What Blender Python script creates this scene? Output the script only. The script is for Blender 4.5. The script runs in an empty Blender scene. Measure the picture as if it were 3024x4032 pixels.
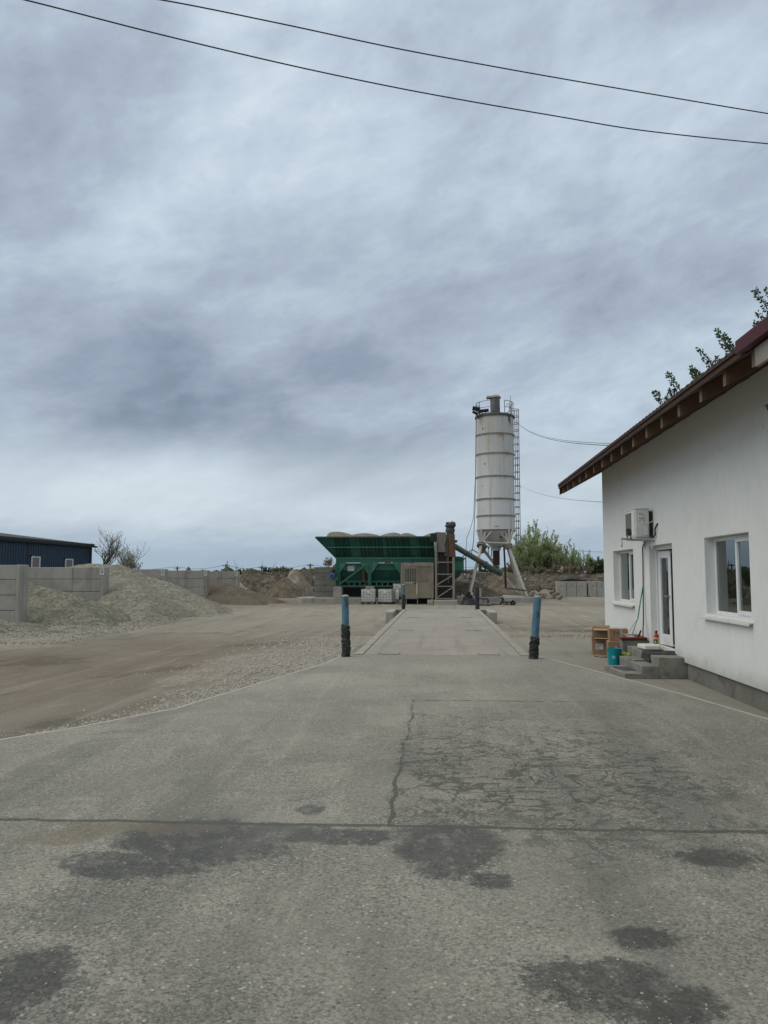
import bpy, bmesh, math, random
from mathutils import Vector, Matrix, Euler, noise
R = math.radians
rnd = random.Random(7)
sc = bpy.context.scene
COL = sc.collection
# ---------------------------------------------------------------- camera
F, HOR, CAMH = 3028.0, 2262.0, 1.6
YAW, PITCH = R(4.217), R(4.6446)
cd = bpy.data.cameras.new("camera"); cam = bpy.data.objects.new("camera", cd); COL.objects.link(cam)
cam.location = (0, 0, CAMH); cam.rotation_euler = (math.pi/2 + PITCH, 0, YAW)
cd.sensor_fit = 'VERTICAL'; cd.sensor_height = 36.0; cd.sensor_width = 27.0
cd.lens = F/4032*36; cd.clip_start = 0.05; cd.clip_end = 6000
sc.camera = cam
# ---------------------------------------------------------------- world, sun, exposure
SUN_EL, SUN_AZ = R(48), R(252)          # high behind thin cloud, to the left of the view
w = bpy.data.worlds.new("World"); sc.world = w; w.use_nodes = True
nt = w.node_tree; nt.nodes.clear()


class NG:
    """tiny helper around a node tree"""
    def __init__(s, tree): s.t = tree
    def n(s, typ, **kw):
        nd = s.t.nodes.new(typ)
        for k, v in kw.items(): setattr(nd, k, v)
        return nd
    def put(s, sock, val):
        if isinstance(val, bpy.types.NodeSocket): s.t.links.new(val, sock)
        elif val is not None:
            if sock.type == 'RGBA' and not hasattr(val, '__len__'): val = (val, val, val, 1)
            elif sock.type == 'RGBA' and len(val) == 3: val = (*val, 1)
            sock.default_value = val
    def m(s, op, a, b=None, c=None, clamp=False):
        nd = s.n('ShaderNodeMath', operation=op, use_clamp=clamp)
        for i, x in enumerate((a, b, c)):
            if x is not None: s.put(nd.inputs[i], x)
        return nd.outputs[0]
    def vm(s, op, a, b=None):
        nd = s.n('ShaderNodeVectorMath', operation=op); s.put(nd.inputs[0], a)
        if b is not None: s.put(nd.inputs[1], b)
        return nd.outputs['Value'] if op in ('LENGTH', 'DOT_PRODUCT', 'DISTANCE') else nd.outputs[0]
    def mix(s, f, a, b, mode='MIX'):
        nd = s.n('ShaderNodeMix', data_type='RGBA', blend_type=mode)
        s.put(nd.inputs[0], f); s.put(nd.inputs[6], a); s.put(nd.inputs[7], b); return nd.outputs[2]
    def noise(s, vec, scale, detail=5, rough=.55, dist=0):
        nd = s.n('ShaderNodeTexNoise'); s.put(nd.inputs['Vector'], vec)
        nd.inputs['Scale'].default_value = scale; nd.inputs['Detail'].default_value = detail
        nd.inputs['Roughness'].default_value = rough; nd.inputs['Distortion'].default_value = dist
        return nd.outputs[0]
    def vor(s, vec, scale, feature='F1', out=0):
        nd = s.n('ShaderNodeTexVoronoi', feature=feature); s.put(nd.inputs['Vector'], vec)
        nd.inputs['Scale'].default_value = scale; return nd.outputs[out]
    def ramp(s, f, stops):
        nd = s.n('ShaderNodeValToRGB'); s.put(nd.inputs[0], f); e = nd.color_ramp.elements
        while len(e) < len(stops): e.new(.5)
        for i, (p, c) in enumerate(stops):
            e[i].position = p
            e[i].color = (c, c, c, 1) if not hasattr(c, '__len__') else (*c[:3], 1)
        return nd.outputs[0]
    def step(s, x, a, b):
        nd = s.n('ShaderNodeMapRange', interpolation_type='SMOOTHSTEP'); s.put(nd.inputs[0], x)
        nd.inputs[1].default_value = a; nd.inputs[2].default_value = b; return nd.outputs[0]
    def scale(s, vec, xyz):
        nd = s.n('ShaderNodeMapping'); s.put(nd.inputs[0], vec); nd.inputs['Scale'].default_value = xyz; return nd.outputs[0]


g = NG(nt)
tc = g.n('ShaderNodeTexCoord'); dr = tc.outputs['Generated']
sep = g.n('ShaderNodeSeparateXYZ'); g.put(sep.inputs[0], dr)
zz = g.m('MAXIMUM', sep.outputs[2], 0.0)
cb = g.n('ShaderNodeCombineXYZ')
g.put(cb.inputs[0], sep.outputs[0]); g.put(cb.inputs[1], sep.outputs[1])
g.put(cb.inputs[2], g.m('SUBTRACT', g.m('MULTIPLY', g.m('POWER', zz, .72), 2.0), g.m('MULTIPLY', sep.outputs[0], .42)))
hz_ = g.m('ADD', .55, g.m('MULTIPLY', g.step(zz, .0, .35), .45))       # cloud banks crowd together towards the horizon
mp0 = cb.outputs[0]
c1 = g.noise(mp0, 1.9, 9, .56, .25)
c2 = g.noise(g.vm('ADD', mp0, (4.1, 1.7, 2.2)), 5.0, 9, .58, .35)
c3 = g.noise(mp0, 11.0, 9, .62, .2)
c4 = g.noise(g.vm('ADD', mp0, (9.2, 3.3, 6.1)), 26.0, 6, .62, .3)
cl = g.m('ADD', g.m('MULTIPLY', c1, .50), g.m('ADD', g.m('MULTIPLY', c2, .40), g.m('ADD', g.m('MULTIPLY', c3, .25), g.m('MULTIPLY', c4, .08))))
cl = g.m('SUBTRACT', cl, .125)


def blob(px, py, rx, ry, amt, rot=0):
    """broad darker / brighter cloud bank towards a compass direction and elevation"""
    cx, cy = px - 1512, 2016 - py
    f = Vector((-math.sin(YAW)*math.cos(PITCH), math.cos(YAW)*math.cos(PITCH), math.sin(PITCH)))
    r = Vector((math.cos(YAW), math.sin(YAW), 0)); u = r.cross(f)
    d = (f + r*cx/F + u*cy/F).normalized()
    r2 = (r - d*r.dot(d)).normalized(); u2 = r2.cross(d); u2 = -u2 if u2.z < 0 else u2
    a = (r2*math.cos(rot) + u2*math.sin(rot)); b = (u2*math.cos(rot) - r2*math.sin(rot))
    da = g.vm('DOT_PRODUCT', g.vm('SUBTRACT', dr, tuple(d)), tuple(a/(rx/F)))
    db = g.vm('DOT_PRODUCT', g.vm('SUBTRACT', dr, tuple(d)), tuple(b/(ry/F)))
    q = g.m('ADD', g.m('MULTIPLY', da, da), g.m('MULTIPLY', db, db))
    q = g.m('ADD', q, g.m('MULTIPLY', g.m('SUBTRACT', c2, .5), 1.4))
    front = g.m('GREATER_THAN', g.vm('DOT_PRODUCT', dr, tuple(d)), 0.2)
    e = g.m('MULTIPLY', g.m('POWER', 2.718, g.m('MULTIPLY', g.m('MAXIMUM', q, 0.0), -1.0)), front)
    return g.m('MULTIPLY', e, amt)


for args in [(1150, 1740, 800, 230, -.12, R(-14)), (500, 1480, 900, 300, -.09, R(-4)), (1500, 1400, 800, 130, -.05, R(14)), (1750, 1130, 650, 210, -.09, R(25)),
             (1450, 640, 420, 520, .10, R(35)), (520, 1010, 560, 170, .09, R(12)), (2600, 450, 600, 380, .10, R(25)),
             (2700, 1010, 420, 260, -.07, R(40)), (300, 350, 460, 300, -.07, R(60)), (200, 1900, 900, 85, .11, 0),
             (2400, 1500, 520, 300, .03, 0), (1000, 1320, 500, 90, .03, R(15)), (1100, 2020, 900, 60, .05, 0),
             (1240, 1810, 300, 110, -.08, R(-10))]:
    cl = g.m('ADD', cl, blob(*args))
cloud = g.ramp(cl, [(.18, (.17, .225, .285)), (.33, (.262, .312, .395)), (.46, (.355, .420, .505)), (.58, (.475, .555, .64)), (.72, (.66, .74, .80))])
band = g.m('MULTIPLY', g.step(zz, .035, .085), g.step(zz, .20, .12))
cloud = g.mix(g.m('MULTIPLY', band, .55), cloud, (.50, .58, .62))
low = g.step(zz, .065, .015)
cloud = g.mix(g.m('MULTIPLY', low, .8), cloud, (.285, .385, .48))
cloud = g.mix(g.step(zz, .64, .80), cloud, (.98, .93, .82))      # brighter, warmer zenith added above the view to light ground and wall
sky = g.n('ShaderNodeTexSky', sky_type='NISHITA', sun_disc=False, sun_elevation=SUN_EL, sun_rotation=SUN_AZ)
b1 = g.n('ShaderNodeBackground'); g.put(b1.inputs[0], sky.outputs[0]); b1.inputs[1].default_value = 0.08
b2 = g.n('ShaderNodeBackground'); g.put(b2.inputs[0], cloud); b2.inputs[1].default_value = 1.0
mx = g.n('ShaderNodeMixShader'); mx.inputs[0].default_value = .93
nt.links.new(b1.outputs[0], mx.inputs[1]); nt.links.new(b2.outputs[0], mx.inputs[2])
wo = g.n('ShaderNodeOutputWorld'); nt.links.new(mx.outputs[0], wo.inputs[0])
sl = bpy.data.lights.new("sun", 'SUN'); so = bpy.data.objects.new("sun", sl); COL.objects.link(so)
sl.energy = 1.15; sl.angle = R(55); sl.color = (1, .94, .84)
sdir = Vector((math.sin(SUN_AZ)*math.cos(SUN_EL), math.cos(SUN_AZ)*math.cos(SUN_EL), math.sin(SUN_EL)))
so.rotation_euler = sdir.to_track_quat('Z', 'Y').to_euler(); so.location = (0, 0, 60)
vs = sc.view_settings; vs.view_transform = 'Standard'; vs.look = 'None'; vs.exposure = 0.27; vs.gamma = 1

# ---------------------------------------------------------------- geometry helpers
_f = Vector((-math.sin(YAW)*math.cos(PITCH), math.cos(YAW)*math.cos(PITCH), math.sin(PITCH)))
_r = Vector((math.cos(YAW), math.sin(YAW), 0)); _u = _r.cross(_f)
def _ray(px, py): return _f + _r*((px-1512)/F) - _u*((py-2016)/F)
def at(px, py, Y):
    d = _ray(px, py); return Vector((0, 0, CAMH)) + d*(Y/d.y)
def atz(px, py, z=0.0):
    d = _ray(px, py); return Vector((0, 0, CAMH)) + d*((z-CAMH)/d.z)
def atx(px, py, X):
    d = _ray(px, py); return Vector((0, 0, CAMH)) + d*(X/d.x)
def sm(t): t = max(0.0, min(1.0, t)); return t*t*(3-2*t)
def lerp(a, b, t): return a + (b-a)*t


def wloc(o):
    v = Vector((0, 0, 0))
    while o: v += o.location; o = o.parent
    return v


class MB:
    def __init__(s): s.v = []; s.f = []
    def add(s, vs_, fs):
        o = len(s.v); s.v += [Vector(p) for p in vs_]; s.f += [tuple(i+o for i in f) for f in fs]; return s
    def box(s, a, b):                                  # min corner, max corner
        x0, y0, z0 = a; x1, y1, z1 = b
        return s.add([(x0,y0,z0),(x1,y0,z0),(x1,y1,z0),(x0,y1,z0),(x0,y0,z1),(x1,y0,z1),(x1,y1,z1),(x0,y1,z1)],
                     [(0,3,2,1),(4,5,6,7),(0,1,5,4),(1,2,6,5),(2,3,7,6),(3,0,4,7)])
    def obox(s, c, size, rot=(0, 0, 0)):               # centre, size, euler
        h = Vector(size)/2; M = Euler(rot).to_matrix(); c = Vector(c)
        k = [(-1,-1,-1),(1,-1,-1),(1,1,-1),(-1,1,-1),(-1,-1,1),(1,-1,1),(1,1,1),(-1,1,1)]
        return s.add([c + M @ Vector((a*h.x, b*h.y, d*h.z)) for a, b, d in k],
                     [(0,3,2,1),(4,5,6,7),(0,1,5,4),(1,2,6,5),(2,3,7,6),(3,0,4,7)])
    def bar(s, p, q, w_, h_=None):                     # rectangular bar between two points
        p, q = Vector(p), Vector(q); h_ = h_ or w_; d = (q-p).normalized()
        a = d.cross(Vector((0, 0, 1)))
        if a.length < .05: a = Vector((1, 0, 0))
        a.normalize(); b = d.cross(a).normalized(); a *= w_/2; b *= h_/2
        return s.add([p-a-b, p+a-b, p+a+b, p-a+b, q-a-b, q+a-b, q+a+b, q-a+b],
                     [(0,3,2,1),(4,5,6,7),(0,1,5,4),(1,2,6,5),(2,3,7,6),(3,0,4,7)])
    def tube(s, pts, r, seg=8, cap=True):
        pts = [Vector(p) for p in pts]; n = len(pts); rr = r if hasattr(r, '__len__') else [r]*n
        base = len(s.v); a = None
        for i, p in enumerate(pts):
            d = (pts[min(i+1, n-1)] - pts[max(i-1, 0)]).normalized()
            if a is None:
                a = d.cross(Vector((0, 0, 1)));
                if a.length < .05: a = Vector((1, 0, 0))
            a = (a - d*a.dot(d)).normalized(); b = d.cross(a)
            for k in range(seg):
                t = 2*math.pi*k/seg; s.v.append(p + (a*math.cos(t) + b*math.sin(t))*rr[i])
        for i in range(n-1):
            for k in range(seg):
                k2 = (k+1) % seg; s.f.append((base+i*seg+k, base+i*seg+k2, base+(i+1)*seg+k2, base+(i+1)*seg+k))
        if cap:
            s.f.append(tuple(base+k for k in reversed(range(seg)))); s.f.append(tuple(base+(n-1)*seg+k for k in range(seg)))
        return s
    def lathe(s, prof, c=(0, 0, 0), seg=24, cap=True):     # prof: (radius, z)
        c = Vector(c); base = len(s.v); n = len(prof)
        for r, z in prof:
            for k in range(seg):
                t = 2*math.pi*k/seg; s.v.append(c + Vector((r*math.cos(t), r*math.sin(t), z)))
        for i in range(n-1):
            for k in range(seg):
                k2 = (k+1) % seg; s.f.append((base+i*seg+k, base+i*seg+k2, base+(i+1)*seg+k2, base+(i+1)*seg+k))
        if cap:
            s.f.append(tuple(base+k for k in reversed(range(seg)))); s.f.append(tuple(base+(n-1)*seg+k for k in range(seg)))
        return s
    def prism(s, pts, off):                            # polygon swept by a vector
        off = Vector(off); n = len(pts); base = len(s.v)
        s.v += [Vector(p) for p in pts] + [Vector(p)+off for p in pts]
        s.f.append(tuple(base+i for i in range(n))); s.f.append(tuple(base+n+i for i in reversed(range(n))))
        for i in range(n):
            j = (i+1) % n; s.f.append((base+i, base+j, base+n+j, base+n+i))
        return s
    def quad(s, a, b, c, d): return s.add([a, b, c, d], [(0, 1, 2, 3)])
    def leaf(s, p, size, elong=1.0, up=None):
        a = Vector((rnd.uniform(-1, 1), rnd.uniform(-1, 1), rnd.uniform(-1, 1))).normalized()
        if up is not None: a = (a*.6 + up).normalized()
        b = a.cross(Vector((rnd.uniform(-1, 1), rnd.uniform(-1, 1), rnd.uniform(-1, 1)))).normalized()*size*.5
        a = a*size*elong
        return s.add([p, p + a*.45 + b, p + a, p + a*.45 - b], [(0, 1, 2, 3)])
    def build(s, name, mat, parent=None, local=False, smooth=False, bevel=0, org=None, fix=True):
        me = bpy.data.meshes.new(name)
        if parent is not None: off = Vector((0, 0, 0)) if local else wloc(parent)
        elif org is not None: off = Vector(org)
        elif local: off = Vector((0, 0, 0))
        else:
            xs = [p.x for p in s.v]; ys = [p.y for p in s.v]; z0 = min(p.z for p in s.v)
            off = Vector(((min(xs)+max(xs))/2, (min(ys)+max(ys))/2, z0))
        me.from_pydata([p-off for p in s.v], [], s.f); me.update()
        if fix:
            bm = bmesh.new(); bm.from_mesh(me); bmesh.ops.recalc_face_normals(bm, faces=bm.faces); bm.to_mesh(me); bm.free()
        o = bpy.data.objects.new(name, me); COL.objects.link(o)
        if mat: me.materials.append(mat)
        if smooth:
            for p in me.polygons: p.use_smooth = True
            try: me.set_sharp_from_angle(angle=R(40))
            except Exception: pass
        if bevel:
            bv = o.modifiers.new('bevel', 'BEVEL'); bv.width = bevel; bv.segments = 2; bv.limit_method = 'ANGLE'
        if parent is not None: o.parent = parent
        else: o.location = off
        return o


def tag(o, label=None, cat=None, group=None, kind=None):
    if label: o['label'] = label
    if cat: o['category'] = cat
    if group: o['group'] = group
    if kind: o['kind'] = kind
    return o
def thing(name, loc, label, cat, group=None):
    o = bpy.data.objects.new(name, None); o.empty_display_size = .2; COL.objects.link(o); o.location = loc
    return tag(o, label, cat, group)
def copy_tree(o, parent=None):
    c = o.copy(); COL.objects.link(c)
    if parent is not None: c.parent = parent
    for ch in list(o.children): copy_tree(ch, c)
    return c
def gz(x, y):
    """height of the yard"""
    s_ = sm((y-12)/20)
    edge = -.07 - .40*s_; far = -.45
    left = lerp(edge, far, sm((-x-3.0)/5.0)) if x < -3 else edge
    right = -.36 - .12*s_
    z = lerp(left, right, sm((x+1.2)/2.4))
    return z - .09*sm((y-45)/15)

# ---------------------------------------------------------------- materials
def bsdf(name):
    m = bpy.data.materials.new(name); m.use_nodes = True; t = m.node_tree; t.nodes.clear(); q = NG(t)
    b = q.n('ShaderNodeBsdfPrincipled'); o = q.n('ShaderNodeOutputMaterial'); t.links.new(b.outputs[0], o.inputs[0])
    return m, q, b
def bump(q, b, h, strength, dist=.01):
    bp = q.n('ShaderNodeBump'); q.put(bp.inputs['Height'], h); bp.inputs['Strength'].default_value = strength
    bp.inputs['Distance'].default_value = dist; q.t.links.new(bp.outputs[0], b.inputs['Normal'])
def pos(q): return q.n('ShaderNodeNewGeometry').outputs['Position']
_mc = {}
def mat(name, col, rough=.75, metal=0.0, var=.25, vscale=2.0, bs=.15, bscale=60, dirt=None, dirt_amt=.5, dirt_scale=1.5,
        streak=None, streak_amt=.5, streak_scale=(3, 3, .35), fine=.15, spec=.4, dist=.01):
    if name in _mc: return _mc[name]
    m, q, b = bsdf(name); P = q.n('ShaderNodeTexCoord').outputs['Object'] if name.startswith('o_') else pos(q)
    n1 = q.noise(P, vscale, 6, .6); c = q.mix(q.ramp(n1, [(.3, 0), (.7, 1)]), [x*(1-var) for x in col], [min(1, x*(1+var)) for x in col])
    n2 = q.noise(P, bscale, 4, .6)
    c = q.mix(fine, c, q.mix(n2, [x*.4 for x in col], [min(1, x*1.7) for x in col]))
    if dirt is not None:
        d = q.noise(P, dirt_scale, 9, .68, .3); c = q.mix(q.m('MULTIPLY', q.step(d, .48, .68), dirt_amt), c, dirt)
    if streak is not None:
        d = q.noise(q.scale(P, streak_scale), 1.0, 7, .62); c = q.mix(q.m('MULTIPLY', q.step(d, .5, .75), streak_amt), c, streak)
    q.put(b.inputs['Base Color'], c); b.inputs['Metallic'].default_value = metal
    q.put(b.inputs['Roughness'], q.m('ADD', rough-.1, q.m('MULTIPLY', n1, .2), clamp=True))
    b.inputs['Specular IOR Level'].default_value = spec
    if bs: bump(q, b, n2, bs, dist)
    _mc[name] = m; return m

M = {}
M['concrete'] = mat('concrete', (.30, .292, .262), .9, var=.18, vscale=1.2, bs=.35, bscale=45, dirt=(.19, .18, .15), dirt_amt=.5, streak=(.14, .135, .115), streak_amt=.6)
M['concrete_dark'] = mat('concrete dark', (.17, .165, .145), .92, var=.25, vscale=1.6, bs=.4, bscale=40, dirt=(.08, .078, .065), dirt_amt=.6, streak=(.27, .26, .22), streak_amt=.35, streak_scale=(5, 5, 1))
M['step'] = mat('step concrete', (.205, .20, .175), .92, var=.3, vscale=4, bs=.5, bscale=60, dirt=(.10, .10, .083), dirt_amt=.7, dirt_scale=5)
M['plinth'] = mat('stained plinth concrete', (.15, .145, .125), .92, var=.3, vscale=1.3, bs=.5, bscale=35, dirt=(.06, .058, .048), dirt_amt=.75, dirt_scale=2.6, streak=(.24, .23, .2), streak_amt=.5, streak_scale=(3, 3, 1.2))
M['kerb'] = mat('kerb concrete', (.34, .335, .30), .9, var=.15, vscale=3, bs=.3, bscale=70, dirt=(.22, .21, .18), dirt_amt=.6, dirt_scale=3)
M['deckkerb'] = mat('deck kerb concrete', (.255, .25, .222), .9, var=.2, vscale=2.5, bs=.3, bscale=70, dirt=(.19, .183, .16), dirt_amt=.7, dirt_scale=1.8)
M['upvc'] = mat('white plastic frame', (.68, .69, .70), .35, var=.04, bs=0, fine=.03, dirt=(.45, .45, .43), dirt_amt=.35, dirt_scale=7)
M['ac'] = mat('pale appliance shell', (.62, .62, .585), .45, var=.05, bs=.03, fine=.05, dirt=(.42, .41, .37), dirt_amt=.4, dirt_scale=6)
M['acgrille'] = mat('appliance grille', (.17, .165, .15), .6, var=.1, bs=.1)
M['black'] = mat('black plastic and shade sheets', (.012, .012, .013), .5, var=.3, bs=.1, bscale=80)  # also colours the sheets that stand in for shade under plant and cabin
M['rubber'] = mat('old black rubber', (.022, .023, .026), .8, var=.4, vscale=12, bs=.4, bscale=60, dirt=(.10, .097, .085), dirt_amt=.55, dirt_scale=9)
M['steel'] = mat('galvanised steel', (.30, .31, .32), .5, .4, var=.2, bs=.1)
M['darksteel'] = mat('dark painted steel', (.05, .052, .052), .6, .2, var=.3, bs=.15, dirt=(.12, .09, .06), dirt_amt=.5, dirt_scale=4)
M['bluepost'] = mat('blue chipped paint', (.065, .165, .235), .5, var=.22, vscale=6, bs=.25, bscale=40, dirt=(.03, .022, .018), dirt_amt=.95, dirt_scale=5.5, streak=(.12, .24, .30), streak_amt=.5, streak_scale=(14, 14, 1.5))
M['cap'] = mat('dusty cement fill', (.33, .30, .25), .95, var=.2, vscale=8, bs=.5)
M['green'] = mat('green plant paint', (.012, .098, .066), .45, var=.22, vscale=1.5, bs=.1, dirt=(.10, .125, .10), dirt_amt=.5, dirt_scale=1.1, streak=(.004, .04, .028), streak_amt=.6, streak_scale=(4, 4, .4))
M['greenl'] = mat('faded green paint', (.030, .165, .105), .5, var=.18, vscale=2, bs=.1, dirt=(.09, .13, .10), dirt_amt=.5, dirt_scale=2)
M['greend'] = mat('deep green paint', (.005, .062, .040), .5, var=.25, vscale=2, bs=.1, dirt=(.03, .06, .045), dirt_amt=.4)
M['ribg'] = mat('rib green paint', (.004, .036, .028), .6, var=.3, vscale=2, bs=.1)
M['greenp'] = mat('dusty green pipe', (.065, .105, .08), .55, var=.25, vscale=3, bs=.15, dirt=(.17, .18, .15), dirt_amt=.6, dirt_scale=2)
M['silo'] = mat('weathered white steel', (.50, .505, .50), .55, var=.07, vscale=.8, bs=.06, fine=.06, dirt=(.42, .41, .38), dirt_amt=.5, dirt_scale=.8, streak=(.36, .31, .22), streak_amt=.5, streak_scale=(2.4, 2.4, .16))
M['siloband'] = mat('silo band', (.25, .25, .20), .6, var=.3, vscale=4, dirt=(.16, .09, .04), dirt_amt=.6, dirt_scale=2)
M['leg'] = mat('dusty leg paint', (.42, .41, .37), .6, var=.12, vscale=2, bs=.1, dirt=(.28, .25, .20), dirt_amt=.6, dirt_scale=2)
M['vent'] = mat('vent steel', (.12, .125, .12), .5, .5, var=.3, vscale=3, dirt=(.2, .2, .18), dirt_amt=.4)
M['redhose'] = mat('dark red sleeve', (.055, .02, .018), .8, var=.3, vscale=5)
M['rust'] = mat('rusty steel', (.115, .072, .048), .85, .1, var=.4, vscale=5, bs=.3, dirt=(.05, .04, .035), dirt_amt=.6)
M['dustmetal'] = mat('dusty hood', (.17, .15, .13), .9, var=.25, vscale=3, bs=.3, dirt=(.10, .085, .07), dirt_amt=.6, dirt_scale=4)
M['frame'] = mat('grey dusty frame', (.21, .195, .165), .8, var=.2, vscale=3, bs=.2, dirt=(.12, .09, .06), dirt_amt=.5, dirt_scale=3)
M['cabin'] = mat('beige dusty panel', (.20, .175, .125), .7, var=.15, vscale=1.5, bs=.15, dirt=(.15, .125, .08), dirt_amt=.55, dirt_scale=2.2, streak=(.33, .31, .25), streak_amt=.4, streak_scale=(9, 9, .6))
M['ibc'] = mat('cloudy tank plastic', (.60, .585, .53), .5, var=.15, vscale=1.8, bs=.05, dirt=(.36, .33, .27), dirt_amt=.6, dirt_scale=2)
M['card'] = mat('cardboard', (.27, .175, .105), .9, var=.12, vscale=5, bs=.1, dirt=(.20, .125, .075), dirt_amt=.5, dirt_scale=6)
M['cardl'] = mat('pale cardboard', (.38, .27, .17), .9, var=.1, vscale=5, bs=.1)
M['print'] = mat('dark carton print', (.09, .05, .03), .9, var=.1, bs=0)
M['paper'] = mat('white paper', (.58, .59, .60), .7, var=.05, bs=0)
M['tape'] = mat('clear tape', (.34, .36, .38), .35, var=.2, bs=0)
M['teal'] = mat('teal bucket plastic', (.0, .215, .25), .4, var=.08, bs=.03)
M['blue'] = mat('blue plastic', (.03, .10, .23), .45, var=.1, bs=.03)
M['red'] = mat('red plastic', (.42, .02, .03), .45, var=.1, bs=.03)
M['darkred'] = mat('dark red wiper', (.23, .01, .018), .5, var=.15, bs=.05)
M['yellow'] = mat('yellow plastic', (.55, .40, .16), .5, var=.1, bs=.03)
M['limeyellow'] = mat('yellow green plastic', (.34, .38, .06), .5, var=.3, vscale=20, bs=.1)
M['greenhandle'] = mat('green handle', (.0, .20, .13), .4, var=.1, bs=0)
M['foam'] = mat('white foam slab', (.66, .66, .61), .9, var=.06, bs=.2, bscale=150, dirt=(.45, .44, .4), dirt_amt=.5, dirt_scale=8)
M['mat'] = mat('black doormat', (.035, .037, .035), .95, var=.4, vscale=12, bs=.6, bscale=120, dirt=(.10, .11, .09), dirt_amt=.6, dirt_scale=6)
M['matb'] = mat('bluish rubber mat', (.055, .065, .078), .7, var=.2, vscale=12, bs=.3, bscale=120)
M['wood'] = mat('brown rafter wood', (.12, .066, .04), .8, var=.35, vscale=2, bs=.3, bscale=30, dirt=(.07, .035, .02), dirt_amt=.6, dirt_scale=2.5, streak=(.14, .085, .05), streak_amt=.5, streak_scale=(2, 18, 14))
M['woodend'] = mat('rafter end grain', (.13, .10, .07), .85, var=.3, vscale=8, bs=.3)
M['woodd'] = mat('dark boards', (.045, .022, .014), .85, var=.3, vscale=3, bs=.2)
M['woodl'] = mat('light board', (.24, .22, .19), .8, var=.15, vscale=2, bs=.2, streak=(.2, .17, .13), streak_amt=.6, streak_scale=(10, .8, 14))
M['tile'] = mat('dark brown red tile', (.036, .018, .015), .8, var=.35, vscale=2.5, bs=.2, bscale=25, dirt=(.09, .082, .078), dirt_amt=.45, dirt_scale=3.5)
M['redmetal'] = mat('dark red sheet', (.055, .004, .009), .65, var=.1, bs=.03)
M['hall'] = mat('navy cladding', (.006, .030, .062), .5, var=.12, vscale=1, bs=0)
M['halld'] = mat('dark hall trim', (.018, .022, .024), .6, var=.2)
M['boulder'] = mat('pale stone', (.34, .325, .295), .9, var=.3, vscale=1.5, bs=.5, bscale=12, dirt=(.2, .19, .16), dirt_amt=.6, dist=.05)
M['rubble'] = mat('broken concrete', (.23, .215, .185), .9, var=.3, vscale=2, bs=.5, bscale=12, dist=.05)
M['bark'] = mat('grey bark', (.11, .10, .085), .9, var=.3, vscale=6, bs=.4, bscale=25)
M['wire'] = mat('cable sheath', (.014, .015, .018), .7, var=.1, bs=0)
M['wirel'] = mat('grey cable', (.10, .115, .13), .7, var=.1, bs=0)
M['redsheet'] = mat('dark red roofing', (.085, .026, .024), .7, var=.3, vscale=2)
M['tarp'] = mat('black tarp', (.012, .013, .016), .5, var=.3, bs=.3, bscale=6, dist=.05)
M['roofgrey'] = mat('far grey roof', (.085, .09, .085), .7, var=.15, vscale=.4)
M['roofgreen'] = mat('far green roof', (.05, .075, .065), .7, var=.15, vscale=.4)
M['farwall'] = mat('far brick wall', (.16, .11, .085), .9, var=.15, vscale=.6)
M['polewood'] = mat('weathered pole', (.045, .045, .045), .9, var=.2)
M['lampbody'] = mat('floodlight body', (.02, .021, .022), .4, var=.2, bs=0)
M['glasslens'] = mat('lamp lens', (.5, .53, .55), .2, var=.05, bs=0)
M['signw'] = mat('white sign', (.52, .55, .53), .6, var=.08, vscale=5, bs=0)
M['signd'] = mat('dark sign lettering', (.035, .05, .055), .7, var=.1, bs=0)
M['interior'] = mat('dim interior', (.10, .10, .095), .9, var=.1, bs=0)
M['blind'] = mat('grey green blind', (.155, .17, .14), .85, var=.06, vscale=2, bs=.05, streak=(.10, .115, .10), streak_amt=.5, streak_scale=(.1, 14, .1))
M['pebble'] = mat('loose stone', (.30, .29, .26), .9, var=.35, vscale=30, bs=.2)


def leafmat(name, c0, c1, tr=.35):
    m, q, b = bsdf(name); P = pos(q)
    n = q.noise(P, 3.0, 3); k = q.vor(P, 9.0, out=1)
    s_ = q.n('ShaderNodeSeparateColor'); q.put(s_.inputs[0], k)
    c = q.mix(q.m('MULTIPLY', q.m('ADD', n, s_.outputs[0]), .5), c0, c1)
    q.put(b.inputs['Base Color'], c); b.inputs['Roughness'].default_value = .6
    t = q.n('ShaderNodeBsdfTranslucent'); q.put(t.inputs[0], c)
    x = q.n('ShaderNodeMixShader'); x.inputs[0].default_value = tr
    q.t.links.new(b.outputs[0], x.inputs[1]); q.t.links.new(t.outputs[0], x.inputs[2])
    o = [n_ for n_ in q.t.nodes if n_.type == 'OUTPUT_MATERIAL'][0]; q.t.links.new(x.outputs[0], o.inputs[0]); return m
M['willow'] = leafmat('willow leaf', (.23, .30, .12), (.42, .48, .27), .5)
M['darkleaf'] = leafmat('dark leaf', (.035, .075, .025), (.08, .14, .045))
M['poplar'] = leafmat('poplar leaf', (.03, .07, .02), (.07, .13, .035))
M['drybrush'] = leafmat('dry brush', (.15, .125, .08), (.30, .26, .18), .3)
M['budleaf'] = leafmat('young bud leaf', (.18, .19, .11), (.32, .34, .22))


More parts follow.
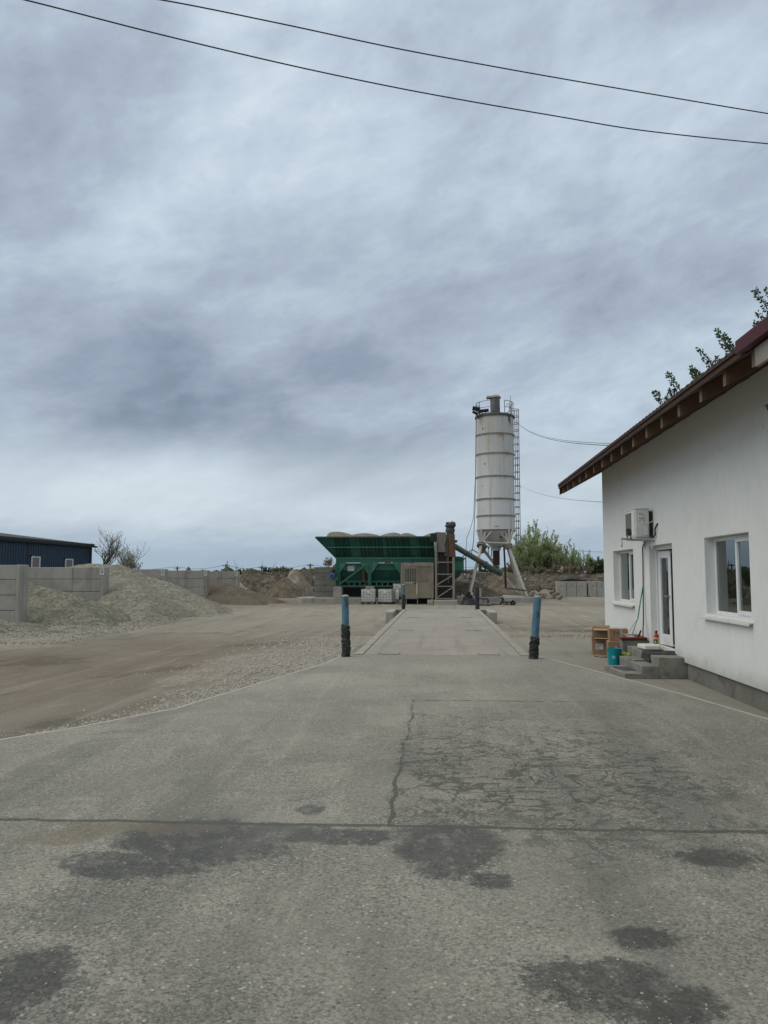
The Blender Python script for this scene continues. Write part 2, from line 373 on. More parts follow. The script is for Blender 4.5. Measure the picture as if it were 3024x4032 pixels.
def plaster():
    m, q, b = bsdf('white plaster'); P = pos(q)
    n1 = q.noise(P, .9, 6, .6); n2 = q.noise(q.scale(P, (1, 9, 1.1)), 3.0, 5, .6); n3 = q.noise(P, 120, 3)
    c = q.mix(n1, (.62, .635, .615), (.73, .74, .715)); c = q.mix(q.m('MULTIPLY', q.step(n2, .45, .75), .35), c, (.52, .53, .50))
    s_ = q.n('ShaderNodeSeparateXYZ'); q.put(s_.inputs[0], P); z = s_.outputs[2]; y = s_.outputs[1]
    # splash stain low on the wall, run marks high on it
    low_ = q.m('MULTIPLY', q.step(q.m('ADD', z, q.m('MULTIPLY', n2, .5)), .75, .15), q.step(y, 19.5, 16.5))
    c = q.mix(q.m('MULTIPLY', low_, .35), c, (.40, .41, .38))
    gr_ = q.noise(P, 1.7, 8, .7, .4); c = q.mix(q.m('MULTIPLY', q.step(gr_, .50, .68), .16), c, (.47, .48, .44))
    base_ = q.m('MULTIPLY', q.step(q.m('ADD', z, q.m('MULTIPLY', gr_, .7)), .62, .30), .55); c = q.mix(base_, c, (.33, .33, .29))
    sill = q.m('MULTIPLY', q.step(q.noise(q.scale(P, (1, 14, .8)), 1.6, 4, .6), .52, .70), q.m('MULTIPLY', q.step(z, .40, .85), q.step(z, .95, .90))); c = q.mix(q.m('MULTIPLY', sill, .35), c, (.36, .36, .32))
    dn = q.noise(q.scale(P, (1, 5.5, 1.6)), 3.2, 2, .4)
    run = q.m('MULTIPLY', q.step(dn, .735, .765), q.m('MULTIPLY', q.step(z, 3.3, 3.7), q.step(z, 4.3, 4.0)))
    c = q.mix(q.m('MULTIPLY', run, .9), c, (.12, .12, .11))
    q.put(b.inputs['Base Color'], c); b.inputs['Roughness'].default_value = .95; b.inputs['Specular IOR Level'].default_value = .2
    bump(q, b, q.m('ADD', n3, q.m('MULTIPLY', n2, .6)), .25, .006); return m
M['plaster'] = plaster()


def glass():
    m, q, b = bsdf('window glass'); t = q.n('ShaderNodeBsdfTransparent'); t.inputs[0].default_value = (.72, .78, .76, 1)
    gl = q.n('ShaderNodeBsdfGlossy'); gl.inputs['Roughness'].default_value = .01; gl.inputs[0].default_value = (.85, .9, .9, 1)
    fr = q.n('ShaderNodeFresnel'); fr.inputs[0].default_value = 1.5
    x = q.n('ShaderNodeMixShader'); q.put(x.inputs[0], q.m('MULTIPLY', fr.outputs[0], 1.7, clamp=True))
    q.t.links.new(t.outputs[0], x.inputs[1]); q.t.links.new(gl.outputs[0], x.inputs[2])
    o = [n_ for n_ in q.t.nodes if n_.type == 'OUTPUT_MATERIAL'][0]; q.t.links.new(x.outputs[0], o.inputs[0]); return m
M['glass'] = glass()


def ellipse(q, P, n, cx, cy, rx, ry, fray=.9, soft=.18):
    s_ = q.n('ShaderNodeSeparateXYZ'); q.put(s_.inputs[0], P)
    dx = q.m('MULTIPLY', q.m('SUBTRACT', s_.outputs[0], cx), 1/rx); dy = q.m('MULTIPLY', q.m('SUBTRACT', s_.outputs[1], cy), 1/ry)
    d = q.m('SQRT', q.m('ADD', q.m('MULTIPLY', dx, dx), q.m('MULTIPLY', dy, dy)))
    d = q.m('ADD', d, q.m('MULTIPLY', q.m('SUBTRACT', n, .5), fray*4.5))
    return q.step(d, 1+soft, 1-soft)


def pavement_mat():
    m, q, b = bsdf('worn exposed aggregate pavement'); P = pos(q)
    s_ = q.n('ShaderNodeSeparateXYZ'); q.put(s_.inputs[0], P); X, Y = s_.outputs[0], s_.outputs[1]
    big = q.noise(P, .35, 6, .6, .4); mid = q.noise(P, 2.2, 8, .65, .2); fray = q.m('ADD', q.m('MULTIPLY', q.noise(P, 3.6, 12, .78, .3), .80), q.m('MULTIPLY', q.noise(P, 30, 5, .75), .20))
    c = q.mix(q.ramp(big, [(.36, 0), (.62, 1)]), (.162, .164, .147), (.236, .236, .212))
    c = q.mix(q.m('MULTIPLY', q.ramp(mid, [(.35, 0), (.7, 1)]), .35), c, (.19, .19, .165))
    # long drag marks running towards the weighbridge
    st = q.noise(q.scale(P, (2.2, .22, 1)), 1.3, 6, .6, .5); c = q.mix(q.m('MULTIPLY', q.step(st, .5, .68), .45), c, (.30, .297, .265))
    mpa = q.n('ShaderNodeMapping'); q.put(mpa.inputs[0], P); mpa.inputs['Rotation'].default_value = (0, 0, R(-24)); mpa.inputs['Scale'].default_value = (1.7, .13, 1)
    sa = q.noise(mpa.outputs[0], 1.0, 7, .6, .4); c = q.mix(q.m('MULTIPLY', q.step(sa, .50, .62), .50), c, (.125, .128, .118))
    mpb = q.n('ShaderNodeMapping'); q.put(mpb.inputs[0], P); mpb.inputs['Rotation'].default_value = (0, 0, R(14)); mpb.inputs['Scale'].default_value = (2.6, .16, 1)
    sb_ = q.noise(mpb.outputs[0], 1.0, 7, .6, .4); c = q.mix(q.m('MULTIPLY', q.step(sb_, .54, .66), .30), c, (.135, .137, .125))
    patch_ = q.noise(P, .8, 9, .72, .5); c = q.mix(q.m('MULTIPLY', q.step(patch_, .52, .60), .38), c, (.31, .305, .268)); c = q.mix(q.m('MULTIPLY', q.step(patch_, .46, .38), .38), c, (.13, .132, .12))
    seam = q.step(Y, 12.5, 15.3); nearw = q.step(Y, 4.8, 14.0); c = q.mix(q.m('MULTIPLY', nearw, .60), c, q.mix(q.ramp(big, [(.36, 0), (.64, 1)]), (.215, .21, .185), (.325, .315, .282))); c = q.mix(q.m('MULTIPLY', seam, .7), c, q.mix(big, (.222, .214, .19), (.272, .264, .238)))
    # exposed stones
    v1 = q.n('ShaderNodeTexVoronoi'); q.put(v1.inputs['Vector'], P); v1.inputs['Scale'].default_value = 85
    sc_ = q.n('ShaderNodeSeparateColor'); q.put(sc_.inputs[0], v1.outputs[1])
    v2 = q.n('ShaderNodeTexVoronoi'); q.put(v2.inputs['Vector'], P); v2.inputs['Scale'].default_value = 38
    sc2 = q.n('ShaderNodeSeparateColor'); q.put(sc2.inputs[0], v2.outputs[1])
    grit = q.noise(P, 210, 3, .7)
    wear = q.step(q.noise(P, .9, 6, .6), .35, .62)
    f1 = q.mix(sc_.outputs[0], .56, 1.38); c = q.mix(q.m('MULTIPLY', q.m('ADD', .45, q.m('MULTIPLY', wear, .55)), 1.0), c, q.mix(1.0, c, f1, 'MULTIPLY'))
    f2 = q.ramp(grit, [(.34, .62), (.66, 1.36)]); c = q.mix(.9, c, q.mix(1.0, c, f2, 'MULTIPLY'))
    pit = q.m('MULTIPLY', q.m('GREATER_THAN', sc2.outputs[1], .86), q.step(v2.outputs[0], .42, .2))
    c = q.mix(q.m('MULTIPLY', pit, .7), c, (.07, .07, .062))
    chip = q.m('MULTIPLY', q.m('GREATER_THAN', sc2.outputs[2], .972), q.step(v2.outputs[0], .34, .25))
    c = q.mix(q.m('MULTIPLY', chip, .7), c, (.42, .42, .39))
    hgt = q.m('ADD', q.m('MULTIPLY', sc_.outputs[0], .5), grit)
    # damp stains, their rims dissolving into the grain
    fray2 = q.m('ADD', q.m('MULTIPLY', q.noise(P, 4.2, 12, .80, .4), .52), q.m('ADD', q.m('MULTIPLY', q.noise(q.scale(P, (1, .7, 1)), 15, 8, .80, .2), .30), q.m('MULTIPLY', grit, .18)))
    stain = None
    for a in [(-1.42, 4.70, .50, .36, .6), (-1.80, 4.36, .30, .12, .9), (-1.25, 4.95, .55, .10, .8), (-1.05, 4.84, .42, .16, .7), (-1.72, 4.23, .36, .13, .9), (.02, 4.72, .30, .36, .55), (.02, 4.42, .16, .22, .7), (.24, 4.22, .11, .10, 1.2),
              (.60, 3.22, .26, .19, .9), (.80, 3.08, .22, .18, 1.0), (-1.66, 3.06, .17, .26, .8), (-.55, 4.82, .30, .13, 1.1), (1.55, 4.62, .2, .14, 1.5), (.9, 3.62, .14, .1, 1.5),
              (-.9, 5.35, .10, .10, 1.0), (2.0, 4.4, .2, .2, 1.5)]:
        e = ellipse(q, P, fray2, a[0], a[1], a[2]*1.08, a[3]*1.08, a[4]*1.05, .13); stain = e if stain is None else q.m('MAXIMUM', stain, e)
    hole = q.step(q.noise(q.scale(P, (1, .6, 1)), 8.5, 9, .75, .3), .50, .60); stain = q.m('MULTIPLY', stain, q.m('SUBTRACT', 1.0, q.m('MULTIPLY', hole, .5)))
    stc = q.mix(1.0, c, q.mix(q.noise(P, 6, 6, .7), (.26, .262, .255), (.46, .465, .455)), 'MULTIPLY'); c = q.mix(q.m('MULTIPLY', stain, q.m('ADD', .85, q.m('MULTIPLY', mid, .3)), clamp=True), c, stc)
    br = ellipse(q, P, fray, -2.3, 4.72, .22, .2, 1.0, .3); br = q.m('MAXIMUM', br, ellipse(q, P, fray, -1.9, 4.9, .6, .12, 1.2, .4))
    c = q.mix(q.m('MULTIPLY', br, .5), c, (.135, .115, .075))
    # joints and cracks
    wob = q.m('MULTIPLY', q.m('SUBTRACT', q.noise(P, 2.2, 8, .65), .5), .16)
    wid = q.m('ADD', .003, q.m('MULTIPLY', q.noise(P, 3.1, 4, .7), .045))
    j1 = q.m('ABSOLUTE', q.m('SUBTRACT', q.m('ADD', Y, wob), q.m('ADD', 5.05, q.m('MULTIPLY', X, .02))))
    k1 = q.m('LESS_THAN', j1, wid)
    j2 = q.m('ABSOLUTE', q.m('ADD', q.m('ADD', X, wob), .35)); k2 = q.m('MULTIPLY', q.m('LESS_THAN', j2, q.m('MULTIPLY', wid, .6)), q.m('MULTIPLY', q.m('GREATER_THAN', Y, 5.05), q.step(Y, 7.4, 6.2)))
    reg = q.m('MULTIPLY', ellipse(q, P, mid, .75, 6.9, 1.55, 2.1, .3, .4), q.m('GREATER_THAN', X, -.40))
    brk = q.noise(P, 1.6, 4, .6); brk2 = q.noise(P, 5.5, 4, .6)
    na = q.noise(q.scale(P, (.75, 1.25, 1)), 1.15, 8, .62, .3); nb = q.noise(q.vm('ADD', q.scale(P, (1.2, .8, 1)), (7.3, 2.1, 5)), 1.5, 8, .6, .3); nc = q.noise(q.vm('ADD', q.scale(P, (.8, 1.5, 1)), (1.3, 9.1, 2)), 3.1, 7, .6, .3)
    def contour(n_, lv, w0): return q.m('LESS_THAN', q.m('ABSOLUTE', q.m('SUBTRACT', n_, lv)), q.m('MULTIPLY', q.m('MULTIPLY', q.m('MAXIMUM', q.m('SUBTRACT', brk2, .30), 0.0), w0), q.m('ADD', .55, q.m('MULTIPLY', q.step(Y, 8.4, 5.6), .95))))
    kc = q.m('MAXIMUM', q.m('MAXIMUM', contour(na, .50, .042), contour(nb, .53, .040)), q.m('MAXIMUM', contour(na, .60, .030), contour(nb, .44, .026)))
    kc = q.m('MULTIPLY', kc, reg)
    k3 = q.m('MULTIPLY', q.m('LESS_THAN', q.m('ABSOLUTE', q.m('SUBTRACT', q.m('ADD', Y, wob), 10.0)), q.m('MULTIPLY', wid, 1.1)), q.m('MULTIPLY', q.m('GREATER_THAN', X, -.38), q.m('MULTIPLY', q.step(X, 2.8, 1.2), q.step(brk2, .42, .5))))
    k4 = q.m('MULTIPLY', q.m('LESS_THAN', j2, q.m('MULTIPLY', wid, .55)), q.m('MULTIPLY', q.m('GREATER_THAN', Y, 6.4), q.m('MULTIPLY', q.m('LESS_THAN', Y, 10.0), q.step(brk2, .46, .52))))
    k1 = q.m('MAXIMUM', k1, q.m('MAXIMUM', k3, k4))
    kc2 = q.m('MULTIPLY', contour(nc, .5, .032), q.m('MULTIPLY', reg, q.step(brk, .46, .56)))
    k = q.m('MAXIMUM', q.m('MAXIMUM', k1, k2), q.m('MAXIMUM', kc, kc2))
    c = q.mix(q.m('MULTIPLY', k, .78), c, (.06, .062, .055))
    # spalled darker field in the right hand slab
    fld = q.m('MULTIPLY', q.m('MULTIPLY', q.m('GREATER_THAN', q.m('ADD', X, q.m('MULTIPLY', wob, 2)), -.38), q.step(q.m('ADD', Y, wob), 10.3, 9.9)), q.m('GREATER_THAN', Y, 5.05))
    sp = q.noise(q.scale(P, (1, .5, 1)), 7, 6, .7)
    c = q.mix(q.m('MULTIPLY', fld, .12), c, q.mix(1.0, c, (.72, .73, .72), 'MULTIPLY'))
    c = q.mix(q.m('MULTIPLY', q.m('MULTIPLY', fld, q.step(sp, .58, .68)), q.m('MULTIPLY', q.step(mid, .50, .62), .5)), c, (.10, .102, .09))
    q.put(b.inputs['Base Color'], c)
    q.put(b.inputs['Roughness'], q.m('SUBTRACT', .9, q.m('MULTIPLY', stain, .42))); b.inputs['Specular IOR Level'].default_value = .3
    bump(q, b, q.m('SUBTRACT', hgt, q.m('MULTIPLY', k, 2.5)), .65, .006); return m
M['pavement'] = pavement_mat()


def slab_mat(name, c0, c1, drag=(.33, .32, .28)):
    m, q, b = bsdf(name); P = pos(q)
    big = q.noise(P, .5, 6, .6, .4); mid = q.noise(P, 3, 8, .65)
    c = q.mix(q.ramp(big, [(.3, 0), (.7, 1)]), c0, c1)
    st = q.noise(q.scale(P, (.5, 1.6, 1)), 1.5, 6, .6, .5); c = q.mix(q.m('MULTIPLY', q.step(st, .5, .7), .35), c, drag)
    st2 = q.noise(q.scale(P, (2.4, .12, 1)), 1.5, 5, .6, .5); c = q.mix(q.m('MULTIPLY', q.step(st2, .5, .7), .45), c, [x*.72 for x in c0])
    gr = q.noise(P, 90, 4, .7); c = q.mix(.6, c, q.mix(1.0, c, q.ramp(gr, [(.3, .7), (.7, 1.3)]), 'MULTIPLY'))
    sp = q.step(mid, .6, .7); c = q.mix(q.m('MULTIPLY', sp, .4), c, [x*.6 for x in c0])
    q.put(b.inputs['Base Color'], c); b.inputs['Roughness'].default_value = .9; b.inputs['Specular IOR Level'].default_value = .3
    bump(q, b, q.m('ADD', gr, mid), .35, .006); return m
M['deck'] = slab_mat('weighbridge deck concrete', (.215, .207, .185), (.27, .262, .236))
M['lowslab'] = slab_mat('dusty path concrete', (.20, .193, .16), (.245, .238, .20), (.29, .28, .24))
M['fardeck'] = slab_mat('pale yard slab', (.25, .24, .215), (.33, .32, .29), (.38, .37, .34))


def yard_mat():
    m, q, b = bsdf('compacted dirt and gravel'); P = pos(q)
    s_ = q.n('ShaderNodeSeparateXYZ'); q.put(s_.inputs[0], P); X, Y = s_.outputs[0], s_.outputs[1]
    big = q.noise(P, .12, 7, .6, .6); mid = q.noise(P, .8, 8, .65, .3); fray = q.noise(P, 1.3, 9, .7, .4)
    c = q.mix(q.ramp(big, [(.35, 0), (.65, 1)]), (.145, .131, .106), (.205, .193, .163))
    # wheel tracks sweeping along the yard
    mp_ = q.n('ShaderNodeMapping'); q.put(mp_.inputs[0], P); mp_.inputs['Rotation'].default_value = (0, 0, R(24)); mp_.inputs['Scale'].default_value = (1.2, .08, 1)
    t1 = q.noise(mp_.outputs[0], 1.5, 9, .72, .5); c = q.mix(q.m('MULTIPLY', q.step(t1, .50, .70), .28), c, (.27, .258, .22))
    mp2 = q.n('ShaderNodeMapping'); q.put(mp2.inputs[0], P); mp2.inputs['Rotation'].default_value = (0, 0, R(60)); mp2.inputs['Scale'].default_value = (1.4, .10, 1)
    t2 = q.noise(mp2.outputs[0], 1.7, 9, .72, .5); c = q.mix(q.m('MULTIPLY', q.step(t2, .53, .66), .35), c, (.125, .108, .083))
    brown = ellipse(q, P, fray, -7.5, 17.5, 6.5, 6, .5, .5); c = q.mix(q.m('MULTIPLY', brown, .30), c, (.160, .126, .092))
    grey = ellipse(q, P, fray, -5.5, 36, 9, 10, .5, .5); c = q.mix(q.m('MULTIPLY', grey, .5), c, (.285, .275, .235))
    pale = q.m('MAXIMUM', ellipse(q, P, fray, 4, 45, 15, 10, .4, .5), ellipse(q, P, fray, 12, 68, 12, 10, .5, .5))
    c = q.mix(q.m('MULTIPLY', pale, .55), c, (.29, .275, .238))
    c = q.mix(q.m('MULTIPLY', q.step(t1, .56, .7), q.m('MULTIPLY', pale, .7)), c, (.38, .365, .325))
    grav = q.m('MAXIMUM', ellipse(q, P, fray, -2.9, 14.8, 1.5, 4.5, .6, .35), ellipse(q, P, fray, 3.6, 26.0, 3.6, 2.6, .6, .35))
    grav = q.m('MAXIMUM', grav, ellipse(q, P, fray, -13.2, 26.0, 2.2, 6.5, .5, .3))
    v1 = q.n('ShaderNodeTexVoronoi'); q.put(v1.inputs['Vector'], P); v1.inputs['Scale'].default_value = 22
    sc_ = q.n('ShaderNodeSeparateColor'); q.put(sc_.inputs[0], v1.outputs[1])
    gcol = q.mix(sc_.outputs[0], (.13, .128, .11), (.40, .385, .33)); c = q.mix(q.m('MULTIPLY', grav, .6), c, gcol)
    dk = None
    for a in [(-9.6, 17.6, 1.1, 1.0), (-5.7, 14.9, 1.1, .5), (-4.45, 8.85, .42, .32), (-5.2, 21.5, .9, .7), (4.4, 26.3, 2.0, .75), (-2.6, 19.3, .8, .35), (5.3, 29, 1.6, .5)]:
        e = ellipse(q, P, fray, *a, 1.0, .4); dk = e if dk is None else q.m('MAXIMUM', dk, e)
    c = q.mix(q.m('MULTIPLY', dk, .62), c, (.085, .078, .06))
    mp3 = q.n('ShaderNodeMapping'); q.put(mp3.inputs[0], P); mp3.inputs['Rotation'].default_value = (0, 0, R(86)); mp3.inputs['Scale'].default_value = (1.0, .07, 1)
    t3 = q.noise(mp3.outputs[0], 1.0, 8, .7, 1.2); c = q.mix(q.m('MULTIPLY', q.step(t3, .54, .62), .30), c, (.10, .09, .068)); c = q.mix(q.m('MULTIPLY', q.step(t3, .46, .38), .20), c, (.36, .345, .30))
    grit = q.noise(P, 45, 5, .75); c = q.mix(.75, c, q.mix(1.0, c, q.ramp(grit, [(.3, .62), (.7, 1.38)]), 'MULTIPLY'))
    stone = q.m('MULTIPLY', q.m('GREATER_THAN', sc_.outputs[1], .9), q.step(v1.outputs[0], .4, .25)); c = q.mix(q.m('MULTIPLY', stone, .5), c, (.38, .365, .32))
    c = q.mix(q.m('MULTIPLY', q.step(mid, .55, .72), .35), c, (.27, .258, .22)); c = q.mix(q.m('MULTIPLY', q.step(mid, .44, .36), .35), c, (.11, .10, .078))
    q.put(b.inputs['Base Color'], c); b.inputs['Roughness'].default_value = .95; b.inputs['Specular IOR Level'].default_value = .2
    bump(q, b, q.m('ADD', q.m('ADD', grit, mid), sc_.outputs[0]), .7, .02); return m
M['yard'] = yard_mat()


def gravel_mat(name, c0, c1, scale=14, bs=1.0):
    m, q, b = bsdf(name); P = pos(q)
    v1 = q.n('ShaderNodeTexVoronoi'); q.put(v1.inputs['Vector'], P); v1.inputs['Scale'].default_value = scale
    sc_ = q.n('ShaderNodeSeparateColor'); q.put(sc_.inputs[0], v1.outputs[1])
    v2 = q.n('ShaderNodeTexVoronoi'); q.put(v2.inputs['Vector'], P); v2.inputs['Scale'].default_value = scale*.42
    sc2 = q.n('ShaderNodeSeparateColor'); q.put(sc2.inputs[0], v2.outputs[1])
    n = q.noise(P, .7, 7, .65, .4); n3 = q.noise(P, 8.0 if scale > 12 else 3.5, 6, .7)
    c = q.mix(q.m('MULTIPLY', q.m('ADD', sc_.outputs[0], sc2.outputs[0]), .5), c0, c1)
    c = q.mix(q.m('MULTIPLY', q.step(n, .48, .66), .40), c, [x*.70 for x in c0])
    c = q.mix(q.m('MULTIPLY', q.step(n3, .52, .7), .28), c, [x*.6 for x in c0])
    q.put(b.inputs['Base Color'], c); b.inputs['Roughness'].default_value = .95; b.inputs['Specular IOR Level'].default_value = .2
    bump(q, b, q.m('ADD', q.m('ADD', sc_.outputs[1], sc2.outputs[1]), q.m('MULTIPLY', n3, 1.4)), bs, .045); return m
M['gravel'] = gravel_mat('grey green gravel', (.088, .090, .070), (.285, .283, .232), 15)
M['gravel2'] = gravel_mat('pale river gravel', (.120, .119, .096), (.325, .318, .268), 16)
M['sand'] = gravel_mat('brown sand', (.080, .070, .055), (.135, .12, .096), 10, .5)
M['hopgravel'] = gravel_mat('hopper gravel', (.11, .105, .088), (.22, .21, .18), 10, .6)
M['soil'] = gravel_mat('excavated soil', (.060, .050, .037), (.185, .16, .125), 3.0, 1.4)
M['palesoil'] = gravel_mat('pale soil', (.13, .12, .095), (.27, .25, .205), 4.0, .8)
M['turf'] = gravel_mat('rough greenery', (.025, .045, .018), (.085, .10, .045), 4.0, 1.0)

# ================================================================ SETTING
def yard_sheet():
    xs = []; ys = []
    v = -34.0
    while v < 30: xs.append(v); v += .7
    xs = [-3000, -900, -300, -120, -60] + xs + [30, 60, 120, 300, 900, 3000]
    v = -8.0
    while v < 92: ys.append(v); v += .7
    ys = [-400, -60] + ys + [100, 130, 180, 300, 700, 1600, 4500]
    mb = MB(); n = len(xs)
    for y in ys:
        for x in xs:
            z = gz(x, y)
            if -33 < x < 29 and 4 < y < 90:
                a = sm((abs(x)-2.5)/3)*.0 + 1
                z += noise.noise(Vector((x*.35, y*.35, 0)))*.035*a + noise.noise(Vector((x*1.1, y*1.1, 4)))*.015
            mb.v.append(Vector((x, y, z)))
    for j in range(len(ys)-1):
        for i in range(n-1): mb.f.append((j*n+i, j*n+i+1, (j+1)*n+i+1, (j+1)*n+i))
    return tag(mb.build('ground', M['yard'], org=(0, 0, 0), smooth=True, fix=False), kind='structure')
yard_sheet()
LB = [(-14, -6), (-9, 2.6), (-6, 5.2), (-4.27, 7.3), (-3.81, 7.93), (-3.15, 9.16), (-2.7, 11.1), (-2.05, 14.0), (-1.90, 15.48)]
RB = [(1.90, 15.48), (2.09, 14.75), (2.84, 12.04), (3.2, 10.66), (3.59, 8.93), (4.05, 6.5), (4.3, 4), (4.3, -6)]
poly = LB + RB
mb = MB(); mb.prism([(x, y, -.30) for x, y in poly], (0, 0, .30)); tag(mb.build('pavement', M['pavement'], org=(0, 0, 0)), kind='structure')
# pale cast edge of the pavement on the yard side and towards the house
mb = MB()
for L_, s_ in ((LB[1:], -1), (RB[:-2], 1)):
    for (x0, y0), (x1, y1) in zip(L_, L_[1:]):
        mb.bar((x0+s_*.03, y0, -.05), (x1+s_*.03, y1, -.05), .05, .105)
tag(mb.build('pavement_edge', M['kerb'], org=(0, 0, 0)), kind='structure')
mb = MB(); mb.prism([(1.6, 3, -.42), (13, 3, -.42), (13, 23.3, -.42), (4.4, 23.25, -.42), (3.0, 23.6, -.42), (1.98, 23.5, -.42)], (0, 0, .12))
tag(mb.build('path', M['lowslab'], org=(0, 0, 0)), kind='structure')
mb = MB().add([(-1.95, 35.45, 0), (1.95, 35.45, 0), (2.6, 40.6, -.44), (-2.6, 40.6, -.44), (-1.95, 35.45, -.6), (1.95, 35.45, -.6), (2.6, 40.6, -.6), (-2.6, 40.6, -.6)],
              [(0,1,2,3), (4,7,6,5), (0,4,5,1), (1,5,6,2), (2,6,7,3), (3,7,4,0)])
tag(mb.build('ramp', M['fardeck'], org=(0, 0, 0)), kind='structure')


def fbm(x, y, s, o=4, z=0):
    a = 0; k = 1
    for i in range(o): a += noise.noise(Vector((x*s*k, y*s*k, z+i*7)))/k; k *= 2
    return a
def field(name, x0, x1, y0, y1, step, hf, mat_, base=gz, tol=.03, **kw):
    """heap built as a height field; keeps only what rises above the ground"""
    nx = int((x1-x0)/step)+1; ny = int((y1-y0)/step)+1; mb = MB(); idx = {}
    H = [[hf(x0+i*step, y0+j*step) for i in range(nx)] for j in range(ny)]
    for j in range(ny-1):
        for i in range(nx-1):
            cs = [(i, j), (i+1, j), (i+1, j+1), (i, j+1)]
            if any(H[b][a] > base(x0+a*step, y0+b*step) - tol for a, b in cs):
                q_ = []
                for a, b in cs:
                    if (a, b) not in idx:
                        idx[(a, b)] = len(mb.v)
                        x, y = x0+a*step, y0+b*step; mb.v.append(Vector((x, y, max(H[b][a], base(x, y)-.25))))
                    q_.append(idx[(a, b)])
                mb.f.append(tuple(q_))
    return mb.build(name, mat_, smooth=False, fix=False, **kw)


def ridge_h(x, y, segs, s, curve=0.0):
    """segs: ((x0,y0,z0),(x1,y1,z1)) crest lines; constant repose slope s around them"""
    best = -9
    for (a, b) in segs:
        dx, dy = b[0]-a[0], b[1]-a[1]; L = dx*dx+dy*dy
        t = 0 if L == 0 else max(0, min(1, ((x-a[0])*dx + (y-a[1])*dy)/L))
        d = math.hypot(x-a[0]-dx*t, y-a[1]-dy*t); z = lerp(a[2], b[2], t)
        h = z - s*(math.sqrt(d*d+.35**2)-.35)
        best = max(best, h)
    return best

# ---------------------------------------------------------------- weighbridge
wb = thing('weighbridge', (0, 25.4, 0), 'long flat concrete deck truck weighbridge between the four posts, leading to the green plant', 'weighbridge')
mb = MB(); mb.box((-1.56, 15.5, -.30), (1.56, 21.96, 0.004)); mb.build('deck', M['deck'], wb, bevel=.008)
mb = MB(); mb.box((-1.56, 21.985, -.30), (1.56, 28.6, 0.004)); mb.build('deck', M['deck'], wb, bevel=.008)
mb = MB(); mb.box((-1.56, 28.62, -.30), (1.56, 35.42, 0.004)); mb.build('deck', M['deck'], wb, bevel=.008)
for s_ in (-1, 1):
    for y0, y1 in ((15.5, 21.9), (22.0, 35.42)):
        mb = MB(); mb.box((min(s_*1.57, s_*1.74), y0, -.32), (max(s_*1.57, s_*1.74), y1, .016)); mb.build('edge_kerb', M['deckkerb'], wb, bevel=.008)
for x, y in [(-1.05, 15.74), (.95, 15.76), (-1.03, 22.4), (.93, 22.35), (-1.03, 29.0), (.97, 29.1)]:
    c_ = MB(); c_.box((x-.2, y-.17, .005), (x+.2, y+.17, .012)); h_ = c_.build('hatch_cover', M['deck'], wb)
    r_ = MB()
    for a, b in (((x-.215, y-.185), (x+.215, y-.172)), ((x-.215, y+.172), (x+.215, y+.185)), ((x-.215, y-.172), (x-.202, y+.172)), ((x+.202, y-.172), (x+.215, y+.172))):
        r_.box((a[0], a[1], .0055), (b[0], b[1], .010))
    r_.build('hatch_rim', M['rust'] if (x, y) == (.95, 15.76) else M['darksteel'], h_)
for s_ in (-1, 1):
    x0, x1 = sorted((s_*2.02, s_*2.34))
    mb = MB(); mb.box((x0, 32.7, -.75), (x1, 35.44, .02)); mb.build('pit_wall', M['concrete'], wb, bevel=.015)
    x0, x1 = sorted((s_*1.74, s_*2.02)); mb = MB(); mb.box((x0, 35.2, -.75), (x1, 35.45, -.004)); mb.build('pit_end_wall', M['concrete_dark'], wb)


def bollard(base, top, r, wrap_h, rows, label, rust_top=False, sd=1):
    rn = random.Random(sd); base = Vector(base); top = Vector(top); d = top-base
    t = thing('steel_bollard', base, label, 'bollard', 'posts at the corners of the weighbridge')
    n = 14; mb = MB()
    mb.tube([base + d*(i/n) for i in range(n+1)], r, 16); p = mb.build('post', M['rust'] if rust_top else M['bluepost'], t, smooth=True)
    if not rust_top:
        c = MB(); ax = d.normalized()
        c.tube([top, top+ax*.012, top+ax*.028, top+ax*.036], [r*1.04, r*1.03, r*.8, r*.35], 14); c.build('filled_top', M['cap'], t, smooth=True)
    mb = MB(); mb.tube([base+d.normalized()*.004, base+d.normalized()*wrap_h], r*1.13, 16); mb.build('rubber_sleeve', M['rubber'], t, smooth=True)
    # bands of rubber strap wound round the foot
    z = 0.0; H = wrap_h
    pts = []; k = 0; L = d.length
    for i in range(rows):
        h0 = H*i/rows; h1 = H*(i+1)/rows*.995; w_ = MB(); rr = r*rn.uniform(1.16, 1.36); tilt = Vector((rn.uniform(-.16, .16), rn.uniform(-.16, .16), 0))
        prof = []
        ux = d.normalized()
        A = base + ux*h0; B = base + ux*h1
        base_i = len(w_.v); seg = 20
        for (tt, q_) in ((-.08, .97), (.10, 1.0), (.55, 1.02), (.92, 1.0), (1.05, .96)):
            c = A.lerp(B, tt)
            for s in range(seg):
                a = 2*math.pi*s/seg; off = Vector((math.cos(a), math.sin(a), 0))
                w_.v.append(c + off*rr*q_*(1+rn.uniform(-.025, .025)) + ux*(off.dot(tilt)*.45))
        for j in range(4):
            for s in range(seg):
                s2 = (s+1) % seg; w_.f.append((j*seg+s, j*seg+s2, (j+1)*seg+s2, (j+1)*seg+s))
        w_.f.append(tuple(reversed(range(seg)))); w_.f.append(tuple(4*seg+s for s in range(seg)))
        w_.build('rubber_band', M['rubber'], t, smooth=True)
    return t


